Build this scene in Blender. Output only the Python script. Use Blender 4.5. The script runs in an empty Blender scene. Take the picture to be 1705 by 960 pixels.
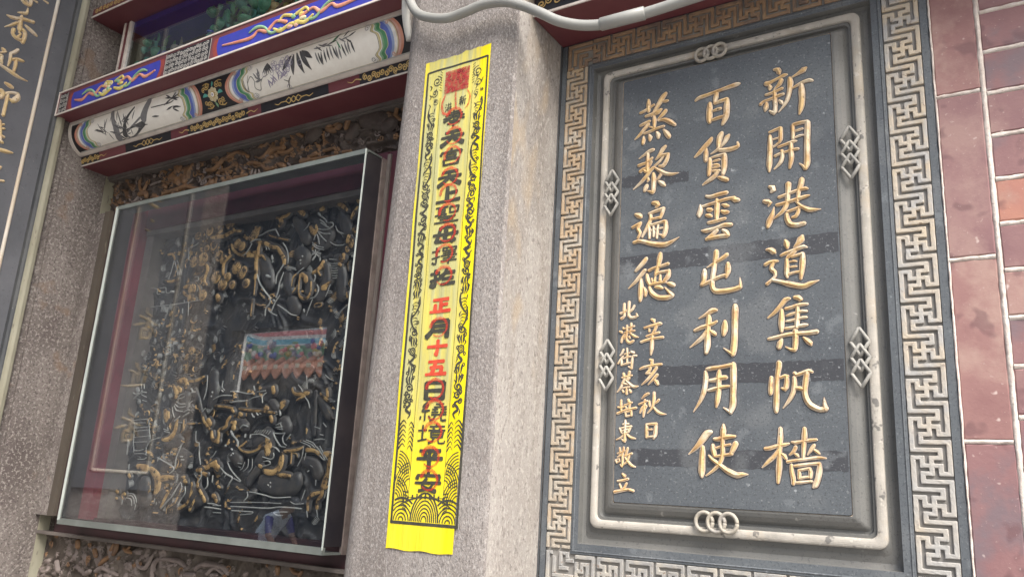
import bpy, bmesh, math, random
from mathutils import Vector, Matrix
sc = bpy.context.scene
COL = sc.collection
random.seed(7)

# ------------------------------------------------------------------ camera
cam = bpy.data.cameras.new('camera')
cam_o = bpy.data.objects.new('camera', cam)
COL.objects.link(cam_o)
sc.camera = cam_o
yaw, pitch, roll = (math.radians(a) for a in (-32.7947, 14.4919, 3.3994))
F = Vector((math.sin(yaw) * math.cos(pitch), math.cos(yaw) * math.cos(pitch), math.sin(pitch)))
r0 = F.cross(Vector((0, 0, 1))).normalized()
u0 = r0.cross(F)
rr = math.cos(roll) * r0 + math.sin(roll) * u0
uu = -math.sin(roll) * r0 + math.cos(roll) * u0
mw = Matrix((rr, uu, -F)).transposed().to_4x4()
mw.translation = Vector((0, -1.6, 1.55))
cam_o.matrix_world = mw
cam.sensor_width = 36
cam.lens = 1351.1 / 1705 * 36
cam.clip_start = 0.05
cam.clip_end = 500

# ------------------------------------------------------------------ light
SUN_EL, SUN_AZ = math.radians(50), math.radians(50)      # azimuth from -Y (viewer side) towards +X
w = bpy.data.worlds.new('World'); sc.world = w; w.use_nodes = True
nt = w.node_tree
sky = nt.nodes.new('ShaderNodeTexSky'); sky.sky_type = 'NISHITA'; sky.sun_disc = False
sd = Vector((math.sin(SUN_AZ) * math.cos(SUN_EL), -math.cos(SUN_AZ) * math.cos(SUN_EL), math.sin(SUN_EL)))
sky.sun_elevation = SUN_EL
sky.sun_rotation = math.atan2(sd.x, sd.y)
sky.air_density = 1.4; sky.dust_density = 4.0; sky.ozone_density = 0.6
bgn = nt.nodes['Background']; nt.links.new(sky.outputs[0], bgn.inputs[0]); bgn.inputs[1].default_value = 0.13
sun = bpy.data.lights.new('sun', 'SUN'); sun.energy = 2.2; sun.angle = math.radians(26); sun.color = (1.0, 0.95, 0.88)
sun_o = bpy.data.objects.new('sun', sun); COL.objects.link(sun_o)
sun_o.rotation_euler = (-sd).to_track_quat('-Z', 'Y').to_euler(); sun_o.location = sd * 20
sc.view_settings.view_transform = 'Standard'; sc.view_settings.look = 'None'
sc.view_settings.exposure = 1.15; sc.view_settings.gamma = 1.0
sc.view_settings.use_curve_mapping = False

# ------------------------------------------------------------------ traced outlines (metres * 1e4: across, up, brush width)
CHARS={
 'xin':'-3975 24727 54 -3893 24707 107 -3870 24630 93 -3858 24591 40|-4147 24434 121 -4057 24448 80 -3879 24511 60 -3765 24547 80 -3703 24545 33|-4090 24399 40 -4066 24322 94 -4080 24268 40|-3830 24449 93 -3870 24360 93 -3979 24266 20|-4165 24175 54 -4089 24178 67 -3886 24229 60 -3817 24248 66|-3986 24232 60 -3976 24145 80 -3972 24031 93 -3970 23835 86 -3998 23715 99 -4091 23784 33|-4277 23974 80 -4206 24028 60 -4066 24053 60 -3889 24096 66 -3795 24110 66|-4150 23973 67 -4165 23864 106 -4185 23798 40|-3886 23983 40 -3843 23932 79 -3813 23883 39|-3314 24609 52 -3363 24580 124 -3457 24526 78 -3606 24458 26|-3656 24449 79 -3646 24348 118 -3663 24184 98 -3705 23998 85 -3783 23849 59 -3905 23709 13|-3607 24198 33 -3489 24254 65 -3342 24302 78 -3245 24306 77 -3198 24281 51|-3422 24252 78 -3421 24098 123 -3421 23891 116 -3445 23718 109 -3485 23576 38',
 'kai':'-4108 23287 52 -4020 23311 59 -3870 23349 65|-3870 23342 78 -3873 23219 84 -3883 23071 84 -3915 23009 52|-4049 23111 26 -3987 23119 39 -3913 23125 39|-4047 22939 39 -3991 22963 45 -3890 23032 52|-4097 23209 65 -4094 23071 98 -4106 22801 104 -4123 22560 110 -4127 22398 39|-3625 23360 64 -3622 23250 77 -3628 23048 64|-3613 23364 71 -3491 23379 77 -3323 23378 76|-3324 23364 95 -3335 23191 114 -3350 22926 113 -3358 22661 112 -3365 22464 118 -3398 22338 74|-3404 22339 75 -3449 22413 50 -3512 22477 19|-3593 23210 32 -3520 23222 51 -3429 23237 44|-3585 23066 38 -3500 23090 51 -3416 23093 32|-3930 22917 58 -3807 22947 58 -3623 22986 70 -3551 22985 25|-4002 22727 64 -3922 22759 58 -3750 22788 51 -3628 22805 63 -3532 22807 63|-3859 22822 77 -3856 22687 77 -3902 22560 77 -4021 22441 26|-3672 22962 77 -3671 22787 95 -3670 22612 95 -3698 22484 76 -3712 22406 50',
 'gang':'-4134 22065 64 -4073 22042 115 -4056 21973 114 -4100 21940 51|-4251 21764 77 -4178 21740 114 -4117 21705 76 -4161 21639 25|-4046 21602 13 -4086 21451 88 -4150 21303 126 -4183 21190 75|-3945 21803 69 -3848 21828 63 -3583 21897 62 -3417 21916 74 -3371 21902 43|-3751 22069 119 -3754 21951 100 -3771 21783 94 -3793 21630 93 -3880 21487 81 -4077 21339 19|-3481 22129 99 -3496 22027 111 -3548 21879 87 -3578 21663 62|-3997 21641 63 -3876 21655 75 -3589 21710 74 -3423 21742 74 -3341 21755 31|-3602 21653 37 -3511 21549 67 -3362 21450 97 -3259 21435 66 -3133 21430 12|-3785 21466 62 -3666 21494 62 -3535 21527 74|-3558 21530 61 -3573 21430 74 -3623 21347 74 -3694 21331 49|-3798 21423 74 -3789 21305 105 -3733 21195 104 -3605 21158 98 -3458 21177 85',
 'dao':'-4224 20705 37 -4139 20695 105 -4069 20636 111 -4045 20620 49|-3843 20864 49 -3815 20784 122 -3806 20694 61|-3507 20911 72 -3532 20851 145 -3593 20770 97 -3683 20686 24|-3934 20551 55 -3832 20590 73 -3631 20649 72 -3491 20689 78 -3422 20668 30|-3656 20614 72 -3739 20548 85 -3811 20493 61|-3824 20469 61 -3821 20343 85 -3832 20157 90 -3822 20081 48|-3729 20496 48 -3623 20522 60 -3507 20547 72|-3507 20547 72 -3517 20423 108 -3534 20239 107 -3563 20032 59|-3767 20400 30 -3696 20411 48 -3633 20398 36|-3770 20288 30 -3700 20293 48 -3636 20293 36|-3797 20141 42 -3703 20169 54 -3576 20181 48|-4254 20389 74 -4169 20431 74 -4049 20443 74 -3990 20443 37|-4073 20433 61 -4136 20301 86 -4066 20218 85 -4056 20141 61 -4129 20061 55 -4227 19982 73|-4129 20061 61 -3988 20016 73 -3756 19933 108 -3528 19875 100 -3390 19917 88 -3219 19968 12',
 'ji':'-3787 19646 48 -3869 19628 95 -3977 19502 84 -4097 19376 72 -4223 19280 30|-3944 19426 60 -3953 19305 101 -3963 19123 107 -3961 18990 59|-3695 19663 71 -3626 19651 106 -3570 19604 82 -3605 19583 35|-3874 19445 59 -3769 19462 65 -3608 19504 70 -3454 19510 52|-3643 19476 59 -3647 19344 88 -3657 19188 93 -3672 19056 82|-3860 19298 36 -3785 19323 59 -3669 19351 47 -3555 19373 58 -3464 19366 46|-3869 19190 35 -3788 19196 53 -3673 19219 47 -3547 19246 58 -3474 19247 46|-3890 19046 47 -3781 19057 59 -3677 19075 47 -3529 19095 70 -3467 19097 46|-4221 18853 54 -4086 18876 71 -3853 18923 70 -3625 18934 75 -3445 18936 80 -3294 18950 86|-3702 18998 93 -3694 18902 105 -3704 18748 104 -3719 18630 93|-3719 18618 93 -3793 18622 58 -3894 18686 18|-3959 18833 47 -3995 18763 106 -4021 18669 94|-3548 18853 35 -3483 18784 92 -3418 18722 86 -3408 18686 34',
 'fan':'-4028 18371 105 -4030 18300 105 -4056 18159 93 -4078 17983 87 -4089 17750 98 -4100 17517 103 -4102 17414 69|-4179 18086 70 -4187 17986 87 -4196 17845 99 -4203 17763 70|-4012 18075 46 -3920 18108 69 -3858 18106 46|-3886 18107 69 -3890 17978 92 -3921 17851 92 -3994 17876 23|-3738 18161 69 -3705 18125 69 -3592 18156 63 -3480 18199 68 -3404 18168 45|-3503 18177 91 -3522 18085 102 -3543 17947 102 -3559 17786 96 -3521 17626 101 -3436 17523 105 -3287 17454 93 -3179 17475 98|-3190 17453 88 -3203 17554 66 -3209 17678 9|-3746 18080 69 -3744 17952 91 -3770 17802 85 -3842 17653 68 -3970 17487 17|-3724 17870 57 -3657 17863 79 -3591 17844 68',
 'qiang':'-4031 17104 68 -4034 16945 96 -4050 16775 90 -4060 16606 90 -4078 16326 106 -4100 16082 55|-4329 16714 68 -4249 16721 74 -4078 16775 68 -3965 16793 67 -3876 16817 39|-4069 16696 67 -4162 16570 79 -4277 16466 68 -4393 16356 17|-4026 16629 34 -3971 16586 78 -3939 16531 56|-3586 17106 66 -3591 16949 99 -3607 16782 82 -3618 16616 66 -3626 16538 44|-3831 16846 33 -3776 16835 61 -3632 16860 55 -3490 16884 66 -3371 16896 44|-3756 16757 66 -3791 16679 66 -3871 16605 33|-3782 16634 33 -3733 16602 66 -3707 16575 33|-3418 16796 54 -3463 16729 71 -3548 16606 16|-3421 16708 43 -3368 16670 65 -3327 16633 32|-3918 16475 55 -3807 16500 50 -3588 16533 55 -3372 16566 59 -3213 16559 21|-3843 16422 55 -3840 16301 77 -3817 16169 82 -3820 16071 66|-3788 16401 44 -3700 16415 55 -3537 16441 54 -3333 16458 65|-3333 16458 54 -3343 16338 97 -3375 16185 96 -3432 16054 96 -3466 16020 32|-3764 16095 44 -3656 16110 54 -3483 16133 43|-3714 16327 44 -3705 16261 65 -3708 16173 54|-3703 16327 44 -3616 16346 49 -3529 16365 49|-3518 16365 65 -3499 16290 76 -3507 16202 65|-3708 16173 44 -3599 16205 49 -3502 16203 43',
 'bai':'-5724 24388 43 -5640 24443 86 -5405 24478 78 -5064 24537 77 -4796 24576 97 -4716 24578 42|-5234 24460 85 -5255 24369 113 -5283 24229 70|-5283 24222 56 -5160 24252 84 -4999 24274 84|-4999 24267 84 -5014 24110 132 -5022 23924 125 -5043 23828 124 -5111 23684 69|-5392 24254 85 -5399 24123 127 -5407 23906 134 -5400 23789 84|-5324 24048 42 -5243 24067 70 -5148 24075 70|-5339 23834 63 -5217 23858 77 -5056 23874 69',
 'huo':'-5354 23404 70 -5408 23329 111 -5545 23198 105 -5654 23090 84 -5743 23020 35|-5477 23171 56 -5484 23044 104 -5491 22889 83|-5125 23487 83 -5166 23410 131 -5194 23273 110 -5201 23132 82 -5275 23076 55 -5376 23031 21|-4967 23405 55 -5007 23364 109 -5074 23249 82 -5154 23152 34|-5181 23086 82 -5036 23066 102 -4878 23071 101 -4774 23107 81 -4786 23200 34|-5396 22928 69 -5397 22801 96 -5411 22635 103 -5424 22539 68|-5356 22942 41 -5249 22958 62 -5063 22972 68|-5070 22967 82 -5077 22856 122 -5085 22648 115 -5113 22514 81|-5330 22846 27 -5249 22859 55 -5176 22867 41|-5337 22762 27 -5250 22761 61 -5190 22736 41|-5344 22693 34 -5250 22698 48 -5177 22706 34|-5344 22623 55 -5251 22614 68 -5185 22610 68|-5224 22603 82 -5291 22502 95 -5411 22425 89 -5559 22338 27|-5212 22461 54 -5120 22418 108 -5016 22366 94',
 'yun':'-5486 22069 54 -5386 22039 81 -5201 22066 87 -5031 22080 87|-5613 21887 27 -5607 21776 109 -5640 21657 109 -5640 21616 54|-5573 21840 54 -5440 21862 68 -5215 21903 74 -5020 21935 73 -4865 21938 79|-4929 21935 53 -4853 21889 118 -4776 21871 79|-5248 21956 67 -5242 21832 114 -5250 21629 107 -5257 21495 66|-5453 21754 81 -5381 21736 107 -5348 21732 54|-5480 21628 67 -5421 21612 101 -5362 21590 54|-5131 21816 40 -5066 21793 99 -4995 21768 53|-5145 21675 66 -5074 21638 106 -5009 21635 79|-5441 21452 67 -5310 21461 80 -5179 21484 73 -5069 21502 66|-5587 21295 27 -5494 21276 94 -5284 21309 79 -5089 21357 92 -4942 21344 91|-5245 21264 79 -5350 21170 93 -5482 21079 67|-5482 21092 67 -5350 21103 79 -5156 21118 92 -5027 21115 104|-5122 21248 66 -5052 21185 111 -5001 21112 65',
 'tun':'-5267 20793 105 -5274 20694 118 -5301 20525 98 -5328 20344 104 -5354 20164 97 -5355 20033 97 -5291 19931 109 -5101 19914 108 -4912 19930 101 -4775 19968 100|-4769 19955 75 -4761 20057 50 -4772 20173 8|-5037 20694 90 -5121 20637 91 -5236 20571 65 -5366 20506 52 -5470 20457 13|-5522 20403 79 -5529 20298 118 -5536 20181 92 -5588 20081 78|-5575 20080 65 -5471 20122 78 -5303 20191 78 -5175 20238 71 -5060 20252 70|-5020 20502 77 -5021 20404 122 -5028 20301 102 -5060 20201 51',
 'li':'-5268 19517 64 -5357 19518 109 -5498 19438 71 -5647 19365 19|-5738 19114 64 -5615 19164 83 -5422 19216 76 -5320 19247 63 -5263 19282 51|-5434 19408 77 -5435 19318 121 -5448 19154 95 -5461 18965 114 -5468 18776 126 -5494 18627 76|-5474 19092 76 -5551 18982 96 -5679 18875 70 -5841 18756 15|-5410 19101 38 -5347 19046 95 -5296 19006 76|-5093 19270 75 -5100 19170 125 -5108 19070 125 -5127 18984 75|-4879 19590 88 -4880 19495 131 -4889 19244 124 -4898 18933 123 -4919 18712 129 -4939 18577 110|-4927 18577 74 -5012 18630 55 -5123 18715 19',
 'yong':'-5507 18241 63 -5501 18117 100 -5514 17970 99 -5552 17799 93 -5628 17629 62 -5761 17423 12|-5488 18296 50 -5400 18306 87 -5175 18329 74 -4929 18369 85|-4929 18381 98 -4931 18223 128 -4933 17980 121 -4942 17740 114 -4950 17549 120 -4999 17419 84|-4987 17407 72 -5060 17455 48 -5138 17509 14|-5413 18060 62 -5326 18063 86 -5177 18108 92 -5078 18112 86|-5452 17858 49 -5364 17875 74 -5203 17914 73 -5019 17934 55|-5219 18256 62 -5232 18134 111 -5233 17963 98 -5241 17794 104 -5266 17625 91 -5285 17517 37',
 'shi':'-5392 17026 73 -5479 16990 134 -5591 16846 122 -5703 16714 85 -5860 16574 15|-5566 16728 73 -5573 16621 109 -5585 16421 126 -5591 16245 132 -5585 16140 60|-5332 16885 60 -5258 16880 84 -5088 16929 89 -4909 16942 53|-5141 17170 48 -5148 17052 114 -5161 16898 89 -5162 16723 83 -5164 16583 89 -5213 16430 71 -5335 16288 59 -5499 16166 24|-5357 16766 72 -5351 16672 102 -5321 16556 78|-5284 16709 48 -5186 16746 42 -5006 16783 47|-4898 16808 106 -4935 16726 106 -4996 16598 70|-5297 16545 48 -5188 16565 53 -4972 16598 59|-5443 16565 30 -5370 16485 66 -5225 16384 71 -5070 16273 105 -4893 16199 110 -4776 16214 81 -4665 16218 11',
 'zheng':'-7060 24376 61 -6955 24407 76 -6837 24457 61 -6719 24515 60|-6855 24669 61 -6853 24522 114 -6850 24368 68|-6434 24740 90 -6499 24671 127 -6600 24511 113 -6701 24351 90 -6781 24224 23|-6498 24549 45 -6439 24543 75 -6381 24545 60|-6923 24262 61 -6804 24282 75 -6686 24317 60 -6540 24361 60|-6714 24232 60 -6705 24109 97 -6703 23927 60|-6540 24361 60 -6612 24286 75 -6685 24256 45|-6709 23899 45 -6769 23956 45 -6829 23984 30|-7054 24053 61 -6950 24085 83 -6816 24125 60|-6845 24048 75 -6947 23948 90 -7064 23820 75 -7183 23730 23|-6429 24306 89 -6494 24230 97 -6639 24103 18|-6609 24081 22 -6463 24088 89 -6318 23997 110 -6202 23898 73|-6953 23835 60 -6827 23855 67 -6607 23908 67 -6469 23924 59|-6959 23769 23 -6965 23679 90 -6978 23584 75|-6825 23772 60 -6802 23707 112 -6808 23634 59|-6642 23810 59 -6605 23728 111 -6604 23653 59|-6475 23836 44 -6402 23731 117 -6343 23631 102',
 'li2':'-6717 23392 74 -6819 23367 89 -6935 23299 59 -7067 23227 18|-6848 23343 59 -6853 23195 89 -6857 23004 88 -6840 22854 88|-7079 23058 74 -6961 23081 74 -6844 23105 74 -6743 23190 59|-7031 22902 89 -6959 22948 81 -6813 22996 44 -6756 23104 44|-6959 22948 59 -6899 22879 74 -6840 22854 44|-6427 23418 73 -6498 23351 102 -6555 23258 73 -6655 23129 37|-6640 23141 44 -6525 23209 73 -6353 23213 72|-6360 23207 72 -6395 23082 94 -6479 22951 87 -6580 22962 44|-6468 23183 44 -6553 23081 58 -6682 22987 44|-6710 22948 73 -6782 22888 88 -6882 22758 88 -7026 22621 66 -7193 22494 18|-6681 22943 44 -6564 22850 80 -6406 22750 86 -6264 22711 71 -6109 22720 14|-6708 22802 73 -6698 22654 116 -6703 22481 108 -6716 22353 101|-6715 22339 72 -6788 22379 58 -6847 22403 22|-6863 22536 87 -6892 22482 109 -6920 22414 73|-6837 22721 44 -6829 22662 66 -6850 22621 29|-6534 22743 72 -6590 22665 58 -6633 22622 22|-6575 22590 58 -6488 22518 115 -6431 22466 57',
 'bian':'-6712 22094 86 -6625 22074 129 -6582 22017 100 -6653 21971 29|-6794 21848 72 -6680 21882 71 -6453 21927 85|-6460 21914 85 -6494 21806 78 -6535 21713 71|-6765 21816 72 -6763 21702 86 -6846 21529 86 -6957 21317 43|-6749 21714 57 -6649 21722 57 -6521 21732 64|-6804 21580 57 -6787 21436 71 -6784 21267 57|-6761 21574 57 -6619 21597 57 -6422 21627 70|-6408 21625 70 -6399 21498 112 -6419 21347 105 -6460 21269 84|-6446 21281 70 -6545 21335 28|-6689 21536 43 -6680 21394 57 -6685 21297 42|-6576 21563 42 -6595 21412 63 -6607 21245 42|-6773 21449 43 -6645 21460 42 -6462 21478 42|-7136 21883 58 -7047 21841 130 -6996 21805 101|-7195 21575 72 -7094 21619 72 -6993 21662 65|-7007 21650 86 -7063 21529 86 -7010 21423 79 -7058 21301 57|-7158 21214 72 -6999 21230 86 -6711 21132 106 -6457 21081 118 -6291 21116 83 -6092 21209 14',
 'de':'-6848 20807 84 -6904 20737 106 -7002 20637 92 -7100 20543 57|-6872 20540 84 -6955 20452 91 -7095 20300 77 -7265 20150 17|-6960 20343 56 -6965 20206 112 -6968 20015 125 -6979 19853 69|-6518 20888 83 -6537 20766 125 -6563 20618 90 -6617 20432 83 -6630 20393 55|-6786 20518 70 -6688 20563 62 -6493 20597 69 -6335 20635 75|-6827 20440 56 -6811 20315 97 -6753 20200 69|-6603 20431 55 -6492 20461 62 -6313 20470 68|-6313 20484 68 -6332 20364 109 -6420 20251 82|-6753 20200 55 -6627 20216 69 -6393 20235 54|-6630 20366 41 -6642 20258 69|-6512 20395 41 -6517 20273 68|-6713 20333 42 -6684 20248 41|-6893 20145 42 -6856 20046 97 -6854 19951 55|-6766 20147 55 -6708 20006 103 -6554 19899 102 -6348 19876 108 -6226 19912 80|-6226 19912 80 -6308 19999 67 -6412 20115 16|-6626 20134 55 -6529 20126 96 -6460 20093 54|-6365 20205 27 -6269 20169 108 -6200 20136 81',
 'bei':'-7350 19814 56 -7354 19678 63 -7344 19541 56 -7414 19485 70|-7439 19602 63 -7324 19635 56 -7282 19673 35|-7236 19846 70 -7240 19697 63 -7236 19534 63 -7149 19487 62 -7036 19520 55 -7059 19582 21|-7112 19755 49 -7153 19677 56 -7223 19614 35',
 'gang2':'-7366 19285 28 -7358 19258 49 -7350 19237 28|-7450 19196 42 -7399 19180 63 -7377 19151 28|-7312 19148 28 -7381 19044 62 -7400 18951 48|-7274 19320 42 -7271 19226 55 -7283 19106 55 -7352 19016 28|-7175 19354 55 -7179 19234 48 -7205 19141 41|-7358 19244 35 -7244 19264 42 -7102 19296 41|-7327 19162 35 -7213 19182 41 -7093 19195 41|-7191 19141 34 -7097 19069 62 -6999 19043 20|-7282 19065 35 -7265 18971 62 -7193 18934 62 -7116 18970 55|-7281 19052 28 -7211 19075 41 -7203 19034 41',
 'xin2':'-6706 19417 54 -6650 19393 81 -6636 19346 41|-6869 19241 48 -6724 19272 61 -6519 19312 81 -6478 19309 54|-6751 19208 41 -6750 19155 54|-6586 19263 67 -6626 19174 67 -6693 19072 54|-6817 19053 41 -6694 19085 54 -6523 19122 53|-6940 18934 54 -6775 18978 61 -6569 19006 53 -6433 19012 53|-6680 19072 67 -6685 18941 80 -6689 18784 80 -6707 18642 27',
 'jie':'-7346 18789 41 -7373 18724 48 -7421 18659 28|-7350 18643 34 -7412 18566 48 -7467 18482 41|-7383 18565 41 -7380 18446 62|-7261 18811 34 -7251 18692 48 -7257 18613 48|-7322 18681 34 -7244 18698 48 -7202 18709 34|-7341 18590 34 -7257 18613 41 -7186 18629 34|-7256 18599 34 -7254 18494 41|-7366 18445 34 -7267 18475 48 -7183 18491 34|-7160 18727 55 -7097 18705 54|-7158 18615 34 -7102 18639 48 -7039 18643 41|-7130 18620 41 -7141 18490 54 -7145 18359 41|-7145 18359 41 -7224 18414 20',
 'cai':'-7333 18260 61 -7317 18195 61|-7366 18170 34 -7261 18193 47 -7135 18215 40|-7193 18295 61 -7218 18192 61 -7259 18128 34|-7302 18142 54 -7355 18039 54 -7395 17949 47 -7471 17860 20|-7370 18066 27 -7299 18038 47 -7228 18023 27|-7190 18165 54 -7231 18114 47|-7273 18115 41 -7172 18022 60 -7088 17968 60 -6991 17979 27|-7339 17948 34 -7269 17959 40 -7185 17964 40|-7255 17959 40 -7251 17817 60|-7352 17909 27 -7323 17857 47|-7184 17906 47 -7155 17854 60',
 'hai':'-6726 18539 53 -6678 18524 80 -6684 18446 66|-6957 18340 40 -6875 18376 60 -6629 18419 60 -6460 18432 53|-6710 18383 53 -6736 18306 66 -6817 18245 33|-6817 18245 33 -6735 18242 46 -6667 18253 33|-6574 18365 66 -6640 18265 66 -6760 18127 60 -6909 18003 20|-6558 18211 66 -6638 18124 59 -6758 18006 20|-6611 18098 52 -6570 18058 92 -6542 18007 65',
 'pei':'-7374 17683 47 -7371 17561 54 -7361 17433 47|-7448 17536 40 -7356 17522 47 -7287 17560 27|-7458 17401 54 -7340 17445 54 -7257 17483 33|-7207 17694 60 -7191 17642 67 -7136 17635 33|-7302 17579 33 -7218 17598 40 -7122 17635 40|-7273 17560 33 -7244 17509 40|-7163 17597 40 -7188 17508 40|-7271 17470 33 -7160 17495 46 -7023 17519 53|-7270 17432 40 -7254 17343 47|-7256 17432 33 -7132 17457 46|-7132 17457 40 -7129 17355 53|-7254 17336 40 -7130 17361 40',
 'qiu':'-6742 17820 52 -6823 17784 59 -6896 17709 20|-6963 17589 40 -6861 17626 46 -6773 17663 39|-6828 17689 39 -6832 17556 59 -6844 17430 59 -6855 17329 33|-6846 17568 39 -6899 17493 52 -6932 17411 33|-6792 17555 52 -6804 17505 26|-6620 17831 65 -6625 17679 65 -6656 17529 52 -6762 17404 20|-6726 17656 39 -6724 17592 52 -6710 17542 26|-6511 17684 52 -6550 17641 52 -6597 17604 26|-6629 17529 39 -6548 17440 64 -6454 17390 58 -6348 17383 13',
 'dong':'-7326 17171 33 -7264 17178 46 -7188 17184 33|-7266 17254 40 -7262 17115 53 -7272 16951 53 -7268 16812 59 -7339 16862 20|-7387 17089 47 -7350 17000 46|-7359 17089 33 -7262 17108 46 -7124 17128 46|-7138 17128 46 -7191 17014 53|-7343 17026 33 -7261 17051 40 -7178 17065 33|-7328 16975 33 -7259 16995 40 -7190 17002 33|-7300 16950 40 -7367 16887 40 -7464 16848 27|-7231 16976 33 -7147 16902 59 -7023 16872 26',
 'ri':'-6778 17166 65 -6776 17054 71 -6774 16905 64|-6771 17166 52 -6664 17179 58 -6557 17179 64|-6571 17179 71 -6576 17055 83 -6594 16932 77 -6619 16870 26|-6743 17061 32 -6662 17067 45|-6754 16912 39 -6594 16926 45',
 'jing':'-7376 16673 40 -7367 16611 46 -7372 16548 33|-7286 16687 46 -7298 16612 46 -7330 16512 33|-7428 16559 33 -7318 16593 39 -7236 16626 26|-7426 16485 26 -7371 16511 39 -7303 16537 39|-7316 16524 46 -7307 16425 52 -7317 16289 52 -7360 16337 20|-7466 16421 39 -7437 16366 46|-7452 16434 26 -7383 16448 33 -7375 16399 39 -7437 16366 33|-7196 16676 46 -7234 16551 52 -7261 16501 26|-7261 16501 33 -7179 16540 39 -7098 16566 45|-7152 16540 39 -7203 16403 45 -7311 16314 20|-7254 16488 33 -7190 16403 52 -7106 16319 58 -7011 16291 19',
 'li3':'-7307 16141 45 -7251 16094 78|-7413 15990 39 -7303 16006 52 -7174 16041 51|-7363 15930 39 -7326 15846 45|-7206 15949 51 -7245 15874 51 -7298 15811 39|-7482 15766 65 -7339 15797 58 -7176 15828 58 -7047 15804 51',
 'L_xiang':'-4090 31296 30 -3967 31351 84 -3802 31430 107 -3800 31641 31|-4399 31011 45 -4281 31003 105 -4059 31072 121 -3866 31150 122 -3664 31197 115 -3518 31229 124|-3931 31250 76 -3931 31026 137 -3894 30703 167|-4028 30918 91 -4170 30751 90 -4390 30541 22|-3753 30964 61 -3604 30901 115 -3438 30838 124 -3302 30775 62|-4083 30613 135 -4095 30453 112 -3971 30352 120 -3792 30348 121|-3817 30763 122 -3714 30701 137 -3690 30508 137 -3719 30286 137|-3902 30595 76 -3836 30564 76 -3907 30404 91',
 'L_top':'-4049 31824 92 -3963 31771 107 -3778 31759 116|-3765 31995 124 -3733 31874 108 -3762 31751 93|-3925 31881 61 -3841 31844 62|-3683 32045 47 -3542 32033 70|-3365 32237 32 -3187 32211 72',
 'L_jin':'-4296 29739 88 -4232 29707 133 -4168 29674 89 -4318 29569 59|-4343 29480 88 -4253 29462 103 -4251 29313 117 -4201 29207 73|-3801 29956 105 -3889 29807 120 -4011 29691 89|-4001 29713 89 -3983 29555 104 -3978 29389 89 -4000 29211 59|-3928 29500 89 -3785 29592 105 -3642 29616 121 -3541 29635 76|-3789 29539 120 -3768 29365 112 -3778 29125 90|-4272 29136 73 -4047 29087 111 -3772 29027 134 -3541 28976 90 -3272 28976 30',
 'L_shi':'-3964 28571 78 -3816 28541 145 -3706 28507 119|-4037 28242 156 -3945 28170 156 -3987 28004 156|-3873 28190 105 -3693 28321 92 -3492 28359 120|-3492 28359 133 -3465 28224 186 -3609 28037 158 -3720 28073 53|-3794 28184 118 -3787 27836 104 -3787 27401 117',
 'L_da':'-3864 27164 129 -3776 26858 116 -3700 26491 103|-3837 27032 77 -3698 27094 78|-3805 26875 77 -3656 26954 78|-3767 26691 77 -3605 26646 91|-3723 26481 129 -3614 26441 103',
 'L_end':'-3657 26162 128 -3434 26183 130 -3221 26213 52|-3436 25093 77 -3305 25128 77|-3528 25536 128 -3487 25580 77',
}
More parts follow.
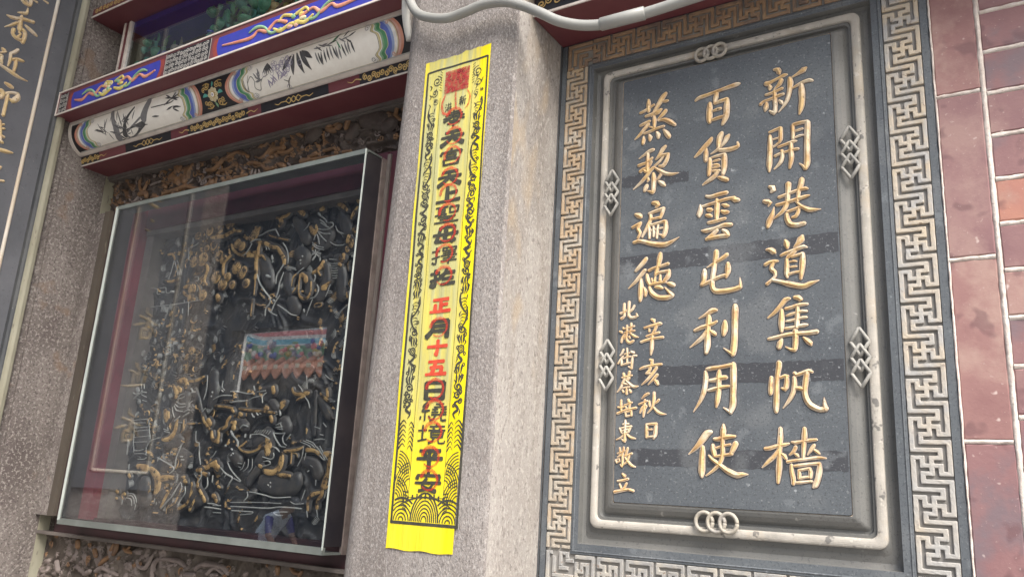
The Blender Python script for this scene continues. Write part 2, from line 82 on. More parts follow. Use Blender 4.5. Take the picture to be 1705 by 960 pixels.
RELIEF=[
 ('pine_branch','G','-23039 23511 102 -22790 23480 152 -22591 23483 168 -22312 23475 166 -22055 23551 149 -21828 23576 131 -21511 23535 98|-22790 23480 84 -22658 23601 118 -22479 23688 101|-22166 24060 67 -22036 23822 83 -21879 23637 99'),
 ('warrior_figure','D','-19127 23683 182 -18878 23442 450 -18623 23154 504 -18440 22878 528|-18207 23478 265 -17826 23175 578 -17586 22896 743 -17744 22668 687|-17077 23545 284 -16870 23220 561 -16729 22908 500'),
 ('warrior_figure','W','-17969 23647 88 -17893 23586 82|-17889 23560 41 -17671 23429 46 -17551 23288 40|-17868 23431 41 -17721 23336 46 -17572 23216 40|-17818 23324 35 -17601 23195 40 -17461 23127 34|-17485 23279 40 -17320 23257 46 -17272 23151 45 -17424 23097 40|-17885 23133 35 -17680 23081 40 -17387 23068 34|-17906 23061 35 -17627 22950 40 -17363 22917 34|-17864 23006 35 -17673 22832 40 -17488 22686 34|-17923 22963 35 -17831 22803 40 -17773 22647 34|-17986 22946 35 -18028 22802 35|-18326 23393 29 -18373 23273 35 -18523 23166 30|-17174 23138 28 -17050 22950 39 -16814 22846 33'),
 ('warrior_figure','G','-18270 23259 117 -18142 23092 204 -18028 23002 174|-18007 23274 116 -17982 23121 145 -18032 23027 116|-17922 23767 117 -17796 23799 175 -17770 23846 117|-17581 24095 145 -17473 24028 174|-16987 24004 86 -16874 23887 113|-16369 23639 83 -16499 23462 125 -16569 23301 97|-16518 24031 169 -16412 23940 224 -16331 23805 195|-16424 22941 165 -16323 22880 192|-16584 22769 138 -16619 22580 165|-16472 22634 137 -16419 22484 164|-18994 24105 213 -18820 23897 271 -18617 23714 179|-19741 23769 155 -19602 23592 184 -19686 23474 123|-19206 23928 92 -19424 23776 123 -19883 23762 93|-18546 24089 120 -18354 23958 149 -18092 23995 118 -17690 23960 117|-17303 23977 144 -17156 23855 172 -16945 23724 170 -16801 23604 141|-20831 23573 96 -20706 23503 143 -20776 23300 95 -20824 23174 79|-20603 23543 95 -20678 23367 111|-20218 23256 44 -19871 23133 55 -19203 22947 60'),
 ('mountain_rock','W','-20581 23249 38 -20404 23279 44 -20164 23354 44 -19809 23373 43|-19806 23359 43 -19621 23128 49|-20949 23057 38 -20743 23137 51 -20479 23105 50'),
 ('pine_branch','G','-23207 22673 84 -23002 22487 134 -22928 22344 150 -22999 22135 133 -22995 21945 116 -22846 21824 99|-22078 22071 97 -22138 22343 137 -22101 22527 117 -21906 22692 117 -21796 22720 78|-22187 22563 82 -22373 22690 115 -22491 22866 133|-21626 21765 51 -21487 21648 63 -21547 21575 63|-23292 21838 54 -23170 21665 73'),
 ('castle_wall','D','-26258 21228 1082 -24923 21183 1146 -23244 21136 1092|-26357 21575 654 -25235 21540 669 -24158 21506 649'),
 ('castle_wall','W','-25733 21272 21 -24308 21273 24 -23084 21310 20|-26118 21049 22 -24258 21079 24 -23032 21094 20|-23917 21378 20 -23889 21267 20|-23671 21385 27 -23570 20814 27|-23925 21081 27 -23884 20917 27|-25925 21964 18 -25552 21903 25 -25505 21730 25 -25325 21715 21|-25380 21916 18 -25074 21916 25 -24981 21727 25 -24764 21722 21|-25251 21764 71 -25118 21753 70|-24728 21747 87 -24571 21720 87|-23568 22135 17 -23365 22143 24 -23332 22004 20 -23454 22002 20'),
 ('scholar_figure','G','-25266 23138 108 -25049 23142 107 -24880 22995 92 -24850 22879 71|-25188 22179 85 -24824 22117 119 -24456 22180 90|-26016 22129 80 -25782 22093 122 -25483 22136 86|-24071 21827 103 -23830 21860 204 -23550 21726 202|-24079 21691 102 -23832 21533 135 -23379 21361 120|-23150 21583 166 -23001 21463 165|-22236 21399 193 -22127 21259 257'),
 ('scholar_figure','W','-24850 22879 28 -24893 22544 28 -24980 22216 28|-24798 22845 28 -24489 22308 28|-24673 22859 21 -24344 22405 21|-24133 23249 28 -24026 22817 28|-24093 23258 28 -23773 23319 28 -23645 23387 24'),
 ('gnarled_branch','G','-20490 22978 125 -20528 22800 141 -20528 22617 187 -20554 22386 187 -20490 22070 173 -20475 21811 154|-20480 22560 112 -20294 22539 124 -20121 22391 61|-20651 23050 113 -20272 22978 155 -19915 22805 153 -19656 22749 134 -19442 22545 151 -19262 22322 179 -19229 22142 149|-20475 21811 74 -20448 21503 73 -20438 21273 61|-20480 21125 73 -20464 20872 73 -20444 20595 60'),
 ('gnarled_branch','W','-19229 22142 59 -19367 21956 54 -19475 21791 48 -19463 21539 30|-20390 21931 49 -20223 21635 55 -19913 21329 60 -19659 21108 59 -19625 20932 53 -19768 20770 53 -19760 20547 41|-19182 21887 30 -19291 21548 47 -19314 21302 47 -19377 21085 41|-19216 21145 35 -19383 20937 41 -19502 20651 41|-19468 21018 65 -19428 20990 65|-19652 20711 35 -19457 20599 41 -19234 20510 35|-19398 22872 36 -19182 22642 42 -19065 22376 42 -19045 22173 30|-20177 22862 25 -20114 22725 25|-20061 22823 25 -19986 22710 25|-19818 22486 79 -19780 22379 103|-19747 22299 67 -19760 22275 67|-19944 21849 109 -19789 21783 108|-19265 20854 29 -18926 20682 40 -18627 20515 40 -18350 20448 28|-20868 23024 38 -20949 22875 38 -21133 22686 32 -21243 22671 26'),
 ('warrior_figure','D','-18714 22512 589 -18468 22260 698 -18569 22073 524|-19067 21825 412 -19003 21472 468 -18820 21210 405|-17467 21956 337 -17376 21586 445 -17447 21234 499 -17626 20964 444|-18233 21669 429 -18053 21385 482 -18078 21146 396|-17022 22149 388 -16771 21527 490 -16681 20932 484|-18775 20962 519 -18552 20654 626|-20263 22381 524 -20029 21921 638 -19814 21546 480'),
 ('warrior_figure','W','-18020 22358 34 -17890 22368 46 -17656 22329 34|-17907 22469 29 -17870 22243 34|-18037 22459 29 -17739 22241 34|-18045 22312 34 -17920 22347 34 -17737 22424 28|-17903 22247 69 -17970 22156 74|-17663 22171 57 -17651 22097 57|-17268 22104 22 -17105 22074 28 -16977 22060 22|-17246 21969 22 -17084 21939 28 -16895 21931 22|-17237 21908 22 -17073 21866 28 -16917 21874 22|-17193 21831 22 -17029 21790 28 -16904 21789 22|-17148 21742 22 -17018 21717 28 -16877 21715 22|-17104 21666 22 -16975 21642 27 -16866 21643 22|-17075 21580 22 -16962 21557 27 -16869 21560 22|-17046 21494 22 -16951 21485 27 -16874 21489 22|-18079 22712 23 -17861 22587 34 -17588 22505 28|-18071 22661 23 -17849 22511 34 -17543 22426 28|-17321 22644 28 -17079 22518 39 -16823 22487 33 -16731 22500 22|-19175 22036 24 -18970 22040 35 -18684 21961 29|-19095 21978 24 -18926 21986 35 -18641 21907 29|-19019 21933 24 -18882 21931 35|-17809 21676 40 -17759 21575 45 -17805 21459 34|-17658 21349 34 -17569 21197 45 -17634 21012 44 -17785 20954 39 -17880 20937 28|-17777 20905 22 -17868 20675 28 -17954 20420 22|-17110 21299 22 -17175 21115 27 -17244 20956 27|-17175 21115 22 -17048 21104 27|-17132 21041 22 -17009 21054 27|-18523 22192 58 -18491 22201 58|-18447 22332 47 -18425 22305 47|-18488 22089 46 -18473 22100 46|-18085 20620 45 -18056 20546 50|-16216 20663 26 -16412 20564 37 -16548 20459 43 -16619 20327 37|-16362 22087 54 -16345 22073 54|-18314 21947 29 -18466 21864 35 -18584 21778 29'),
 ('warrior_figure','G','-17516 22058 141 -17590 21920 169 -17734 21814 141 -17916 21735 113|-17590 21920 101 -17448 21833 112|-17730 21790 113 -17575 21629 56|-18380 21757 144 -18224 21620 229 -18136 21490 171|-18448 21764 75 -18455 21422 75 -18403 21125 74 -18248 20992 113 -18015 20972 101 -17916 21156 73 -17937 21471 68|-18619 21781 58 -18738 21694 76 -18771 21500 64 -18770 21402 46|-18552 21406 52 -18628 21267 63 -18730 21178 40|-17419 21255 166 -17298 21292 166 -17097 21416 55|-17443 21210 139 -17282 21196 110|-17684 20732 44 -17595 20772 55 -17402 20757 49 -17450 20666 49 -17672 20660 44 -17684 20732 33|-16863 22131 138 -16753 22023 192|-16622 22391 137 -16576 22290 164|-16521 22547 220 -16441 22417 191|-16861 21916 137 -16790 21861 137|-16715 22186 165 -16725 22044 192|-16464 21944 43 -16512 21855 54 -16456 21684 43|-16315 21342 160 -16246 21289 160|-16417 21003 80 -16380 20861 96'),
 ('rider_figure','D','-23604 17751 542 -23325 17449 598 -23473 17250 442|-23105 18147 474 -23161 17897 568 -23098 17647 627|-26448 18017 313 -26283 17617 378 -25993 17091 407 -25796 16575 368|-25110 16890 725 -25023 16586 785|-23705 16604 503 -23129 16686 619'),
 ('rider_figure','G','-23796 18491 97 -23681 18361 193 -23519 18205 224 -23561 18054 128|-23531 18409 128 -23344 18303 128 -23500 18129 96|-23537 18587 161 -23307 18632 256 -23081 18525 222 -23129 18400 190|-23984 17654 161 -23903 17501 256 -23856 17325 192|-23807 17602 128 -23754 17400 127|-23266 17375 94 -23288 17152 157 -23317 16954 188 -23504 16755 219 -23731 16703 189 -23899 16726 127|-22757 17227 68 -22525 17227 74 -22372 17232 55|-22944 17349 62 -22921 17104 80 -22995 16932 50|-22829 17202 49 -22896 17006 56|-23020 18599 82 -22704 18591 126 -22448 18659 106 -22272 18729 75|-22242 17641 61 -22043 17445 103 -21885 17252 108 -21616 17061 101|-21757 17348 180 -21612 17204 208|-20693 17654 116 -20606 17583 104|-21523 17781 72 -21112 17753 89 -20668 17701 82|-20606 17253 173 -20464 17253 201|-20540 17113 172 -20464 17090 172|-20719 17441 105 -20831 17300 116 -20866 17135 116 -21134 17040 117|-21201 17016 88 -21133 16875 117 -21163 16686 146|-21489 16990 106 -21397 16754 147 -21126 16687 175|-24804 17762 46 -24656 17838 53 -24537 17863 46|-24769 17788 33 -24607 17658 46 -24467 17606 39|-25967 17300 136 -25817 17092 169 -25800 16885 101|-26167 16934 102 -26030 16624 121 -25976 16444 101|-26547 18045 174 -26379 17936 243'),
 ('rider_figure','W','-23406 18077 25 -23305 18151 38 -23115 18185 32|-23433 18027 25 -23199 18048 32 -23093 18097 25|-23448 17926 25 -23228 17848 38 -22993 17858 25|-23509 17851 25 -23282 17749 44 -22971 17771 31|-23536 17801 25 -23376 17649 44 -23049 17610 31|-23604 17751 26 -23564 17600 38 -23438 17425 32|-22967 17597 44 -22862 17646 50 -22750 17670 37|-23008 17448 37 -22903 17497 50 -22726 17571 37|-23406 17300 38 -23266 17375 57 -23166 17449 50|-23201 17275 31 -22998 17251 37|-23905 17050 25 -23649 17001 38 -23715 17100 25|-23844 16975 25 -23549 16927 38|-22799 18342 63 -22696 18240 75|-22768 18217 38 -22579 18238 44|-22086 18749 31 -22025 18326 37 -22095 17983 31|-21291 18554 24 -21285 18359 36 -21152 18259 24|-21642 17976 24 -21261 18092 42 -20787 18084 35|-21300 18262 48 -21215 18212 48|-21733 18210 73 -21712 18197 73|-21759 18076 61 -21740 18075 61|-20815 17881 41 -20464 17912 46 -20251 17910 35|-21956 17712 24 -22078 17591 30|-22662 17941 31 -22760 17868 31|-25710 18377 205 -25606 18322 170|-25952 18302 34 -25796 18220 48 -25584 18243 34|-25424 18292 41 -25648 18164 54 -25794 18061 41|-25424 18292 34 -25156 18261 40|-25499 18558 27 -25454 18398 34|-25368 18555 27 -25301 18395 34|-26047 18171 28 -25979 18090 34|-25394 18187 27 -25112 18103 40|-25298 18002 27 -25071 17959 33|-25667 17326 20 -24823 17377 30|-25645 17248 17 -24914 17249 23|-25505 17067 20 -24668 17122 29|-25475 16965 20 -24640 17021 29|-25416 16760 20 -24584 16819 32|-25371 16607 20 -24698 16628 29|-25514 17248 27 -25377 16479 33|-24774 17351 26 -24514 16719 26|-24618 16491 32 -24459 16669 39 -23994 16774 25|-22236 16985 24 -22161 16674 30 -21999 16628 30 -21970 16509 30|-20550 16996 40 -20409 16835 51 -20205 16699 51 -20171 16539 39|-20742 16576 75 -20719 16553 75'),
 ('gnarled_branch','D','-21912 18818 492 -21881 18520 520 -21763 18173 516 -21822 17784 363|-22721 18341 188 -22480 17988 186 -22286 17666 184 -22096 17349 212 -21859 16988 179'),
 ('horse_rider','D','-19047 17848 388 -18816 17686 329|-19028 16893 709 -19305 16778 550 -19484 16663 441|-18450 17300 539 -18247 17078 480|-20295 17253 457 -20056 17115 425|-17061 18000 312 -16866 17734 386 -16636 17429 330|-17303 18159 158 -17234 17562 156 -17186 16910 154'),
 ('horse_rider','G','-19002 18308 167 -18937 18145 166|-20385 17675 75 -19851 17625 96 -19333 17598 95 -18790 17549 87|-19221 17712 167 -19111 17665 166|-18546 17819 163 -18420 17840 163 -18553 17683 136|-18934 17436 165 -18842 17300 164|-18174 18267 81 -18121 18153 92 -17949 18082 118 -17635 18099 159 -17482 18118 132|-17624 18031 106 -17949 17902 53|-20320 17534 144 -20204 17487 143|-20547 17277 173 -20481 17136 144|-16761 18215 103 -16711 17994 103|-17014 18087 68 -16844 17975 113 -16645 17863 102|-16671 17646 25 -16418 17364 25|-18973 16782 190 -18885 16671 243 -18798 16561 215|-19832 16703 67 -20044 16563 73 -20173 16516 56|-19087 16691 82 -19293 16553 71'),
 ('horse_rider','W','-20786 17881 41 -20469 17901 46 -20050 17919 40|-20859 18217 35 -20571 18211 35 -20059 18131 34 -19818 18138 34|-19826 18350 46 -19767 18231 51|-19654 18182 23 -19285 18210 34|-19240 18151 28 -19386 18037 39 -19350 17852 39|-20073 17860 23 -19823 17998 28 -19425 18061 23|-18569 17593 81 -18516 17480 81|-18773 17458 22 -18650 17503 27|-18656 17188 27 -18441 17255 38|-18644 17120 27 -18356 17144 37|-18474 17255 22 -18376 17077 27|-18570 17076 22 -18342 17066 27|-20191 17091 28 -20071 17184 45 -19854 17139 45|-19909 16908 73 -19912 16840 84|-19682 16888 61 -19685 16819 72|-19543 16957 19 -19456 17026 22|-19442 16958 19 -19357 17038 22|-19341 16959 19 -19258 17045 22|-19240 16959 19 -19157 17046 22|-19138 16949 19 -19056 17040 22|-19036 16938 19 -18955 17029 22|-18933 16917 19 -18851 17007 22|-19636 16911 22 -19232 16914 38 -18841 16783 27|-18712 16963 43 -18580 16786 48 -18350 16590 37|-18712 16963 32 -18480 16943 38 -18227 16967 27|-18227 16967 21 -18299 16834 37 -18238 16680 37 -18099 16616 26|-17997 16925 26 -18127 16769 37|-19763 17531 34 -19675 17438 51|-19562 17553 22 -19480 17484 61|-19421 17529 33 -19351 17518 33|-19636 17415 39 -19624 17438 39|-17629 18616 21 -17548 18231 27|-17933 18352 22 -17785 18236 32 -17722 18145 27|-16886 18616 21 -16716 18500 26 -16524 18429 21|-17043 16782 25 -16776 16807 35 -16625 16798 25|-17551 16711 21 -17230 16629 26 -17128 16567 20|-17466 16755 21 -17112 16653 25 -16977 16569 20|-17347 16779 21 -17059 16696 25 -16920 16591 20|-16759 17257 25 -16622 17150 35|-16826 16934 25 -16703 16914 30|-16297 16960 17 -16300 16791 20|-16297 16960 17 -16206 16940 20|-20598 17019 35 -20497 16880 40 -20251 16721 45 -20178 16538 39|-17585 17986 26 -17437 17851 32 -17345 17673 21|-17073 17148 21 -16853 17095 25|-16582 17840 25 -16406 17859 30'),
 ('ground_scene','G','-24987 15835 194 -24681 15795 288 -24427 15777 286|-24263 15782 190 -24021 15643 313 -23814 15480 373 -23743 15217 371 -23810 15022 185|-23616 15487 247 -23307 15522 214 -22996 15533 152|-26624 15481 101 -26540 15356 168 -26388 15158 133|-22954 15368 42 -23118 15101 103 -23262 14905 121 -23413 14590 109|-22542 15267 42 -22603 15053 83 -22733 14813 83|-23066 14608 60 -22899 14711 102 -22727 14790 71|-22090 15425 71 -22026 15242 100 -22062 15008 105 -22190 14771 105 -22528 14614 130|-21773 15045 58 -21870 14834 98 -21997 14598 116|-21780 15530 88 -21761 15299 128 -21572 15123 144 -21338 14906 143|-21528 15864 146 -21331 15962 203 -21100 16061 202|-21151 15967 173 -20951 15881 257|-21641 15721 128 -21448 15681 145|-21921 15805 147 -21736 15811 176|-22438 15459 179 -22345 15392 148|-22613 15547 120 -22468 15576 119|-21018 15080 141 -20902 15041 141 -20796 14888 84|-26473 16439 204 -26175 16341 169|-25986 16447 168 -25881 16244 100|-26625 16203 136 -26532 16049 136|-26346 16028 135 -26198 15980 168|-26116 15854 87 -26185 15648 67|-25371 15549 130 -25257 15453 97|-25899 15003 131 -25798 14957 131|-25535 14944 52 -25548 14844 71 -25434 14751 65|-25450 14948 129 -25393 14901 129|-25874 14779 98 -25781 14759 98'),
 ('ground_scene','W','-22616 15405 30 -22758 15211 48 -22927 14968 54 -23180 14743 54 -23368 14568 42|-22360 15298 24 -22308 15090 41 -22480 14872 47 -22578 14658 41|-22572 15383 24 -22493 15222 30 -22539 15103 30|-23992 16134 25 -23599 16021 44 -23122 15864 43 -23039 15771 43 -23224 15657 37|-22861 16522 49 -22928 16327 49 -23001 16157 43 -22999 15844 43|-25300 16331 26 -25004 16337 39 -24804 16378 32|-25271 16230 16 -24766 16241 23 -24544 16196 19|-25009 16060 16 -24675 16068 26 -24564 16120 26|-25337 16458 26 -25286 16281 33|-24655 16443 26 -24599 16244 26|-21942 16513 30 -21904 16276 41 -21775 15973 29|-21138 16386 29 -21220 16267 35 -21346 16183 29|-22814 16185 43 -22698 16187 42|-22751 16090 42 -22598 16094 42|-21354 15592 35 -21300 15364 46 -21418 15245 34|-21118 15669 29 -21107 15463 40|-21688 15766 35 -21655 15627 41 -21758 15438 35|-21179 14846 28 -20891 14839 39 -20709 14814 33|-21295 14727 34 -20936 14724 45 -20542 14701 39|-26470 14851 27 -26475 14725 33 -26238 14536 33|-26290 14985 27 -26228 14787 40|-26462 14826 27 -26162 14715 40|-26075 14719 46 -25872 14630 59 -25671 14541 45|-25476 14749 26 -25447 14652 39 -25474 14601 26|-25232 14933 26 -24940 14946 38 -24726 14786 38 -24698 14690 25|-25214 14872 26 -25005 14882 38 -24849 14779 38 -24787 14636 25|-25280 14808 26 -25063 14793 32 -24959 14725 32 -24917 14581 25|-24718 14616 25 -24718 14470 25|-23765 14857 25 -23772 14737 31|-23653 14743 24 -23654 14671 24|-27057 14850 27 -26426 14853 33|-26905 15086 27 -26541 15076 27|-26679 14943 20 -26546 14949 20|-25424 15873 39 -25401 15723 39|-25649 16197 33 -25675 16503 33'),
 ('ground_scene','D','-26247 15417 500 -25922 15077 526|-24556 15355 634 -24549 15037 757 -24385 14754 751|-23845 15892 626 -23429 15831 525|-23507 15083 367 -23613 14888 306|-22259 15046 883 -21684 14980 750|-22961 16302 459 -22516 16072 602'),
 ('galloping_horse','D','-18967 15546 693 -18377 15504 783 -17756 15550 716 -17602 15725 510|-19308 15269 322 -19503 15085 269|-19243 15932 352 -19517 15635 299 -19609 15432 245|-19124 16335 434 -19278 16109 435|-17408 16200 357 -16997 16105 503 -16803 15837 447|-20450 16307 396 -20167 16131 504'),
 ('galloping_horse','G','-18253 16375 158 -18248 16179 236 -18307 15982 236 -18506 15845 211 -18763 15837 213 -18934 15875 134|-18937 16561 243 -18883 16451 296 -18865 16363 242|-20146 16519 68 -19989 16430 78 -19707 16390 83 -19412 16441 82 -19106 16581 82|-18366 15785 63 -18109 15772 156 -17825 15760 129|-17894 16491 78 -17859 16297 68 -17855 16103 78|-17847 16405 42 -17688 16387 52 -17607 16281 36|-18170 16442 105 -17921 16469 104 -17618 16518 93 -17444 16586 62|-17276 16502 153 -17000 16486 126 -16744 16385 150|-16570 16410 199 -16384 16351 272 -16348 16122 221 -16344 15915 220 -16427 15705 220 -16508 15475 196|-16293 16332 98 -16245 16022 108 -16321 15771 98|-16508 15475 122 -16510 15311 122 -16629 15141 122 -16625 14937 107|-16607 15368 98 -16861 15295 148 -16988 15165 124 -16969 14877 89|-16260 15568 73 -16420 15479 97|-19161 16023 108 -19054 15982 135|-21133 16014 202 -20999 15903 229|-20960 15106 113 -20813 14932 140|-20840 15360 113 -20724 15319 84'),
 ('galloping_horse','W','-20821 15908 34 -20535 15734 51 -20233 15632 61 -20307 15494 50 -20381 15356 33|-20685 15775 23 -20710 15729 28|-20530 15712 22 -20585 15642 28|-20540 16076 23 -20356 15876 39 -20071 15682 39 -19839 15557 33|-20159 15612 33 -19868 15533 38|-20450 16468 68 -20410 16445 68|-20370 16343 62 -20333 16332 62|-20445 16284 57 -20410 16285 57|-18986 16138 22 -18760 16155 32 -18680 16080 32 -18988 15984 27|-18676 16566 38 -18506 16524 48 -18359 16428 37|-18610 16390 21 -18561 16303 37 -18673 16212 27 -19045 16270 22|-18426 16614 32 -18289 16572 37 -18128 16563 26|-19506 15261 27 -19446 15132 38 -19585 14994 32|-19440 15263 22 -19102 15235 37 -18701 15188 42 -18308 15143 41 -17692 15193 30|-20123 14812 27 -19548 14821 43 -18569 14842 42 -18011 14904 36 -17214 14905 40|-20063 14694 27 -19524 14703 37 -19126 14704 32 -19182 14657 26 -19669 14597 21|-20181 14920 16 -18921 14984 24 -18029 14998 15|-17669 15068 15 -17476 15016 23 -17147 15043 22|-18295 14740 21 -17924 14772 30 -17741 14782 20|-18277 14731 21 -18125 14676 26 -17909 14689 20|-18664 15492 42 -18627 15472 42|-18580 15561 42 -18560 15540 42|-18543 15454 42 -18553 15421 42|-20084 16065 14 -19908 16047 19|-20026 15954 14 -19919 15934 19|-19782 16096 17 -19846 15914 25 -19938 15866 19|-19631 16189 17 -19619 15966 25 -19793 15826 19|-19463 16193 16 -19430 15949 25 -19553 15811 19|-17413 16586 18 -17426 16306 26 -17566 16046 18|-17292 16416 15 -17320 16223 20|-17053 16082 20 -16956 16042 20|-17145 15910 35 -17088 15933 35|-16779 15692 20 -16770 15547 25|-16781 16617 20 -16599 16409 35 -16426 16245 25|-16898 16594 20 -16655 16387 35 -16513 16243 25|-16913 16509 20 -16704 16323 30 -16541 16232 20|-16580 16473 20 -16400 16455 25 -16230 16490 20|-20923 14792 28 -20574 14810 28|-20905 14714 28 -20549 14700 33|-20877 14593 22 -20527 14602 28|-16995 14855 30 -16938 14695 29|-16618 14897 29 -16559 14718 29|-16356 15441 24 -16381 15235 29|-17149 15407 25 -17230 15174 25 -17253 15131 20|-19734 16029 1 -19734 16029 1'),
]
FANS=[(-2.213,2.391,0.0232,90),(-2.260,2.383,0.0157,120),(-2.315,2.375,0.0185,100),(-2.376,2.365,0.0161,90),(-2.329,2.276,0.0262,95),(-2.376,2.272,0.0213,120),(-2.246,2.279,0.0205,90),(-2.221,2.264,0.0178,70),(-2.148,2.227,0.0222,60),(-2.117,2.204,0.0195,40),(-2.244,2.204,0.0228,110),(-2.186,2.199,0.0174,80),(-2.205,2.176,0.0224,95),(-2.156,2.171,0.0147,90),(-2.299,2.147,0.0204,90),(-2.361,2.173,0.0209,110),(-2.080,2.334,0.0197,80),(-2.093,2.325,0.0148,110),(-2.160,2.311,0.0176,60),(-2.137,2.300,0.0174,80),(-2.110,2.213,0.0171,100),(-2.316,2.313,0.0131,90),(-2.089,2.169,0.0169,80),(-2.360,2.144,0.0182,60)]
FRIEZE={
 'top':[
  ('B','-25184 25510 222 -24623 25537 182 -24161 25404 143 -23722 25333 142 -23440 25373 176 -23253 25457 385|-25935 25301 150 -25796 25459 188 -25446 25493 186 -25047 25488 221|-27390 25679 235 -27060 25689 233 -26917 25513 193|-27559 26264 119 -27474 25971 118 -27228 25777 156 -27093 25970 117 -27098 26156 78|-26504 25540 153 -26325 25391 228 -26116 25299 189|-25235 25875 372 -25080 25790 222|-24845 25899 405 -24768 25767 256|-25594 26056 414 -25398 25992 262|-22495 25332 103 -22362 25450 136 -22210 25481 136 -22002 25250 101|-22006 25446 169 -21716 25369 167 -21534 25422 133|-25983 25819 152 -25816 25702 151'),
  ('W','-27791 25402 119 -27526 25485 134 -27381 25647 94|-28332 25577 56 -28189 25431 80 -27883 25385 63|-28081 25725 56 -27982 25555 72 -27810 25466 55|-24014 25322 107 -24006 25206 121|-24340 25784 58 -24526 25668 65 -24601 25622 51|-24006 25815 50 -23889 25679 71 -23955 25603 50|-23648 25725 50 -23562 25537 71 -23750 25453 50|-26805 25954 93 -26490 25994 100 -26217 26009 76|-27803 26274 56 -27714 26134 64'),
  ('B','-23587 25989 153 -23179 25974 178 -22900 26150 177 -22774 26295 136|-22827 25828 136 -22357 25829 174 -22085 26002 146|-22678 26222 149 -22390 26336 175 -21925 26333 173 -21499 26115 144|-21967 25459 145 -21724 25390 196 -21436 25450 156|-20448 26027 140 -20182 26138 164 -19751 26108 149|-20491 25874 127 -20277 25888 151|-20013 25999 125 -19575 25916 161 -19317 26025 123|-20662 25637 165 -20410 25459 164 -20129 25489 137|-19857 25546 186 -19624 25425 209|-18808 25460 264 -18402 25438 154 -17874 25417 128 -17353 25370 114|-18558 25569 131 -18165 25598 141|-17912 25653 117 -17463 25668 127|-17048 25438 147 -16736 25429 124|-21585 25802 118 -21219 25845 168 -20748 25706 115|-22491 25383 160 -22194 25443 186|-23660 25268 179 -23294 25433 246'),
  ('W','-21173 25620 64 -21231 25361 90 -21279 25234 64|-21014 25565 64 -21001 25321 89 -20973 25183 64|-20861 25538 64 -20735 25276 89 -20644 25181 63|-21888 25801 106 -21751 25695 105|-22296 26263 67 -21827 26231 80 -21374 25873 65|-18985 25700 60 -18808 25460 84 -18919 25326 60|-19505 25535 61 -19252 25281 85 -19436 25158 61|-23042 25726 55 -22699 25611 67 -22387 25613 53|-20045 25421 62 -19868 25233 74|-23744 25620 56 -23525 25724 83 -23279 25710 55'),
  ('B','-17945 26570 237 -17827 26649 201 -17550 26538 234 -17335 26390 209 -17575 26287 210 -17852 26395 212 -17734 26474 235|-17057 26231 149 -16973 26518 196 -16802 26633 160 -16553 26630 136|-17383 26709 140 -17058 26664 162|-18765 26690 134 -18579 26389 157 -18761 26269 133|-19606 26759 138 -19215 26519 173 -18982 26366 134|-15539 26755 143 -15243 26737 164 -14887 26680 119|-15038 26493 140 -15067 26255 140 -14871 26067 107|-16382 26291 112 -16214 26405 134 -15916 26440 122 -15555 26411 143|-16970 26926 116 -16726 26974 138 -16458 26837 102'),
  ('D','-16270 26367 617 -15779 26311 717 -15630 26082 602|-18389 26455 720 -18552 26227 541|-15435 25943 488 -15155 26030 484|-16606 26137 452 -16824 25931 511'),
 ],
 'bottom':[
  ('W','-23035 12570 147 -23069 12829 170 -22945 13059 159 -22520 13139 157 -21859 13110 153 -21583 13006 119|-21083 12966 117 -20940 13084 138 -20549 13161 147 -19873 13118 133 -19654 13015 112|-23177 13216 80 -23302 12985 137 -23477 12792 138 -23790 12809 116 -23917 12976 93|-22741 12859 79 -22464 12927 111 -22189 12995 88|-21491 12781 162 -21077 12799 159|-25960 12476 160 -25662 12595 159 -25136 12506 144 -24792 12448 119|-24494 12791 107 -24275 12855 118 -24159 12731 94|-26597 12323 163 -26292 12445 150|-20552 12890 105 -20262 13083 114 -19837 12958 102|-28295 12552 198 -28103 12278 197'),
  ('G','-25536 13254 111 -25345 13177 159 -25240 13370 122|-25079 13382 134 -25104 13196 182 -25223 13048 122|-24720 13272 96 -24542 13218 155 -24289 13170 95|-24419 13341 83 -24536 13195 119|-27285 13311 169 -27221 13123 194|-26251 13105 163 -26108 12928 162|-28589 13363 175 -28504 13518 202|-25854 12670 123 -25652 12827 160 -25370 12990 122|-25073 12831 85 -24876 12985 108'),
  ('W','-20754 13122 137 -20356 13157 146 -19883 13117 144 -19655 12975 122|-18958 13000 129 -18879 13068 129|-20361 12888 104 -20095 12892 103'),
  ('G','-17682 13335 162 -17650 13163 123|-17160 13363 122 -17027 13260 121 -16795 13243 120|-16749 13304 101 -16844 13200 120|-18106 13356 97 -17972 13289 96'),
 ],
}

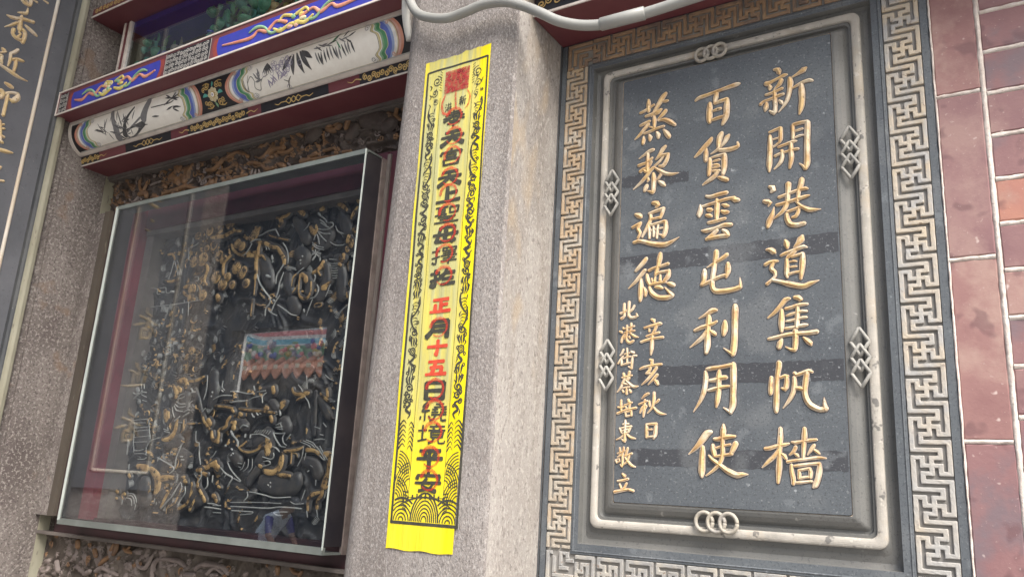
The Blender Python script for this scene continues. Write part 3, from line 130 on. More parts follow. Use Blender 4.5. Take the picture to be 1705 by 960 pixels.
# ------------------------------------------------------------------ materials
def mat(name, col, rough=0.6, metal=0.0, col2=None, nscale=8.0, nstr=0.5, bump=0.0, bscale=60.0, speck=None, stretch=(1, 1, 1),
        streak=None, spec=0.5, col3=None, n3=3.0, thr3=(0.55, 0.7), detail=6, bdist=0.002):
    m = bpy.data.materials.new(name); m.use_nodes = True
    t = m.node_tree; b = t.nodes['Principled BSDF']
    b.inputs['Roughness'].default_value = rough; b.inputs['Metallic'].default_value = metal
    b.inputs['Specular IOR Level'].default_value = spec
    tc = t.nodes.new('ShaderNodeTexCoord'); mp = t.nodes.new('ShaderNodeMapping'); mp.inputs['Scale'].default_value = stretch
    t.links.new(tc.outputs['Object'], mp.inputs['Vector'])
    def noise(s, d=detail, r=0.6):
        n = t.nodes.new('ShaderNodeTexNoise'); n.inputs['Scale'].default_value = s; n.inputs['Detail'].default_value = d
        n.inputs['Roughness'].default_value = r
        t.links.new(mp.outputs[0], n.inputs['Vector']); return n
    def ramp(src, a, b_, c0=(0, 0, 0, 1), c1=(1, 1, 1, 1)):
        r = t.nodes.new('ShaderNodeValToRGB'); r.color_ramp.elements[0].position = a; r.color_ramp.elements[1].position = b_
        r.color_ramp.elements[0].color = c0; r.color_ramp.elements[1].color = c1
        t.links.new(src, r.inputs[0]); return r.outputs[0]
    def mix(fac, a, b_):
        x = t.nodes.new('ShaderNodeMix'); x.data_type = 'RGBA'
        for sock, v in ((x.inputs[0], fac), (x.inputs[6], a), (x.inputs[7], b_)):
            if isinstance(v, (int, float)): sock.default_value = v
            elif isinstance(v, tuple): sock.default_value = v
            else: t.links.new(v, sock)
        return x.outputs[2]
    c4 = lambda c: (c[0], c[1], c[2], 1)
    out = c4(col)
    if col2: out = mix(ramp(noise(nscale).outputs[0], 0.5 - 0.22 * (1.01 - nstr), 0.5 + 0.3 * (1.2 - nstr)), c4(col), c4(col2))
    if col3: out = mix(ramp(noise(n3).outputs[0], *thr3), out, c4(col3))
    if streak:
        c, sx, th, k = streak
        m2 = t.nodes.new('ShaderNodeMapping'); m2.inputs['Scale'].default_value = (sx, sx, sx * .07); t.links.new(tc.outputs['Object'], m2.inputs['Vector'])
        n2 = t.nodes.new('ShaderNodeTexNoise'); n2.inputs['Scale'].default_value = 1; n2.inputs['Detail'].default_value = 5; t.links.new(m2.outputs[0], n2.inputs['Vector'])
        out = mix(ramp(n2.outputs[0], th, th + .16, (0, 0, 0, 1), (k, k, k, 1)), out, c4(c))
    if speck:
        for (c, s, th, k) in speck:
            v = noise(s, 2, 0.7)
            fac = ramp(v.outputs[0], th, th + 0.06, (0, 0, 0, 1), (k, k, k, 1)) if th > 0 else ramp(v.outputs[0], -th - 0.06, -th, (k, k, k, 1), (0, 0, 0, 1))
            out = mix(fac, out, c4(c))
    if isinstance(out, tuple): b.inputs['Base Color'].default_value = out
    else: t.links.new(out, b.inputs['Base Color'])
    if bump:
        bn = t.nodes.new('ShaderNodeBump'); bn.inputs['Strength'].default_value = bump; bn.inputs['Distance'].default_value = bdist
        t.links.new(noise(bscale, 5, 0.65).outputs[0], bn.inputs['Height']); t.links.new(bn.outputs[0], b.inputs['Normal'])
    m['helpers'] = 0
    return m

M = {}
M['granite'] = mat('granite', streak=((0.13, 0.115, 0.11), 14, 0.50, 0.55), col=(0.33, 0.312, 0.305), rough=0.78, col2=(0.235, 0.215, 0.21), nscale=2.5, nstr=0.5, bump=0.7, bscale=300, stretch=(1, 1, 0.5), bdist=0.004,
    speck=[((0.43, 0.415, 0.41), 190, 0.54, 0.5), ((0.13, 0.118, 0.118), 230, 0.56, 0.7), ((0.16, 0.14, 0.135), 45, 0.62, 0.4), ((0.5, 0.48, 0.46), 260, 0.62, 0.5)],
    col3=(0.17, 0.15, 0.145), n3=1.7, thr3=(0.52, 0.70))
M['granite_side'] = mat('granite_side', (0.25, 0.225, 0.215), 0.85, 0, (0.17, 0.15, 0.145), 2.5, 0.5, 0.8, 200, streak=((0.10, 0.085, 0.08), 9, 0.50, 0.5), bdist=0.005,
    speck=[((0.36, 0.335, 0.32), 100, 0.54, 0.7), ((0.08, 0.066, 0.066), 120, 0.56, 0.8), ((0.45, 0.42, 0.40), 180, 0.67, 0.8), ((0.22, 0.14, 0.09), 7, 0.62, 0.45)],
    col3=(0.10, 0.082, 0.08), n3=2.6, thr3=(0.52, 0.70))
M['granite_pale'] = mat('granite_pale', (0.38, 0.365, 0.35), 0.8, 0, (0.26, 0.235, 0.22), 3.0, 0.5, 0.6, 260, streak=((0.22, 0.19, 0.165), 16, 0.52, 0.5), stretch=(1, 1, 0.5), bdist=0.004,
    speck=[((0.46, 0.44, 0.42), 120, 0.55, 0.6), ((0.17, 0.15, 0.145), 150, 0.58, 0.65), ((0.42, 0.34, 0.24), 6, 0.58, 0.45)], col3=(0.17, 0.15, 0.14), n3=2.0, thr3=(0.54, 0.72))  # paler granite copy: sunlight on the pillar's right side put into the colour
SL = dict(rough=0.48, col2=(0.128, 0.146, 0.164), nscale=3.0, bump=0.3, bscale=300,
          speck=[((0.36, 0.39, 0.42), 48, 0.69, 0.75), ((0.17, 0.185, 0.20), 5, 0.56, 0.45), ((0.22, 0.245, 0.27), 16, 0.62, 0.35), ((0.045, 0.05, 0.06), 210, 0.56, 0.55), ((0.26, 0.28, 0.30), 190, 0.62, 0.5)], nstr=0.5)
M['slate'] = mat('slate', (0.083, 0.096, 0.113), **SL)
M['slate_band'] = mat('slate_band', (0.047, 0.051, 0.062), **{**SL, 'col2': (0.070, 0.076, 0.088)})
M['slate_grey'] = mat('slate_grey', (0.125, 0.13, 0.13), 0.5, 0, (0.185, 0.185, 0.18), 5, 0.5, 0.35, 300,
    speck=[((0.38, 0.38, 0.36), 40, 0.71, 0.6), ((0.045, 0.045, 0.045), 220, 0.6, 0.4)])
M['slate_dark'] = mat('slate_dark', (0.062, 0.068, 0.078), 0.6, 0, (0.11, 0.115, 0.12), 6, 0.5, 0.2, 300,
    speck=[((0.30, 0.30, 0.30), 60, 0.70, 0.5)])
def gold(name, c, c2, c3, z0=None, z1=None):
    return mat(name, c, 0.55, 0.0, c2, 34, 0.5, 0.5, 200, col3=c3, n3=19, thr3=(0.48, 0.62), speck=[((0.20, 0.13, 0.09), 90, 0.63, 0.65), ((0.10, 0.10, 0.11), 45, 0.70, 0.8)])
M['gold_letter'] = gold('gold_letter', (0.66, 0.47, 0.23), (0.42, 0.24, 0.11), (0.70, 0.62, 0.48))
M['letter_edge'] = mat('letter_edge', (0.62, 0.52, 0.42), 0.7, 0, (0.26, 0.19, 0.14), 55, 0.5)
M['letter_cut'] = mat('letter_cut', (0.035, 0.035, 0.042), 0.8)
M['fret_top'] = gold('fret_top', (0.27, 0.18, 0.12), (0.36, 0.25, 0.15), (0.17, 0.13, 0.11))  # gold darkened in the colour for the shade along the tablet top
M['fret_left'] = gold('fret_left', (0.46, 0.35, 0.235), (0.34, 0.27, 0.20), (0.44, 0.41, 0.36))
M['fret_right'] = gold('fret_right', (0.52, 0.44, 0.33), (0.42, 0.39, 0.35), (0.37, 0.37, 0.37))  # paler gold: light on the right band put into the colour, besides wear
def weather_down(m, col, z0, z1):
    # paint worn off to bare grey stone towards the foot (metres above ground)
    t = m.node_tree; b = t.nodes['Principled BSDF']; src = b.inputs['Base Color'].links[0].from_socket
    tc = t.nodes.new('ShaderNodeTexCoord'); sp = t.nodes.new('ShaderNodeSeparateXYZ'); t.links.new(tc.outputs['Object'], sp.inputs[0])
    nz = t.nodes.new('ShaderNodeTexNoise'); nz.inputs['Scale'].default_value = 9; nz.inputs['Detail'].default_value = 6; t.links.new(tc.outputs['Object'], nz.inputs['Vector'])
    r = t.nodes.new('ShaderNodeMapRange'); r.inputs[1].default_value = z1; r.inputs[2].default_value = z0; r.inputs[3].default_value = -0.35; r.inputs[4].default_value = 0.75; t.links.new(sp.outputs['Z'], r.inputs[0])
    ad = t.nodes.new('ShaderNodeMath'); ad.operation = 'MULTIPLY_ADD'; ad.inputs[1].default_value = 2.4; t.links.new(nz.outputs[0], ad.inputs[0]); t.links.new(r.outputs[0], ad.inputs[2])
    sb = t.nodes.new('ShaderNodeMath'); sb.operation = 'SUBTRACT'; sb.use_clamp = True; sb.inputs[1].default_value = 1.0; t.links.new(ad.outputs[0], sb.inputs[0])
    x = t.nodes.new('ShaderNodeMix'); x.data_type = 'RGBA'; t.links.new(sb.outputs[0], x.inputs[0]); t.links.new(src, x.inputs[6]); x.inputs[7].default_value = (*col, 1)
    t.links.new(x.outputs[2], b.inputs['Base Color'])
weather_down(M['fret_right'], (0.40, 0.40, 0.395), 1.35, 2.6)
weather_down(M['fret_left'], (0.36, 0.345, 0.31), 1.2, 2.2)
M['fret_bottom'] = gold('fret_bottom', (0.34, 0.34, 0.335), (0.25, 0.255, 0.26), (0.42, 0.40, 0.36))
M['fret_ground'] = mat('fret_ground', (0.21, 0.205, 0.20), 0.7, 0, (0.29, 0.28, 0.27), 12, 0.5, 0.2, 200)
M['bead_paint'] = mat('bead_paint', (0.45, 0.43, 0.395), 0.8, 0, (0.34, 0.325, 0.30), 18, 0.5, 0.5, 160, col3=(0.45, 0.36, 0.25), n3=6, thr3=(0.54, 0.72),
    speck=[((0.12, 0.12, 0.12), 45, 0.63, 0.8), ((0.58, 0.56, 0.52), 70, 0.62, 0.6)])
M['knot_paint'] = mat('knot_paint', (0.27, 0.27, 0.26), 0.7, 0, (0.38, 0.375, 0.35), 30, 0.5, 0.3, 200, speck=[((0.12, 0.12, 0.12), 80, 0.66, 0.6)])
M['ring_paint'] = mat('ring_paint', (0.40, 0.37, 0.31), 0.7, 0, (0.30, 0.29, 0.28), 30, 0.5, 0.3, 200, speck=[((0.12, 0.12, 0.12), 80, 0.68, 0.5)])
def brickmat(n, c, c2, c3): return mat(n, c, 0.62, 0, c2, 9, 0.5, 0.25, 120, col3=c3, n3=7, thr3=(0.48, 0.60),
    speck=[((0.62, 0.52, 0.50), 34, 0.68, 0.8), ((0.13, 0.065, 0.075), 15, 0.60, 0.55), ((0.5, 0.4, 0.38), 120, 0.66, 0.4)])
BR = [brickmat('brick_mauve', (0.265, 0.15, 0.155), (0.20, 0.105, 0.118), (0.315, 0.20, 0.19)),
      brickmat('brick_rose', (0.315, 0.178, 0.17), (0.235, 0.12, 0.122), (0.37, 0.245, 0.22)),
      brickmat('brick_dark', (0.225, 0.12, 0.13), (0.28, 0.155, 0.158), (0.185, 0.135, 0.155)),
      brickmat('brick_orange', (0.42, 0.20, 0.15), (0.34, 0.15, 0.135), (0.38, 0.23, 0.19))]
M['mortar'] = mat('mortar', (0.70, 0.65, 0.61), 0.9, 0, (0.50, 0.43, 0.40), 40, 0.5, 0.7, 90, bdist=0.004, speck=[((0.30, 0.2, 0.18), 60, 0.68, 0.6)])
M['beam_red'] = mat('beam_red', (0.135, 0.036, 0.046), 0.5, 0, (0.165, 0.055, 0.062), 5, 0.5, 0.06, 200, speck=[((0.3, 0.2, 0.2), 50, 0.74, 0.4)])
M['frame_white'] = mat('frame_white', (0.68, 0.63, 0.59), 0.6, 0, (0.52, 0.47, 0.44), 18, 0.5, 0.1, 200)
def pm(n, c, c2=None, r=0.55): M[n] = mat(n, c, r, 0, c2 or tuple(x * 0.75 for x in c), 40, 0.5)
pm('paint_black', (0.02, 0.02, 0.026)); pm('paint_field', (0.86, 0.84, 0.79), (0.80, 0.77, 0.72))
pm('paint_salmon', (0.55, 0.22, 0.15), (0.62, 0.33, 0.25)); pm('paint_pink', (0.62, 0.38, 0.32)); pm('paint_cream', (0.62, 0.56, 0.38))
pm('paint_white', (0.80, 0.79, 0.78)); pm('paint_skyblue', (0.30, 0.38, 0.62)); pm('paint_blue', (0.035, 0.05, 0.34), (0.05, 0.05, 0.42))
pm('paint_midblue', (0.12, 0.17, 0.52)); pm('paint_yellow', (0.60, 0.50, 0.16)); pm('paint_green', (0.06, 0.22, 0.10), (0.10, 0.30, 0.16))
pm('paint_lightgreen', (0.24, 0.42, 0.26)); pm('paint_teal', (0.10, 0.36, 0.31)); pm('paint_gold', (0.46, 0.31, 0.11), (0.55, 0.40, 0.18))
pm('paint_ink', (0.055, 0.055, 0.06), (0.12, 0.12, 0.125)); pm('paint_grey', (0.22, 0.22, 0.23)); pm('paint_lilac', (0.34, 0.31, 0.42))
pm('paint_redbrown', (0.28, 0.06, 0.05)); pm('paint_silver', (0.50, 0.49, 0.47))
M['relief_ground'] = mat('relief_ground', (0.036, 0.038, 0.045), 0.45, 0, (0.075, 0.070, 0.068), 14, 0.5, 0.5, 60, speck=[((0.09, 0.085, 0.08), 90, 0.66, 0.5)])
M['relief_dark'] = mat('relief_dark', (0.050, 0.050, 0.056), 0.42, 0, (0.10, 0.088, 0.078), 30, 0.5, 0.4, 90)
M['relief_gold'] = mat('relief_gold', (0.70, 0.46, 0.20), 0.36, 0.2, (0.36, 0.21, 0.09), 35, 0.5, 0.9, 160, col3=(0.085, 0.06, 0.045), n3=50, thr3=(0.50, 0.60), bdist=.004)
M['relief_line'] = mat('relief_line', (0.42, 0.42, 0.40), 0.5, 0, (0.20, 0.205, 0.21), 40, 0.5)
M['relief_faint'] = mat('relief_faint', (0.10, 0.10, 0.10), 0.5)
M['frieze_ground'] = mat('frieze_ground', (0.055, 0.042, 0.040), 0.65, 0, (0.095, 0.075, 0.065), 14, 0.5, 0.9, 60, bdist=0.004)
M['frieze_ground_low'] = mat('frieze_ground_low', (0.085, 0.070, 0.062), 0.65, 0, (0.13, 0.11, 0.095), 14, 0.5, 0.9, 60, bdist=0.004)
M['frieze_brown'] = mat('frieze_brown', (0.22, 0.125, 0.065), 0.55, 0, (0.11, 0.07, 0.05), 24, 0.5, 0.4, 120)
M['frieze_pale'] = mat('frieze_pale', (0.22, 0.185, 0.175), 0.6, 0, (0.13, 0.105, 0.10), 30, 0.5, 0.4, 120)
M['ledge_stone'] = mat('ledge_stone', (0.12, 0.105, 0.10), 0.7, 0, (0.18, 0.16, 0.15), 12, 0.5, 0.4, 120)
M['wood_purple'] = mat('wood_purple', (0.085, 0.020, 0.034), 0.5, 0, (0.05, 0.014, 0.022), 6, 0.5, 0.1, 90)
M['wood_red'] = mat('wood_red', (0.20, 0.045, 0.065), 0.5, 0, (0.12, 0.03, 0.04), 9, 0.5, 0.1, 90)
M['sill_dark'] = mat('sill_dark', (0.045, 0.020, 0.024), 0.5, 0, (0.025, 0.015, 0.018), 12, 0.5)
M['case_metal'] = mat('case_metal', (0.15, 0.17, 0.165), 0.4, 0.2, (0.22, 0.25, 0.24), 9, 0.5, 0.1, 90)
M['case_dark'] = mat('case_dark', (0.035, 0.034, 0.042), 0.35, 0.3, (0.06, 0.055, 0.06), 8, 0.5, 0.1, 60)
M['case_bright'] = mat('case_bright', (0.66, 0.73, 0.71), 0.25, 0.15, (0.50, 0.57, 0.56), 10, 0.5)  # pale colour that paints the highlight along the glass edges
M['strip_moss'] = mat('strip_moss', (0.25, 0.24, 0.185), 0.85, 0, (0.34, 0.335, 0.27), 9, 0.5, 0.4, 120, stretch=(1, 1, 0.4), speck=[((0.10, 0.085, 0.07), 50, 0.64, 0.5)])
M['strip_dark'] = mat('strip_dark', (0.095, 0.080, 0.065), 0.9, 0, (0.055, 0.046, 0.04), 9, 0.5, 0.4, 120, stretch=(1, 1, 0.3), speck=[((0.26, 0.24, 0.19), 30, 0.62, 0.5)])
M['board_slate'] = mat('board_slate', (0.085, 0.09, 0.105), 0.6, 0, (0.125, 0.13, 0.15), 5, 0.5, 0.2, 250, speck=[((0.28, 0.29, 0.30), 70, 0.70, 0.4), ((0.04, 0.04, 0.045), 90, 0.64, 0.4)])
M['board_bead'] = mat('board_bead', (0.60, 0.57, 0.52), 0.55, 0, (0.50, 0.40, 0.28), 5, 0.5, 0.15, 200)
M['gold_board'] = gold('gold_board', (0.58, 0.45, 0.24), (0.50, 0.34, 0.18), (0.60, 0.52, 0.42))
M['pvc'] = mat('pvc', (0.30, 0.31, 0.305), 0.38, 0, (0.235, 0.24, 0.235), 6, 0.5, 0.08, 120, speck=[((0.5, 0.5, 0.49), 60, 0.72, 0.5), ((0.15, 0.15, 0.14), 25, 0.66, 0.35)])
M['white_pipe'] = mat('white_pipe', (0.62, 0.62, 0.60), 0.5, 0, (0.5, 0.5, 0.48), 12, 0.5)
M['print_black'] = mat('print_black', (0.035, 0.036, 0.03), 0.8, 0, (0.06, 0.06, 0.045), 90, 0.5)
M['print_line'] = mat('print_line', (0.10, 0.095, 0.02), 0.8)
M['print_red'] = mat('print_red', (0.52, 0.05, 0.025), 0.8, 0, (0.60, 0.10, 0.05), 60, 0.5)
M['wall_dark'] = mat('wall_dark', (0.045, 0.04, 0.04), 0.8)
M['ground'] = mat('ground', (0.22, 0.21, 0.20), 0.85, 0, (0.30, 0.29, 0.27), 3, 0.5, 0.4, 60, speck=[((0.12, 0.11, 0.1), 120, 0.62, 0.5)])
M['hall_wall'] = mat('hall_wall', (0.045, 0.043, 0.047), 0.8, 0, (0.07, 0.06, 0.06), 2, 0.5)
M['tile_orange'] = mat('tile_orange', (0.72, 0.34, 0.22), 0.5, 0, (0.62, 0.27, 0.17), 6, 0.5)
M['tile_pale'] = mat('tile_pale', (0.75, 0.66, 0.52), 0.5)
pm('roof_red', (0.80, 0.28, 0.30)); pm('roof_blue', (0.22, 0.60, 0.78)); pm('roof_green', (0.30, 0.55, 0.36))
pm('skin', (0.50, 0.30, 0.21)); pm('shirt_white', (0.86, 0.88, 0.9), (0.8, 0.82, 0.85)); pm('sleeve_blue', (0.07, 0.07, 0.34)); pm('trousers', (0.04, 0.04, 0.05)); pm('hair', (0.015, 0.013, 0.012))

# paper: yellow, with a faded strip where the sheet has been wet (object coordinates = metres)
def paper():
    m = bpy.data.materials.new('yellow_paper'); m.use_nodes = True
    t = m.node_tree; b = t.nodes['Principled BSDF']; b.inputs['Roughness'].default_value = 0.7; b.inputs['Specular IOR Level'].default_value = 0.25
    tc = t.nodes.new('ShaderNodeTexCoord'); sp = t.nodes.new('ShaderNodeSeparateXYZ'); t.links.new(tc.outputs['Object'], sp.inputs[0])
    def rng(src, a, b_, c, d):
        r = t.nodes.new('ShaderNodeMapRange'); r.interpolation_type = 'SMOOTHSTEP'
        for i, v in enumerate((a, b_, c, d)): r.inputs[i + 1].default_value = v
        t.links.new(src, r.inputs[0]); return r.outputs[0]
    def mth(op, a, b_):
        n = t.nodes.new('ShaderNodeMath'); n.operation = op
        for i, v in enumerate((a, b_)):
            if isinstance(v, (int, float)): n.inputs[i].default_value = v
            else: t.links.new(v, n.inputs[i])
        return n.outputs[0]
    mp = t.nodes.new('ShaderNodeMapping'); mp.inputs['Scale'].default_value = (60, 1, 5); t.links.new(tc.outputs['Object'], mp.inputs[0])
    nz = t.nodes.new('ShaderNodeTexNoise'); nz.inputs['Scale'].default_value = 1.0; nz.inputs['Detail'].default_value = 5; t.links.new(mp.outputs[0], nz.inputs['Vector'])
    x, z = sp.outputs['X'], sp.outputs['Z']
    xx = mth('ADD', x, mth('MULTIPLY', mth('SUBTRACT', nz.outputs[0], 0.5), 0.09))
    fx = mth('MULTIPLY', rng(xx, -1.19, -1.165, 0.15, 1), rng(xx, -1.045, -1.02, 1, 0))
    fz = mth('MULTIPLY', rng(z, 1.62, 1.80, 0.12, 1), rng(z, 2.57, 2.60, 1, 0.9))
    fac = mth('MULTIPLY', mth('MULTIPLY', fx, fz), rng(nz.outputs[0], 0.3, 0.6, 0.55, 1))
    mx = t.nodes.new('ShaderNodeMix'); mx.data_type = 'RGBA'; t.links.new(fac, mx.inputs[0])
    mx.inputs[6].default_value = (0.80, 0.66, 0.014, 1); mx.inputs[7].default_value = (0.43, 0.43, 0.22, 1)
    t.links.new(mx.outputs[2], b.inputs['Base Color'])
    bn = t.nodes.new('ShaderNodeBump'); bn.inputs['Strength'].default_value = 0.8; bn.inputs['Distance'].default_value = 0.004
    t.links.new(nz.outputs[0], bn.inputs['Height']); t.links.new(bn.outputs[0], b.inputs['Normal'])
    return m
M['paper'] = paper()
def tinted(name, col, op):      # thin translucent stamp ink
    m = bpy.data.materials.new(name); m.use_nodes = True; t = m.node_tree
    b = t.nodes['Principled BSDF']; b.inputs['Base Color'].default_value = (*col, 1); b.inputs['Roughness'].default_value = 0.8
    tc = t.nodes.new('ShaderNodeTexCoord'); nz = t.nodes.new('ShaderNodeTexNoise'); nz.inputs['Scale'].default_value = 120; t.links.new(tc.outputs['Object'], nz.inputs['Vector'])
    r = t.nodes.new('ShaderNodeMapRange'); r.inputs[1].default_value = 0.35; r.inputs[2].default_value = 0.6; r.inputs[3].default_value = op * 0.6; r.inputs[4].default_value = op
    t.links.new(nz.outputs[0], r.inputs[0]); t.links.new(r.outputs[0], b.inputs['Alpha'])
    return m
M['stamp_red'] = tinted('stamp_red', (0.36, 0.02, 0.03), 0.80)
M['ring_red'] = tinted('ring_red', (0.58, 0.05, 0.03), 0.62)
def glass(name, tint, f0, k):
    m = bpy.data.materials.new(name); m.use_nodes = True; t = m.node_tree
    for n in list(t.nodes): t.nodes.remove(n)
    o = t.nodes.new('ShaderNodeOutputMaterial'); tr = t.nodes.new('ShaderNodeBsdfTransparent'); gl = t.nodes.new('ShaderNodeBsdfGlossy')
    tr.inputs[0].default_value = (*tint, 1); gl.inputs['Roughness'].default_value = 0.0; gl.inputs['Color'].default_value = (0.95, 0.98, 1, 1)
    lw = t.nodes.new('ShaderNodeLayerWeight'); lw.inputs['Blend'].default_value = 0.5
    pw = t.nodes.new('ShaderNodeMath'); pw.operation = 'POWER'; pw.inputs[1].default_value = 4.0; t.links.new(lw.outputs['Facing'], pw.inputs[0])
    mm = t.nodes.new('ShaderNodeMath'); mm.operation = 'MULTIPLY_ADD'; mm.inputs[1].default_value = 0.9; mm.inputs[2].default_value = f0; mm.use_clamp = True
    t.links.new(pw.outputs[0], mm.inputs[0])
    mx = t.nodes.new('ShaderNodeMixShader'); t.links.new(mm.outputs[0], mx.inputs[0]); t.links.new(tr.outputs[0], mx.inputs[1]); t.links.new(gl.outputs[0], mx.inputs[2])
    t.links.new(mx.outputs[0], o.inputs[0]); return m
M['glass'] = glass('window_glass', (0.94, 0.96, 0.97), 0.115, 1)

# ------------------------------------------------------------------ object helpers
def root(name, label, cat, loc=(0, 0, 0), group=None):
    o = bpy.data.objects.new(name, None); COL.objects.link(o); o.location = loc
    o.empty_display_size = 0.05
    o['label'] = label; o['category'] = cat
    if group: o['group'] = group
    return o
def attach(o, par):
    o.parent = par
    o.matrix_parent_inverse = Matrix.Translation(par.location).inverted() if par.parent is None else Matrix.Identity(4)
class MB:
    def __init__(s): s.v = []; s.f = []; s.mi = []; s.mats = []
    def m(s, name):
        if name not in s.mats: s.mats.append(name)
        return s.mats.index(name)
    def add(s, vs, fs, mat='slate'):
        b = len(s.v); s.v += [tuple(v) for v in vs]; k = s.m(mat)
        for f in fs: s.f.append([b + i for i in f]); s.mi.append(k)
    def box(s, x0, x1, y0, y1, z0, z1, mat, bev=0.0):
        if bev <= 0:
            vs = [(x, y, z) for x in (x0, x1) for y in (y0, y1) for z in (z0, z1)]
            s.add(vs, [(0, 1, 3, 2), (4, 6, 7, 5), (0, 4, 5, 1), (2, 3, 7, 6), (0, 2, 6, 4), (1, 5, 7, 3)], mat); return
        # bevel on the front (y0) face
        vs = [(x0, y0 + bev, z0), (x1, y0 + bev, z0), (x1, y0 + bev, z1), (x0, y0 + bev, z1),
              (x0 + bev, y0, z0 + bev), (x1 - bev, y0, z0 + bev), (x1 - bev, y0, z1 - bev), (x0 + bev, y0, z1 - bev),
              (x0, y1, z0), (x1, y1, z0), (x1, y1, z1), (x0, y1, z1)]
        fs = [(4, 5, 6, 7)] + [(i, (i + 1) % 4, 4 + (i + 1) % 4, 4 + i) for i in range(4)] + [(8 + i, 8 + (i + 1) % 4, (i + 1) % 4, i) for i in range(4)] + [(11, 10, 9, 8)]
        s.add(vs, fs, mat)
    def build(s, name, par=None, smooth=False, kind=None):
        me = bpy.data.meshes.new(name); me.from_pydata(s.v, [], s.f)
        for n in s.mats: me.materials.append(M[n] if isinstance(n, str) else n)
        me.polygons.foreach_set('material_index', s.mi)
        if smooth: me.polygons.foreach_set('use_smooth', [True] * len(me.polygons))
        me.update()
        bm = bmesh.new(); bm.from_mesh(me); bmesh.ops.recalc_face_normals(bm, faces=bm.faces); bm.to_mesh(me); bm.free()
        o = bpy.data.objects.new(name, me); COL.objects.link(o)
        if par is not None: attach(o, par)
        if kind: o['kind'] = kind
        return o
def tag(o, label, cat, group=None):
    o['label'] = label; o['category'] = cat
    if group: o['group'] = group
    return o
def dec(s): return [[tuple(v / 1e4 for v in q[i:i + 3]) for i in range(0, len(q), 3)] for q in ([int(x) for x in t.split()] for t in s.split('|'))]
def front(y0):  # wall frame: u across (X), v up (Z), n towards the viewer (-Y)
    return lambda u, v, n: (u, y0 - n, v)
def side(x0):   # side wall frame: u = Y, v = Z, n towards +X
    return lambda u, v, n: (x0 + n, u, v)
def smooth_path(p, step):
    if len(p) == 1: p = [p[0], (p[0][0], p[0][1] - 1e-4, p[0][2])]
    q = [p[0]] + list(p) + [p[-1]]; out = []
    for i in range(1, len(q) - 2):
        a, b, c, d = q[i - 1:i + 3]
        L = math.hypot(c[0] - b[0], c[1] - b[1]); n = max(1, int(L / step))
        for k in range(n):
            t = k / n
            out.append(tuple(0.5 * (2 * b[j] + (c[j] - a[j]) * t + (2 * a[j] - 5 * b[j] + 4 * c[j] - d[j]) * t * t + (3 * b[j] - a[j] - 3 * c[j] + d[j]) * t ** 3) for j in range(3)))
    out.append(tuple(p[-1])); return out
NB = [0.0]
def brush(mb, fr, p, h, mat, base=0.0, step=0.004, prof=None, cap=0.42, edge=None):
    """a brush stroke: h > 0 rounded relief, h = 0 flat paint"""
    pts = smooth_path(p, step)
    pts = [(x, y, max(w, 0.0004)) for x, y, w in pts]
    d = []
    for i in range(len(pts)):
        a = pts[max(0, i - 1)]; b = pts[min(len(pts) - 1, i + 1)]
        dx, dy = b[0] - a[0], b[1] - a[1]; L = math.hypot(dx, dy) or 1e-9
        d.append((dx / L, dy / L))
    seq = []
    w0, w1 = pts[0][2], pts[-1][2]
    seq.append((pts[0][0] - d[0][0] * w0 * cap, pts[0][1] - d[0][1] * w0 * cap, w0 * 0.12, d[0], 0.1))
    seq.append((pts[0][0] - d[0][0] * w0 * cap * 0.6, pts[0][1] - d[0][1] * w0 * cap * 0.6, w0 * 0.68, d[0], 0.75))
    for q, dd in zip(pts, d): seq.append((*q, dd, 1.0))
    seq.append((pts[-1][0] + d[-1][0] * w1 * cap * 0.6, pts[-1][1] + d[-1][1] * w1 * cap * 0.6, w1 * 0.68, d[-1], 0.75))
    seq.append((pts[-1][0] + d[-1][0] * w1 * cap, pts[-1][1] + d[-1][1] * w1 * cap, w1 * 0.12, d[-1], 0.1))
    if h <= 0:
        NB[0] = (NB[0] + 0.000013) % 0.0004; base = base + NB[0]
        prof = [(-0.5, 0), (0.5, 0)]
    elif prof is None: prof = [(-0.5, 0), (-0.40, 0.55), (-0.2, 0.9), (0, 1), (0.2, 0.9), (0.40, 0.55), (0.5, 0)]
    vs = []; k = len(prof)
    for x, y, w_, dd, hh in seq:
        nx, ny = -dd[1], dd[0]
        for a, b in prof: vs.append(fr(x + nx * w_ * a, y + ny * w_ * a, base + (b * min(h, w_ * 0.62) * (1 if hh > 0.5 else 0.4) if h > 0 else 0)))
    fs = [(i * k + j, i * k + j + 1, (i + 1) * k + j + 1, (i + 1) * k + j) for i in range(len(seq) - 1) for j in range(k - 1)]
    mb.add(vs, fs, mat)
def ring_loft(mb, rings, mat, close_last=True, mats=None, rc=None):
    """rings: (L, R, T, B, Y[, corner radius]) nested rectangles joined by quads"""
    vs = []; n = None; N = 6
    for r_ in rings:
        L, R, T, B, Y = r_[:5]; c = r_[5] if len(r_) > 5 else 0.0005
        row = []
        for cx, cz, a0 in ((R - c, T - c, 0), (L + c, T - c, 90), (L + c, B + c, 180), (R - c, B + c, 270)):
            for k in range(N + 1):
                a = math.radians(a0 + 90 * k / N); row.append((cx + c * math.cos(a), Y, cz + c * math.sin(a)))
        vs.append(row); n = len(row)
    for i in range(len(rings) - 1):
        m_ = mats[i] if mats else mat
        mb.add(vs[i] + vs[i + 1], [(j, (j + 1) % n, n + (j + 1) % n, n + j) for j in range(n)], m_)
    if close_last: mb.add(vs[-1], [tuple(range(n))], mats[-1] if mats else mat)
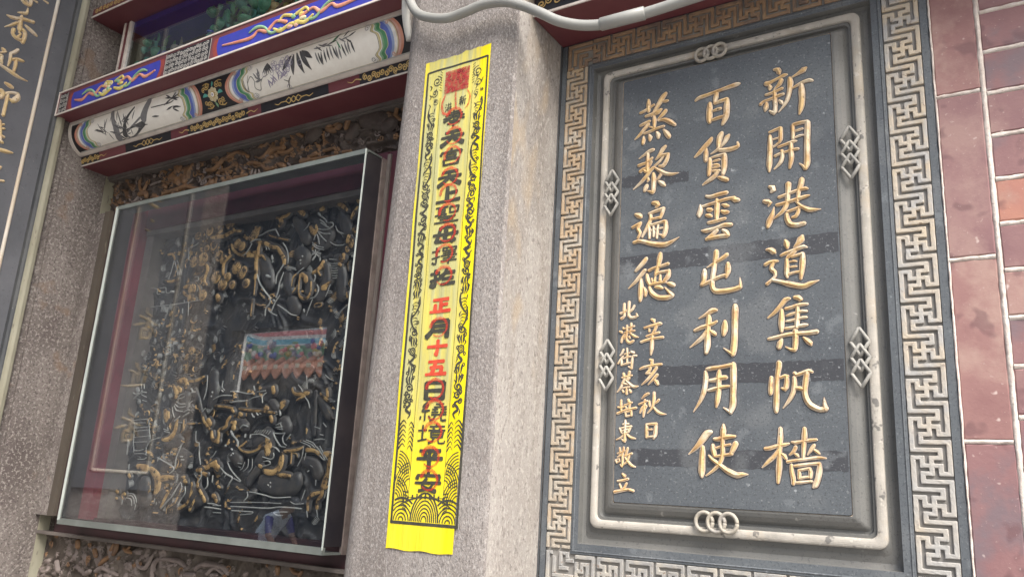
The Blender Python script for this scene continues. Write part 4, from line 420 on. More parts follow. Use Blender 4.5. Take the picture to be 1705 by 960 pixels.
def tube(mb, path, r, mat, seg=14, caps=True):
    P = [Vector(p) for p in path]; prev = None; rows = []
    for i, p in enumerate(P):
        t = (P[min(i + 1, len(P) - 1)] - P[max(i - 1, 0)]).normalized()
        if prev is None: a = t.orthogonal().normalized()
        else: a = (prev - t * prev.dot(t)).normalized()
        prev = a; b = t.cross(a); rad = r[i] if isinstance(r, (list, tuple)) else r
        rows.append([p + (a * math.cos(k * 2 * math.pi / seg) + b * math.sin(k * 2 * math.pi / seg)) * rad for k in range(seg)])
    vs = [v for row in rows for v in row]
    fs = [(i * seg + k, i * seg + (k + 1) % seg, (i + 1) * seg + (k + 1) % seg, (i + 1) * seg + k) for i in range(len(P) - 1) for k in range(seg)]
    if caps: fs += [tuple(range(seg)), tuple(range((len(P) - 1) * seg, len(P) * seg))]
    mb.add(vs, fs, mat)
def crom(P, n):
    q = [P[0]] + list(P) + [P[-1]]; out = []
    for i in range(1, len(q) - 2):
        a, b, c, d = (Vector(x) for x in q[i - 1:i + 3])
        for k in range(n):
            t = k / n; out.append(0.5 * (2 * b + (c - a) * t + (2 * a - 5 * b + 4 * c - d) * t * t + (3 * b - a - 3 * c + d) * t ** 3))
    out.append(Vector(P[-1])); return out
def dome(mb, fr, u, v, ru, rv, h, mat, base=0.0, seg=12, rings=3):
    vs = []; fs = []
    for i in range(rings):
        a = (i) / rings * math.pi / 2
        for k in range(seg):
            b = 2 * math.pi * k / seg; vs.append(fr(u + ru * math.cos(a) * math.cos(b), v + rv * math.cos(a) * math.sin(b), base + h * math.sin(a)))
    vs.append(fr(u, v, base + h))
    for i in range(rings - 1):
        for k in range(seg): fs.append((i * seg + k, i * seg + (k + 1) % seg, (i + 1) * seg + (k + 1) % seg, (i + 1) * seg + k))
    for k in range(seg): fs.append(((rings - 1) * seg + k, (rings - 1) * seg + (k + 1) % seg, rings * seg))
    mb.add(vs, fs, mat)

# ================================================================== GROUND
g = MB(); g.box(-60, 60, -60, 60, -0.3, 0.0, 'ground'); go = g.build('ground'); go['kind'] = 'structure'

# ================================================================== CORE WALL behind everything
cw = MB(); cw.box(-3.6, 1.6, 0.13, 0.5, 0.0, 6.2, 'wall_dark')
tag(cw.build('temple_wall'), 'dark rear wall of the temple porch behind the carved panels', 'wall')

ev = MB(); ev.box(-6.0, -1.15, -2.1, .3, 4.75, 4.95, 'wall_dark'); ev.box(-6.0, -1.15, -2.16, -2.101, 4.70, 5.0, 'beam_red')  # unseen eave, ended at the pillar so it shades only the left bay
tag(ev.build('porch_eave'), 'dark timber eave overhanging the left bay of the porch', 'eave')  # added unseen eave, there only to shade the left bay

# ================================================================== GRANITE PILLAR (middle)
pr = root('granite_pillar', 'square grey granite pillar with pale sunlit right side carrying the yellow paper strip', 'pillar', (-1.1, -0.1, 0))
pb = MB()
prof = [(-1.285, 0.12), (-1.285, -0.06)]
for k in range(9):
    a = math.pi / 2 * k / 8; prof.append((-1.285 + 0.075 * (1 - math.cos(a)), -0.13 - 0.075 * math.sin(a)))
prof += [(-1.12, -0.206), (-0.972, -0.206), (-0.966, -0.2053), (-0.932, -0.2035), (-0.928, -0.2020), (-0.9255, -0.198), (-0.9235, -0.10), (-0.9225, 0.12)]
zs = [0, 1.0, 1.4, 1.7, 2.0, 2.3, 2.6, 3.0, 6.0]
vs = [(x - (.006 + .040 * min(1, max(0, (2.6 - z) / 1.2))) * (1 if x < -1.2 else 0), y, z) for z in zs for x, y in prof]; n = len(prof)
for j in range(n - 1):
    fs = [(i * n + j, i * n + j + 1, (i + 1) * n + j + 1, (i + 1) * n + j) for i in range(len(zs) - 1)]
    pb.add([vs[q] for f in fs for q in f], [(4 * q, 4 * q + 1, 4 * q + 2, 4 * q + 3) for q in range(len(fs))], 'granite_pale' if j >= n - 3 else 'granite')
po = pb.build('shaft', pr)
bm = bmesh.new(); bm.from_mesh(po.data); bmesh.ops.remove_doubles(bm, verts=bm.verts, dist=1e-5); bm.to_mesh(po.data); bm.free()
for p_ in po.data.polygons: p_.use_smooth = True
em = po.modifiers.new('split', 'EDGE_SPLIT'); em.split_angle = math.radians(40)

# thin mortar joint beside the pillar
jb = MB()
for k in range(60):
    z = 0.4 + k * 0.05; jb.box(-0.9225, -0.9205 + random.uniform(-0.0006, 0.0008), -0.004, 0.0, z, z + 0.05, 'slate_dark')
tag(jb.build('stone_joint'), 'thin dark joint between the pillar and the carved tablet frame', 'joint')

# ================================================================== INSCRIBED TABLET
tb = root('inscribed_tablet', 'dark slate tablet with gold calligraphy inside a raised key fret border', 'tablet', (-0.51, 0.0, 0))
L0, R0, T0, B0 = -0.9203, -0.0985, 2.6655, 1.362
fL, fR, fT, fB = -0.9055, -0.1130, 2.6645, 1.377      # fret outer
FW = 0.0685
iL, iR, iT, iB = fL + 0.0605, fR - FW, fT - FW, fB + FW  # fret inner
s_ = MB()
rings = [(L0, R0, T0, B0, 0.12), (L0, R0, T0, B0, 0.002), (L0 + .002, R0 - .002, T0 - .002, B0 + .002, 0.0), (fL, fR, fT, fB, 0.0),
         (fL + .001, fR - .001, fT - .001, fB + .001, 0.0042), (iL - .001, iR + .001, iT + .001, iB - .001, 0.0042), (iL, iR, iT, iB, 0.0),
         (iL + .004, iR - .004, iT - .004, iB + .004, -0.0004), (iL + .0055, iR - .0055, iT - .0055, iB + .0055, -0.002), (iL + .0075, iR - .0075, iT - .0075, iB + .0075, -0.0004),
         (-.8285, -.2011, 2.581, 1.467, 0.0)]
ring_loft(s_, rings, 'slate', False, ['slate', 'slate', 'slate', 'slate_dark', 'fret_ground', 'slate_dark', 'slate', 'slate', 'slate', 'slate'])
s_.build('border_slab', tb)
ch = MB()
rg = [(-.8285, -.2011, 2.581, 1.467, 0.0), (-.8275, -.2021, 2.580, 1.468, 0.018), (-.820, -.210, 2.574, 1.478, 0.021, .01), (-.812, -.218, 2.570, 1.490, 0.019, .014), (-.8065, -.2235, 2.568, 1.5005, 0.014, .016),
      (-.786, -.2465, 2.546, 1.5235, 0.014, .012), (-.7835, -.2485, 2.544, 1.526, 0.021, .01), (-.779, -.252, 2.541, 1.530, 0.021, .008), (-.772, -.259, 2.537, 1.536, 0.014, .006), (-.764, -.267, 2.533, 1.544, 0.0085, .005),
      (-.756, -.275, 2.530, 1.551, 0.006, .004), (-.7520, -.2795, 2.5297, 1.5545, 0.0058, .004), (-.7512, -.2805, 2.5290, 1.5552, 0.0075, .004), (-.7500, -.2815, 2.528, 1.5562, 0.0045, .004)]
ring_loft(ch, rg, 'slate_grey', True, ['slate_grey'] * 11 + ['letter_edge', 'slate_dark', 'slate'])
ch.build('recessed_field', tb, smooth=False)
# bands across the field: cast shadow painted as darker slate, lying 0.3 mm proud
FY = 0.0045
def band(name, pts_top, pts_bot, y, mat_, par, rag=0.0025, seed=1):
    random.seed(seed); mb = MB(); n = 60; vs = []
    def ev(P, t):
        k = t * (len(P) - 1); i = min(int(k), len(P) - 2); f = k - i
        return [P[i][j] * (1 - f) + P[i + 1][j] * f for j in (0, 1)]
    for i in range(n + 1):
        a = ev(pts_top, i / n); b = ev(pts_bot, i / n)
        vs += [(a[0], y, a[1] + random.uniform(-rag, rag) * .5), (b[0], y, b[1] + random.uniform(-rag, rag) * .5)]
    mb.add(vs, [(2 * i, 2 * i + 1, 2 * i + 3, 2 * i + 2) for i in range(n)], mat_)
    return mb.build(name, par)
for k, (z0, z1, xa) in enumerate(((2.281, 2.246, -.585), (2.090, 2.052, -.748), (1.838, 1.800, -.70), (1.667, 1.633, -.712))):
    if k == 0: band('damp_stain', [(-.748, 2.284), (-.66, 2.281), (-.588, 2.272)], [(-.748, 2.258), (-.66, 2.249), (-.588, 2.25)], FY - .0003, 'slate_band', tb, .005, 3)  # cast shadow painted as darker slate, not damp
    else: band('damp_stain', [(xa, z0), (-.5, z0 + .001), (-.2835, z0 + .002)], [(xa, z1), (-.5, z1 - .001), (-.2835, z1)], FY - .0003, 'slate_band', tb, .003, 5 + k)  # cast shadow painted as darker slate, not damp
# gold bead moulding
bd = MB()
def beadring(o, y, c): return (-.8065 + o, -.2235 - o, 2.568 - o, 1.5005 + o, y, max(c - o, .002))
rg = []
for k in range(9):
    a = math.pi * k / 8; rg.append((-.8065 + .0078 * (1 - math.cos(a)) , -.2235 - .0092 * (1 - math.cos(a)), 2.568 - .0080 * (1 - math.cos(a)), 1.5005 + .0090 * (1 - math.cos(a)), 0.0139 - .0080 * math.sin(a) ** .5, .018 - .006 * k / 8))
ring_loft(bd, rg, 'bead_paint', False)
bd.build('bead_moulding', tb, smooth=True)
# characters
fr_field = front(FY)
ORDER = ['xin', 'kai', 'gang', 'dao', 'ji', 'fan', 'qiang', 'bai', 'huo', 'yun', 'tun', 'li', 'yong', 'shi', 'zheng', 'li2', 'bian', 'de', 'xin2', 'hai', 'qiu', 'ri', 'bei', 'gang2', 'jie', 'cai', 'pei', 'dong', 'jing', 'li3']
for nme in ORDER:
    mb = MB(); eb = MB(); st = dec(CHARS[nme])
    big = sum(q[2] for s in st for q in s) / sum(len(s) for s in st) > 0.006
    for s in st:
        brush(eb, fr_field, [(x, y, w_ * 1.20 + .0026) for x, y, w_ in s], 0.0004, 'letter_cut', 0.0, 0.004, prof=[(-.5, 0), (-.3, 1), (.3, 1), (.5, 0)])
        brush(eb, fr_field, [(x, y, w_ * 1.04 + .0012) for x, y, w_ in s], 0.0016, 'letter_edge', 0.0001, 0.004, prof=[(-.5, 0), (-.42, 1), (.42, 1), (.5, 0)])
        brush(mb, fr_field, [(x, y, w_ * .86) for x, y, w_ in s], 0.0042 if big else 0.0024, 'gold_letter', 0.0008, 0.003,
              prof=[(-.5, 0), (-.44, .35), (-.04, 1), (.04, 1), (.44, .35), (.5, 0)])
    o = mb.build('carved_character', tb, smooth=False); e = eb.build('chiselled_edge', o)
# emblem rings (three interlocked) and diamond knots
def band_ring(mb, fr, u, v, ru, rv, wd, h, mat, base, a0=0, a1=360):
    pts = [(u + ru * math.cos(math.radians(a)), v + rv * math.sin(math.radians(a)), wd) for a in range(int(a0), int(a1) + 1, 12)]
    brush(mb, fr, pts, h, mat, base, 0.02, cap=0.0)
for zc, xs in ((2.5535, (-.557, -.536, -.515)), (1.5165, (-.5535, -.529, -.5045))):
    ro = None
    for i, xc in enumerate(xs):
        mb = MB(); rad = .0148 if zc > 2 else .0170
        band_ring(mb, front(0.006), xc, zc - (.004 if zc > 2 else -.012), rad, rad * 1.05, .0080, .006, 'ring_paint', .004 + i * .0015)
        mb.build('ring_emblem', tb, smooth=True)
def rhomb(mb, u, v, a, b, wd, h, base):
    P = [(u, v + b), (u + a, v), (u, v - b), (u - a, v)]
    for i in range(4):
        p, q = P[i], P[(i + 1) % 4]; brush(mb, front(0.006), [(p[0], p[1], wd), (q[0], q[1], wd)], h, 'knot_paint', base, .02, cap=.25)
for xc, zc in ((-.7735, 2.249), (-.7735, 1.846), (-.2535, 2.253), (-.2535, 1.841)):
    mb = MB()
    for k, (dz, a, b) in enumerate(((.030, .0165, .0260), (0, .0165, .0250), (-.030, .0165, .0260))): rhomb(mb, xc, zc + dz, a, b, .0068, .005, .003 + k * .0012)
    mb.build('diamond_knot', tb, smooth=True)
# key fret: ridges as cells of a 9 x (10 per unit) grid
def unit_cells(mirror):
    S = set()
    def seg(a, b):
        (u0, v0), (u1, v1) = a, b
        for u in range(min(u0, u1), max(u0, u1) + 1):
            for v in range(min(v0, v1), max(v0, v1) + 1): S.add((u, v))
    def path(p):
        for a, b in zip(p, p[1:]): seg((2 * a[0], 2 * a[1]), (2 * b[0], 2 * b[1]))
    path([(2, 0), (1, 0), (1, -1), (0, -1), (0, 3), (3, 3), (3, 4), (2, 4), (2, 5)])
    path([(2, 0), (3, 0), (3, 1), (4, 1), (4, -3), (1, -3), (1, -4), (2, -4), (2, -5)])
    S = {((8 - u) if mirror else u, v % 10) for u, v in S}
    return S
def fret(name, place, length, width, nunit, mirror, mat_, phase=0):
    """place(a across band, b along band, n) -> xyz"""
    S = unit_cells(mirror); P = length / nunit; rw = P / 5 * .56; gw = P / 5 - rw
    rwu = width / 4.56 * .56; gwu = (width - 5 * rwu) / 4
    ue = [0]
    for k in range(9): ue.append(ue[-1] + (rwu if k % 2 == 0 else gwu))
    ve = [0]
    for k in range(10 * nunit): ve.append(ve[-1] + (rw if k % 2 == 0 else gw))
    C = {(u, v) for v in range(10 * nunit - 1) for u in range(9) if (u, (v + phase) % 10) in S}
    bmf = bmesh.new(); vd = {}
    def V(i, j, top):
        k = (i, j, top)
        if k not in vd: vd[k] = bmf.verts.new(place(ue[i], ve[j], 0.0012 if top else -0.0041))
        return vd[k]
    for (u, v) in C:
        bmf.faces.new([V(u, v, 1), V(u + 1, v, 1), V(u + 1, v + 1, 1), V(u, v + 1, 1)])
        for (du, dv, a, b) in ((-1, 0, (u, v), (u, v + 1)), (1, 0, (u + 1, v), (u + 1, v + 1)), (0, -1, (u, v), (u + 1, v)), (0, 1, (u, v + 1), (u + 1, v + 1))):
            if (u + du, v + dv) not in C: bmf.faces.new([V(*a, 1), V(*b, 1), V(*b, 0), V(*a, 0)])
    bmesh.ops.recalc_face_normals(bmf, faces=bmf.faces)
    fl = [e for e in bmf.edges if len(e.link_faces) == 2 and e.calc_face_angle(0) > 1.2]
    try: bmesh.ops.bevel(bmf, geom=fl, offset=0.0016, segments=2, profile=0.6, affect='EDGES', clamp_overlap=True)
    except Exception: pass
    me = bpy.data.meshes.new(name); bmf.to_mesh(me); bmf.free(); me.materials.append(M[mat_])
    rnd = random.Random(len(name) + nunit)
    for v in me.vertices:
        v.co.x += rnd.uniform(-.0002, .0002); v.co.y += rnd.uniform(-.0003, .0002); v.co.z += rnd.uniform(-.0002, .0002)
    o = bpy.data.objects.new(name, me); COL.objects.link(o); attach(o, tb); return o
CN = 0.072
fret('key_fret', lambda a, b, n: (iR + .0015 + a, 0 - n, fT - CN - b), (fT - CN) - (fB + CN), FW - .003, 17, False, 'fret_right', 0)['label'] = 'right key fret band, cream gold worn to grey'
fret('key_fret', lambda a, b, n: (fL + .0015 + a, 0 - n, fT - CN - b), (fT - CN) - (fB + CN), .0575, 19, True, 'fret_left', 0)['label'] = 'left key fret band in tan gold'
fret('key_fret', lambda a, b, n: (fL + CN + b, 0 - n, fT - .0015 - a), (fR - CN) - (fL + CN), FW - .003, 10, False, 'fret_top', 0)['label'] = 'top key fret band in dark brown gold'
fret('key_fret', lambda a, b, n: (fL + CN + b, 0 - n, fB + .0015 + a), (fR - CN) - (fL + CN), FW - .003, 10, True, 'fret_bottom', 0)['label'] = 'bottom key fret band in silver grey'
def corner(cx, cz, sx, sz, W, H, mat_):
    mb = MB(); p = .0155; w_ = .0082
    def bar(a0, a1, b0, b1):
        x0, x1 = sorted((cx + sx * a0 * W, cx + sx * a1 * W)); z0, z1 = sorted((cz + sz * b0 * H, cz + sz * b1 * H))
        vs = []
        for inset, yy in ((0, .0041), (0, .0000), (.0013, -.0012)):
            vs += [(x0 + inset, yy, z0 + inset), (x1 - inset, yy, z0 + inset), (x1 - inset, yy, z1 - inset), (x0 + inset, yy, z1 - inset)]
        mb.add(vs, [(i * 4 + j, i * 4 + (j + 1) % 4, (i + 1) * 4 + (j + 1) % 4, (i + 1) * 4 + j) for i in range(2) for j in range(4)] + [(8, 9, 10, 11)], mat_)
    r = .115
    for k in range(4):
        o = .02 + k * .225
        bar(o, o + r, o + r + .005, 1.0 if k != 1 else .86); bar(o, .98 if k != 2 else .80, o, o + r)
        if k in (0, 2) and o + .2 < 1: bar(o + r + .004, o + .225 - .004, .90, 1.0)
    return mb.build('fret_corner', tb)
corner(fL + .001, fT - .001, 1, -1, .07, .07, 'fret_top'); corner(fR - .001, fT - .001, -1, -1, .07, .07, 'fret_right')
corner(fL + .001, fB + .001, 1, 1, .07, .07, 'fret_bottom'); corner(fR - .001, fB + .001, -1, 1, .07, .07, 'fret_bottom')

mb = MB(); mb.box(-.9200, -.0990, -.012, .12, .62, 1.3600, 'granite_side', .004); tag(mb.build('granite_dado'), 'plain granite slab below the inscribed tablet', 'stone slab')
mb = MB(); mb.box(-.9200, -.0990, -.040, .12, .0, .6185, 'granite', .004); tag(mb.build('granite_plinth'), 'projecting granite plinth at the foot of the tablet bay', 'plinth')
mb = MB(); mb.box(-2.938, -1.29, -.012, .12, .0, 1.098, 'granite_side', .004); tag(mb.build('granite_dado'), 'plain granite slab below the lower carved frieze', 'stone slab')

# ================================================================== BRICK WALL (right)
bw = root('brick_wall', 'mauve and rose brick wall with white pointing right of the tablet', 'wall', (0.3, 0.0, 0))
bk = MB(); bk.box(-0.097, 1.4, 0.0035, 0.12, 0, 5.0, 'mortar'); bk.build('wall_core', bw)
random.seed(11)
def brick(x0, x1, z0, z1, m_):
    mb = MB(); y = random.uniform(-.0012, .0008)
    nx, nz = 4, 4; vs = []
    j = lambda a: random.uniform(-a, a)
    e = .0022
    for (ins, yy) in ((0, .004), (0, y + e * .8), (e, y)):
        P = []
        for a, b in ((x0 + ins, z0 + ins), (x1 - ins, z0 + ins), (x1 - ins, z1 - ins), (x0 + ins, z1 - ins)): P.append((a + j(.0008), yy, b + j(.0008)))
        vs += P
    mb.add(vs, [(i * 4 + k, i * 4 + (k + 1) % 4, (i + 1) * 4 + (k + 1) % 4, (i + 1) * 4 + k) for i in range(2) for k in range(4)] + [(8, 9, 10, 11)], m_)
    return mb.build('brick', bw)
tallm = [1, 1, 0, 1, 2, 1, 0, 1, 0]
zj = 2.335 + .323 * 2
M_names = []
for i, m_ in enumerate(BR): M['brick%d' % i] = m_
for k in range(9):
    z1 = zj - k * .323 - .004; z0 = zj - (k + 1) * .323 + .004
    if z0 < 0.05: break
    brick(-.0945, -.0215, z0, z1, 'brick%d' % tallm[k])
vis = [2, 0, 2, 3, 0, 2, 0, 2, 2, 0, 2, 3, 0, 1, 2, 0, 2]
row = 0; z = 3.09
while z > 0.09:
    z1 = z - .0045; z0 = z - .085 + .0045; x = -.0125; first = True
    while x < 0.9:
        L = .235 if (row % 2 or not first) else .115
        brick(x, x + L, z0, z1, 'brick%d' % (vis[(row + int(x * 7)) % len(vis)])); x += L + .009; first = False
    z -= .085; row += 1
# raised white pointing
def point(x0, x1, z0, z1):
    mb = MB(); hor = (x1 - x0) > (z1 - z0); L = max(x1 - x0, z1 - z0); n = max(2, int(L / .012)); vs = []
    rnd = random.Random(int((x0 + z0) * 9999))
    for i in range(n + 1):
        t = i / n
        for k, (a, h) in enumerate(((-.5, 0), (-.3, .0022), (0, .0032), (.3, .0022), (.5, 0))):
            wob = rnd.uniform(-.0010, .0010)
            if hor: vs.append((x0 + (x1 - x0) * t, .0030 - h * rnd.uniform(.7, 1.3) * 1.6, (z0 + z1) / 2 + a * (z1 - z0) + wob))
            else: vs.append(((x0 + x1) / 2 + a * (x1 - x0) + wob, .0030 - h * rnd.uniform(.7, 1.3) * 1.7, z0 + (z1 - z0) * t))
    mb.add(vs, [(i * 5 + k, i * 5 + k + 1, (i + 1) * 5 + k + 1, (i + 1) * 5 + k) for i in range(n) for k in range(4)], 'mortar')
    return mb.build('mortar_line', bw, smooth=True)
point(-.0225, -.0115, .01, 3.2)
for k in range(8): point(-.0945, -.0225, zj - k * .323 - .0048, zj - k * .323 + .0048)
z = 3.09
while z > .1:
    point(-.0115, .60, z - .0052, z + .0052); z -= .085
point(-.0985, -.0940, .01, 3.2)

# ================================================================== TALISMAN STRIP
tl = root('paper_talisman', 'long yellow paper strip printed with black and red characters pasted on the pillar', 'paper strip', (-1.09, -0.207, 1.43))
PY = -0.2072
pg = MB(); nx, nz = 16, 90; vs = []
def pxz(u, v):   # u 0..1 across, v 0..1 up
    xl = -1.1768 + (-1.1892 + 1.1768) * v; xr = -1.001 + (-.9951 + 1.001) * v
    x = xl + (xr - xl) * u; z = 1.4340 + (2.5835 - 1.4340) * v
    return x, z
def pyo(x, z): return PY - .0011 * (0.5 + 0.5 * math.sin(x * 90 + 3 * math.sin(z * 7))) - .0007 * (0.5 + 0.5 * math.sin(z * 31 + x * 40))
for j in range(nz + 1):
    for i in range(nx + 1):
        x, z = pxz(i / nx, j / nz)
        if j == nz: z += (0.0 if i / nx > .58 else -.004) + .0015 * math.sin(i * 2.1)
        if j == 0: z += .0015 * math.sin(i * .9)
        vs.append((x, pyo(x, z), z))
pg.add(vs, [(j * (nx + 1) + i, j * (nx + 1) + i + 1, (j + 1) * (nx + 1) + i + 1, (j + 1) * (nx + 1) + i) for j in range(nz) for i in range(nx)], 'paper')
pg.build('sheet', tl, smooth=True)
def paper_fr(lift): return lambda u, v, n: (u, pyo(u, v) - lift - n, v)
pf = paper_fr(.0004)
# border frame
bL = lambda z: -1.1679 + (-1.1792 + 1.1679) * (z - 1.4874) / 1.0612
bR = lambda z: -.9947 + (-1.0017 + .9947) * (z - 1.4889) / 1.0645
fb = MB()
def line(mb, a, b, wd, m_, fr, n=24): brush(mb, fr, [(a[0] + (b[0] - a[0]) * i / n, a[1] + (b[1] - a[1]) * i / n, wd) for i in range(n + 1)], 0, m_, 0, .02, cap=0.2)
line(fb, (bL(1.488), 1.488), (bL(2.549), 2.549), .0058, 'print_black', pf, 60); line(fb, (bR(1.488), 1.488), (bR(2.5535), 2.5535), .0048, 'print_black', pf, 60)
line(fb, (bL(2.549), 2.5500), (bR(2.5535), 2.5530), .0052, 'print_black', pf); line(fb, (bL(1.488) - .002, 1.4885), (bR(1.488) + .002, 1.4885), .0065, 'print_black', pf)
for xx0, xx1 in ((-1.1264, -1.1345), (-1.0351, -1.0405)): line(fb, (xx0, 1.542), (xx1, 2.473), .0012, 'print_line', pf, 50)
line(fb, (-1.1264, 1.541), (-1.0351, 1.5425), .0012, 'print_line', pf)
fb.build('printed_frame', tl)
# characters printed on the strip, drawn stroke by stroke on a 100-unit square
GL = {
'feng': '25,14 75,13|15,28 85,27|8,43 92,42|48,3 46,30 38,46 10,62|54,43 70,52 93,62|32,64 68,63|24,78 76,77|50,52 50,98',
'tian': '20,15 80,14|6,43 94,42|50,15 47,45 34,66 6,92|52,46 66,66 94,90',
'gong': '50,0 50,12|10,18 90,18|12,20 9,34|90,20 86,34|32,34 68,34|32,34 34,52|68,34 66,52|34,52 66,52|50,52 46,62|22,63 80,63|22,63 25,95|80,63 77,95|25,94 77,94',
'shang': '46,6 46,84|46,42 84,39|4,88 60,86 96,84',
'sheng': '6,10 52,9|18,10 18,50|40,10 40,58|18,24 40,24|18,38 40,38|4,54 48,50|60,12 94,12|60,12 61,44|94,12 91,44|61,44 91,43|16,66 84,65|24,80 76,79|4,96 96,95|50,62 50,95',
'mu': '30,8 24,50 16,90|30,8 84,7|84,7 80,60 76,94|4,50 98,46|46,22 54,36|44,58 52,74|14,88 90,84',
'ze': '4,26 34,23|20,4 20,92 6,86|4,64 34,54|44,10 96,9|45,10 46,27|95,10 93,27|60,10 60,27|77,10 77,27|45,27 94,26|46,40 94,39|38,53 99,52|47,68 92,67|39,82 99,81|69,34 69,99',
'yu': '4,28 38,24|22,6 22,92 6,86|4,66 38,56|66,4 58,30 40,50|58,28 96,25|50,60 92,56|46,88 98,84',
'zheng': '14,14 88,12|52,13 52,88|52,48 84,45|25,44 25,88|2,92 98,87',
'yue': '27,8 26,55 6,92|26,8 84,7|84,7 82,94|27,34 82,33|26,60 82,59',
'shi': '4,46 96,42|50,4 50,70 44,98',
'wu': '14,12 86,10|48,12 32,88|22,48 78,45|78,45 72,88|2,92 98,87',
'ri': '18,9 84,8|18,9 21,92|84,8 81,92|21,91 81,90|20,50 82,49',
'rao': '28,2 12,24 32,24|34,14 10,46 38,44|22,46 22,68|6,74 5,88|22,72 22,94|36,72 42,84|60,12 88,11|74,2 74,26|54,27 98,26|48,39 68,38|58,30 58,52|46,53 70,52|78,39 99,38|88,30 88,52|76,53 99,52|46,65 99,64|60,65 56,84 42,96|82,65 82,92 99,92',
'jing': '2,34 34,31|18,8 18,82|2,86 34,76|67,0 69,10|44,14 96,13|56,19 60,29|82,19 78,29|40,33 99,32|50,42 92,41|50,42 52,68|92,41 89,68|52,55 90,54|52,68 89,67|62,68 58,84 42,96|78,68 78,94 99,94 99,84',
'ping': '12,12 88,11|30,22 36,40|74,22 66,40|4,51 96,48|50,12 50,98',
'an': '50,0 50,13|10,19 92,18|12,20 9,36|91,19 87,36|4,56 96,52|46,32 30,70 80,94|70,56 56,80 18,94',
'xin': '10,16 50,15|28,2 30,12|18,21 22,33|42,21 38,33|4,39 52,38|6,57 52,56|28,39 28,96|24,60 6,82|34,60 50,78|90,4 60,16|61,16 60,60 50,96|61,44 99,42|82,44 82,98',
'gang': '10,12 20,22|4,38 14,48|6,92 20,62|34,20 96,19|50,4 50,46|78,4 78,46|28,47 99,46|46,50 30,74|80,50 99,72|48,62 78,61|78,62 76,78|48,62 48,94 86,94 90,82|48,78 76,77'}
SEQ = [('feng', 2.411, 'k'), ('tian', 2.361, 'k'), ('gong', 2.312, 'k'), ('tian', 2.259, 'k'), ('shang', 2.218, 'k'), ('sheng', 2.171, 'k'), ('mu', 2.121, 'k'), ('ze', 2.072, 'k'), ('yu', 2.020, 'k'),
       ('zheng', 1.956, 'r'), ('yue', 1.902, 'k'), ('shi', 1.861, 'r'), ('wu', 1.816, 'r'), ('ri', 1.766, 'k'), ('rao', 1.721, 'k'), ('jing', 1.674, 'k'), ('ping', 1.622, 'k'), ('an', 1.574, 'k')]
def glyph(key, xc, zc, W, H, wd, m_, fr, par, nm):
    mb = MB(); nst = GL[key].count('|') + 1; k = wd * {'feng': .46, 'tian': .80, 'shang': .85, 'gong': .62, 'sheng': .50, 'ze': .44, 'rao': .40, 'jing': .44, 'mu': .80, 'yu': .80, 'an': .64, 'ping': .78, 'ri': .85, 'yue': .85, 'xin': .8, 'gang': .75}.get(key, 1.0)
    for s in GL[key].split('|'):
        P = [tuple(float(a) for a in q.split(',')) for q in s.split()]
        hor = abs(P[-1][0] - P[0][0]) > abs(P[-1][1] - P[0][1])
        pts = [(xc + (a - 50) / 100 * W, zc - (b - 50) / 100 * H, k * (.85 if hor else 1.2) * (1.3 if i == len(P) - 1 and nst < 10 else 1)) for i, (a, b) in enumerate(P)]
        brush(mb, fr, pts, 0, m_, 0, .004, cap=.22)
    return mb.build(nm, par)
pk, prd = paper_fr(.0009), paper_fr(.0014)
for key, zc, c in SEQ:
    xc = -1.0885 + (zc - 1.574) * (-.0105 / .84) + .0095
    xc = -1.0775 + (1.574 - zc) * .0125
    glyph(key, xc, zc, .0735 if c == 'k' else .058, .0425 if c == 'k' else .035, .0104 if c == 'k' else .0078, 'print_black' if c == 'k' else 'print_red', pk, tl, 'printed_character')
glyph('xin', -1.0655, 2.452, .021, .024, .0026, 'print_black', pk, tl, 'printed_character'); glyph('gang', -1.107, 2.442, .020, .026, .0026, 'print_black', pk, tl, 'printed_character')
# red brush circles, one over each black character
for (key, zc, c) in SEQ:
    if c == 'r': continue
    mb = MB(); rnd = random.Random(int(zc * 1000)); xc = -1.0755 + (1.574 - zc) * .0125 + rnd.uniform(-.002, .003)
    a0 = rnd.uniform(150, 200); pts = [(xc + .0225 * math.cos(math.radians(a0 - a)), zc + .004 + .0205 * math.sin(math.radians(a0 - a)), .0088 - .0055 * a / 300) for a in range(0, 301, 15)]
    brush(mb, prd, pts, 0, 'ring_red', 0, .02); mb.build('red_circle', tl)
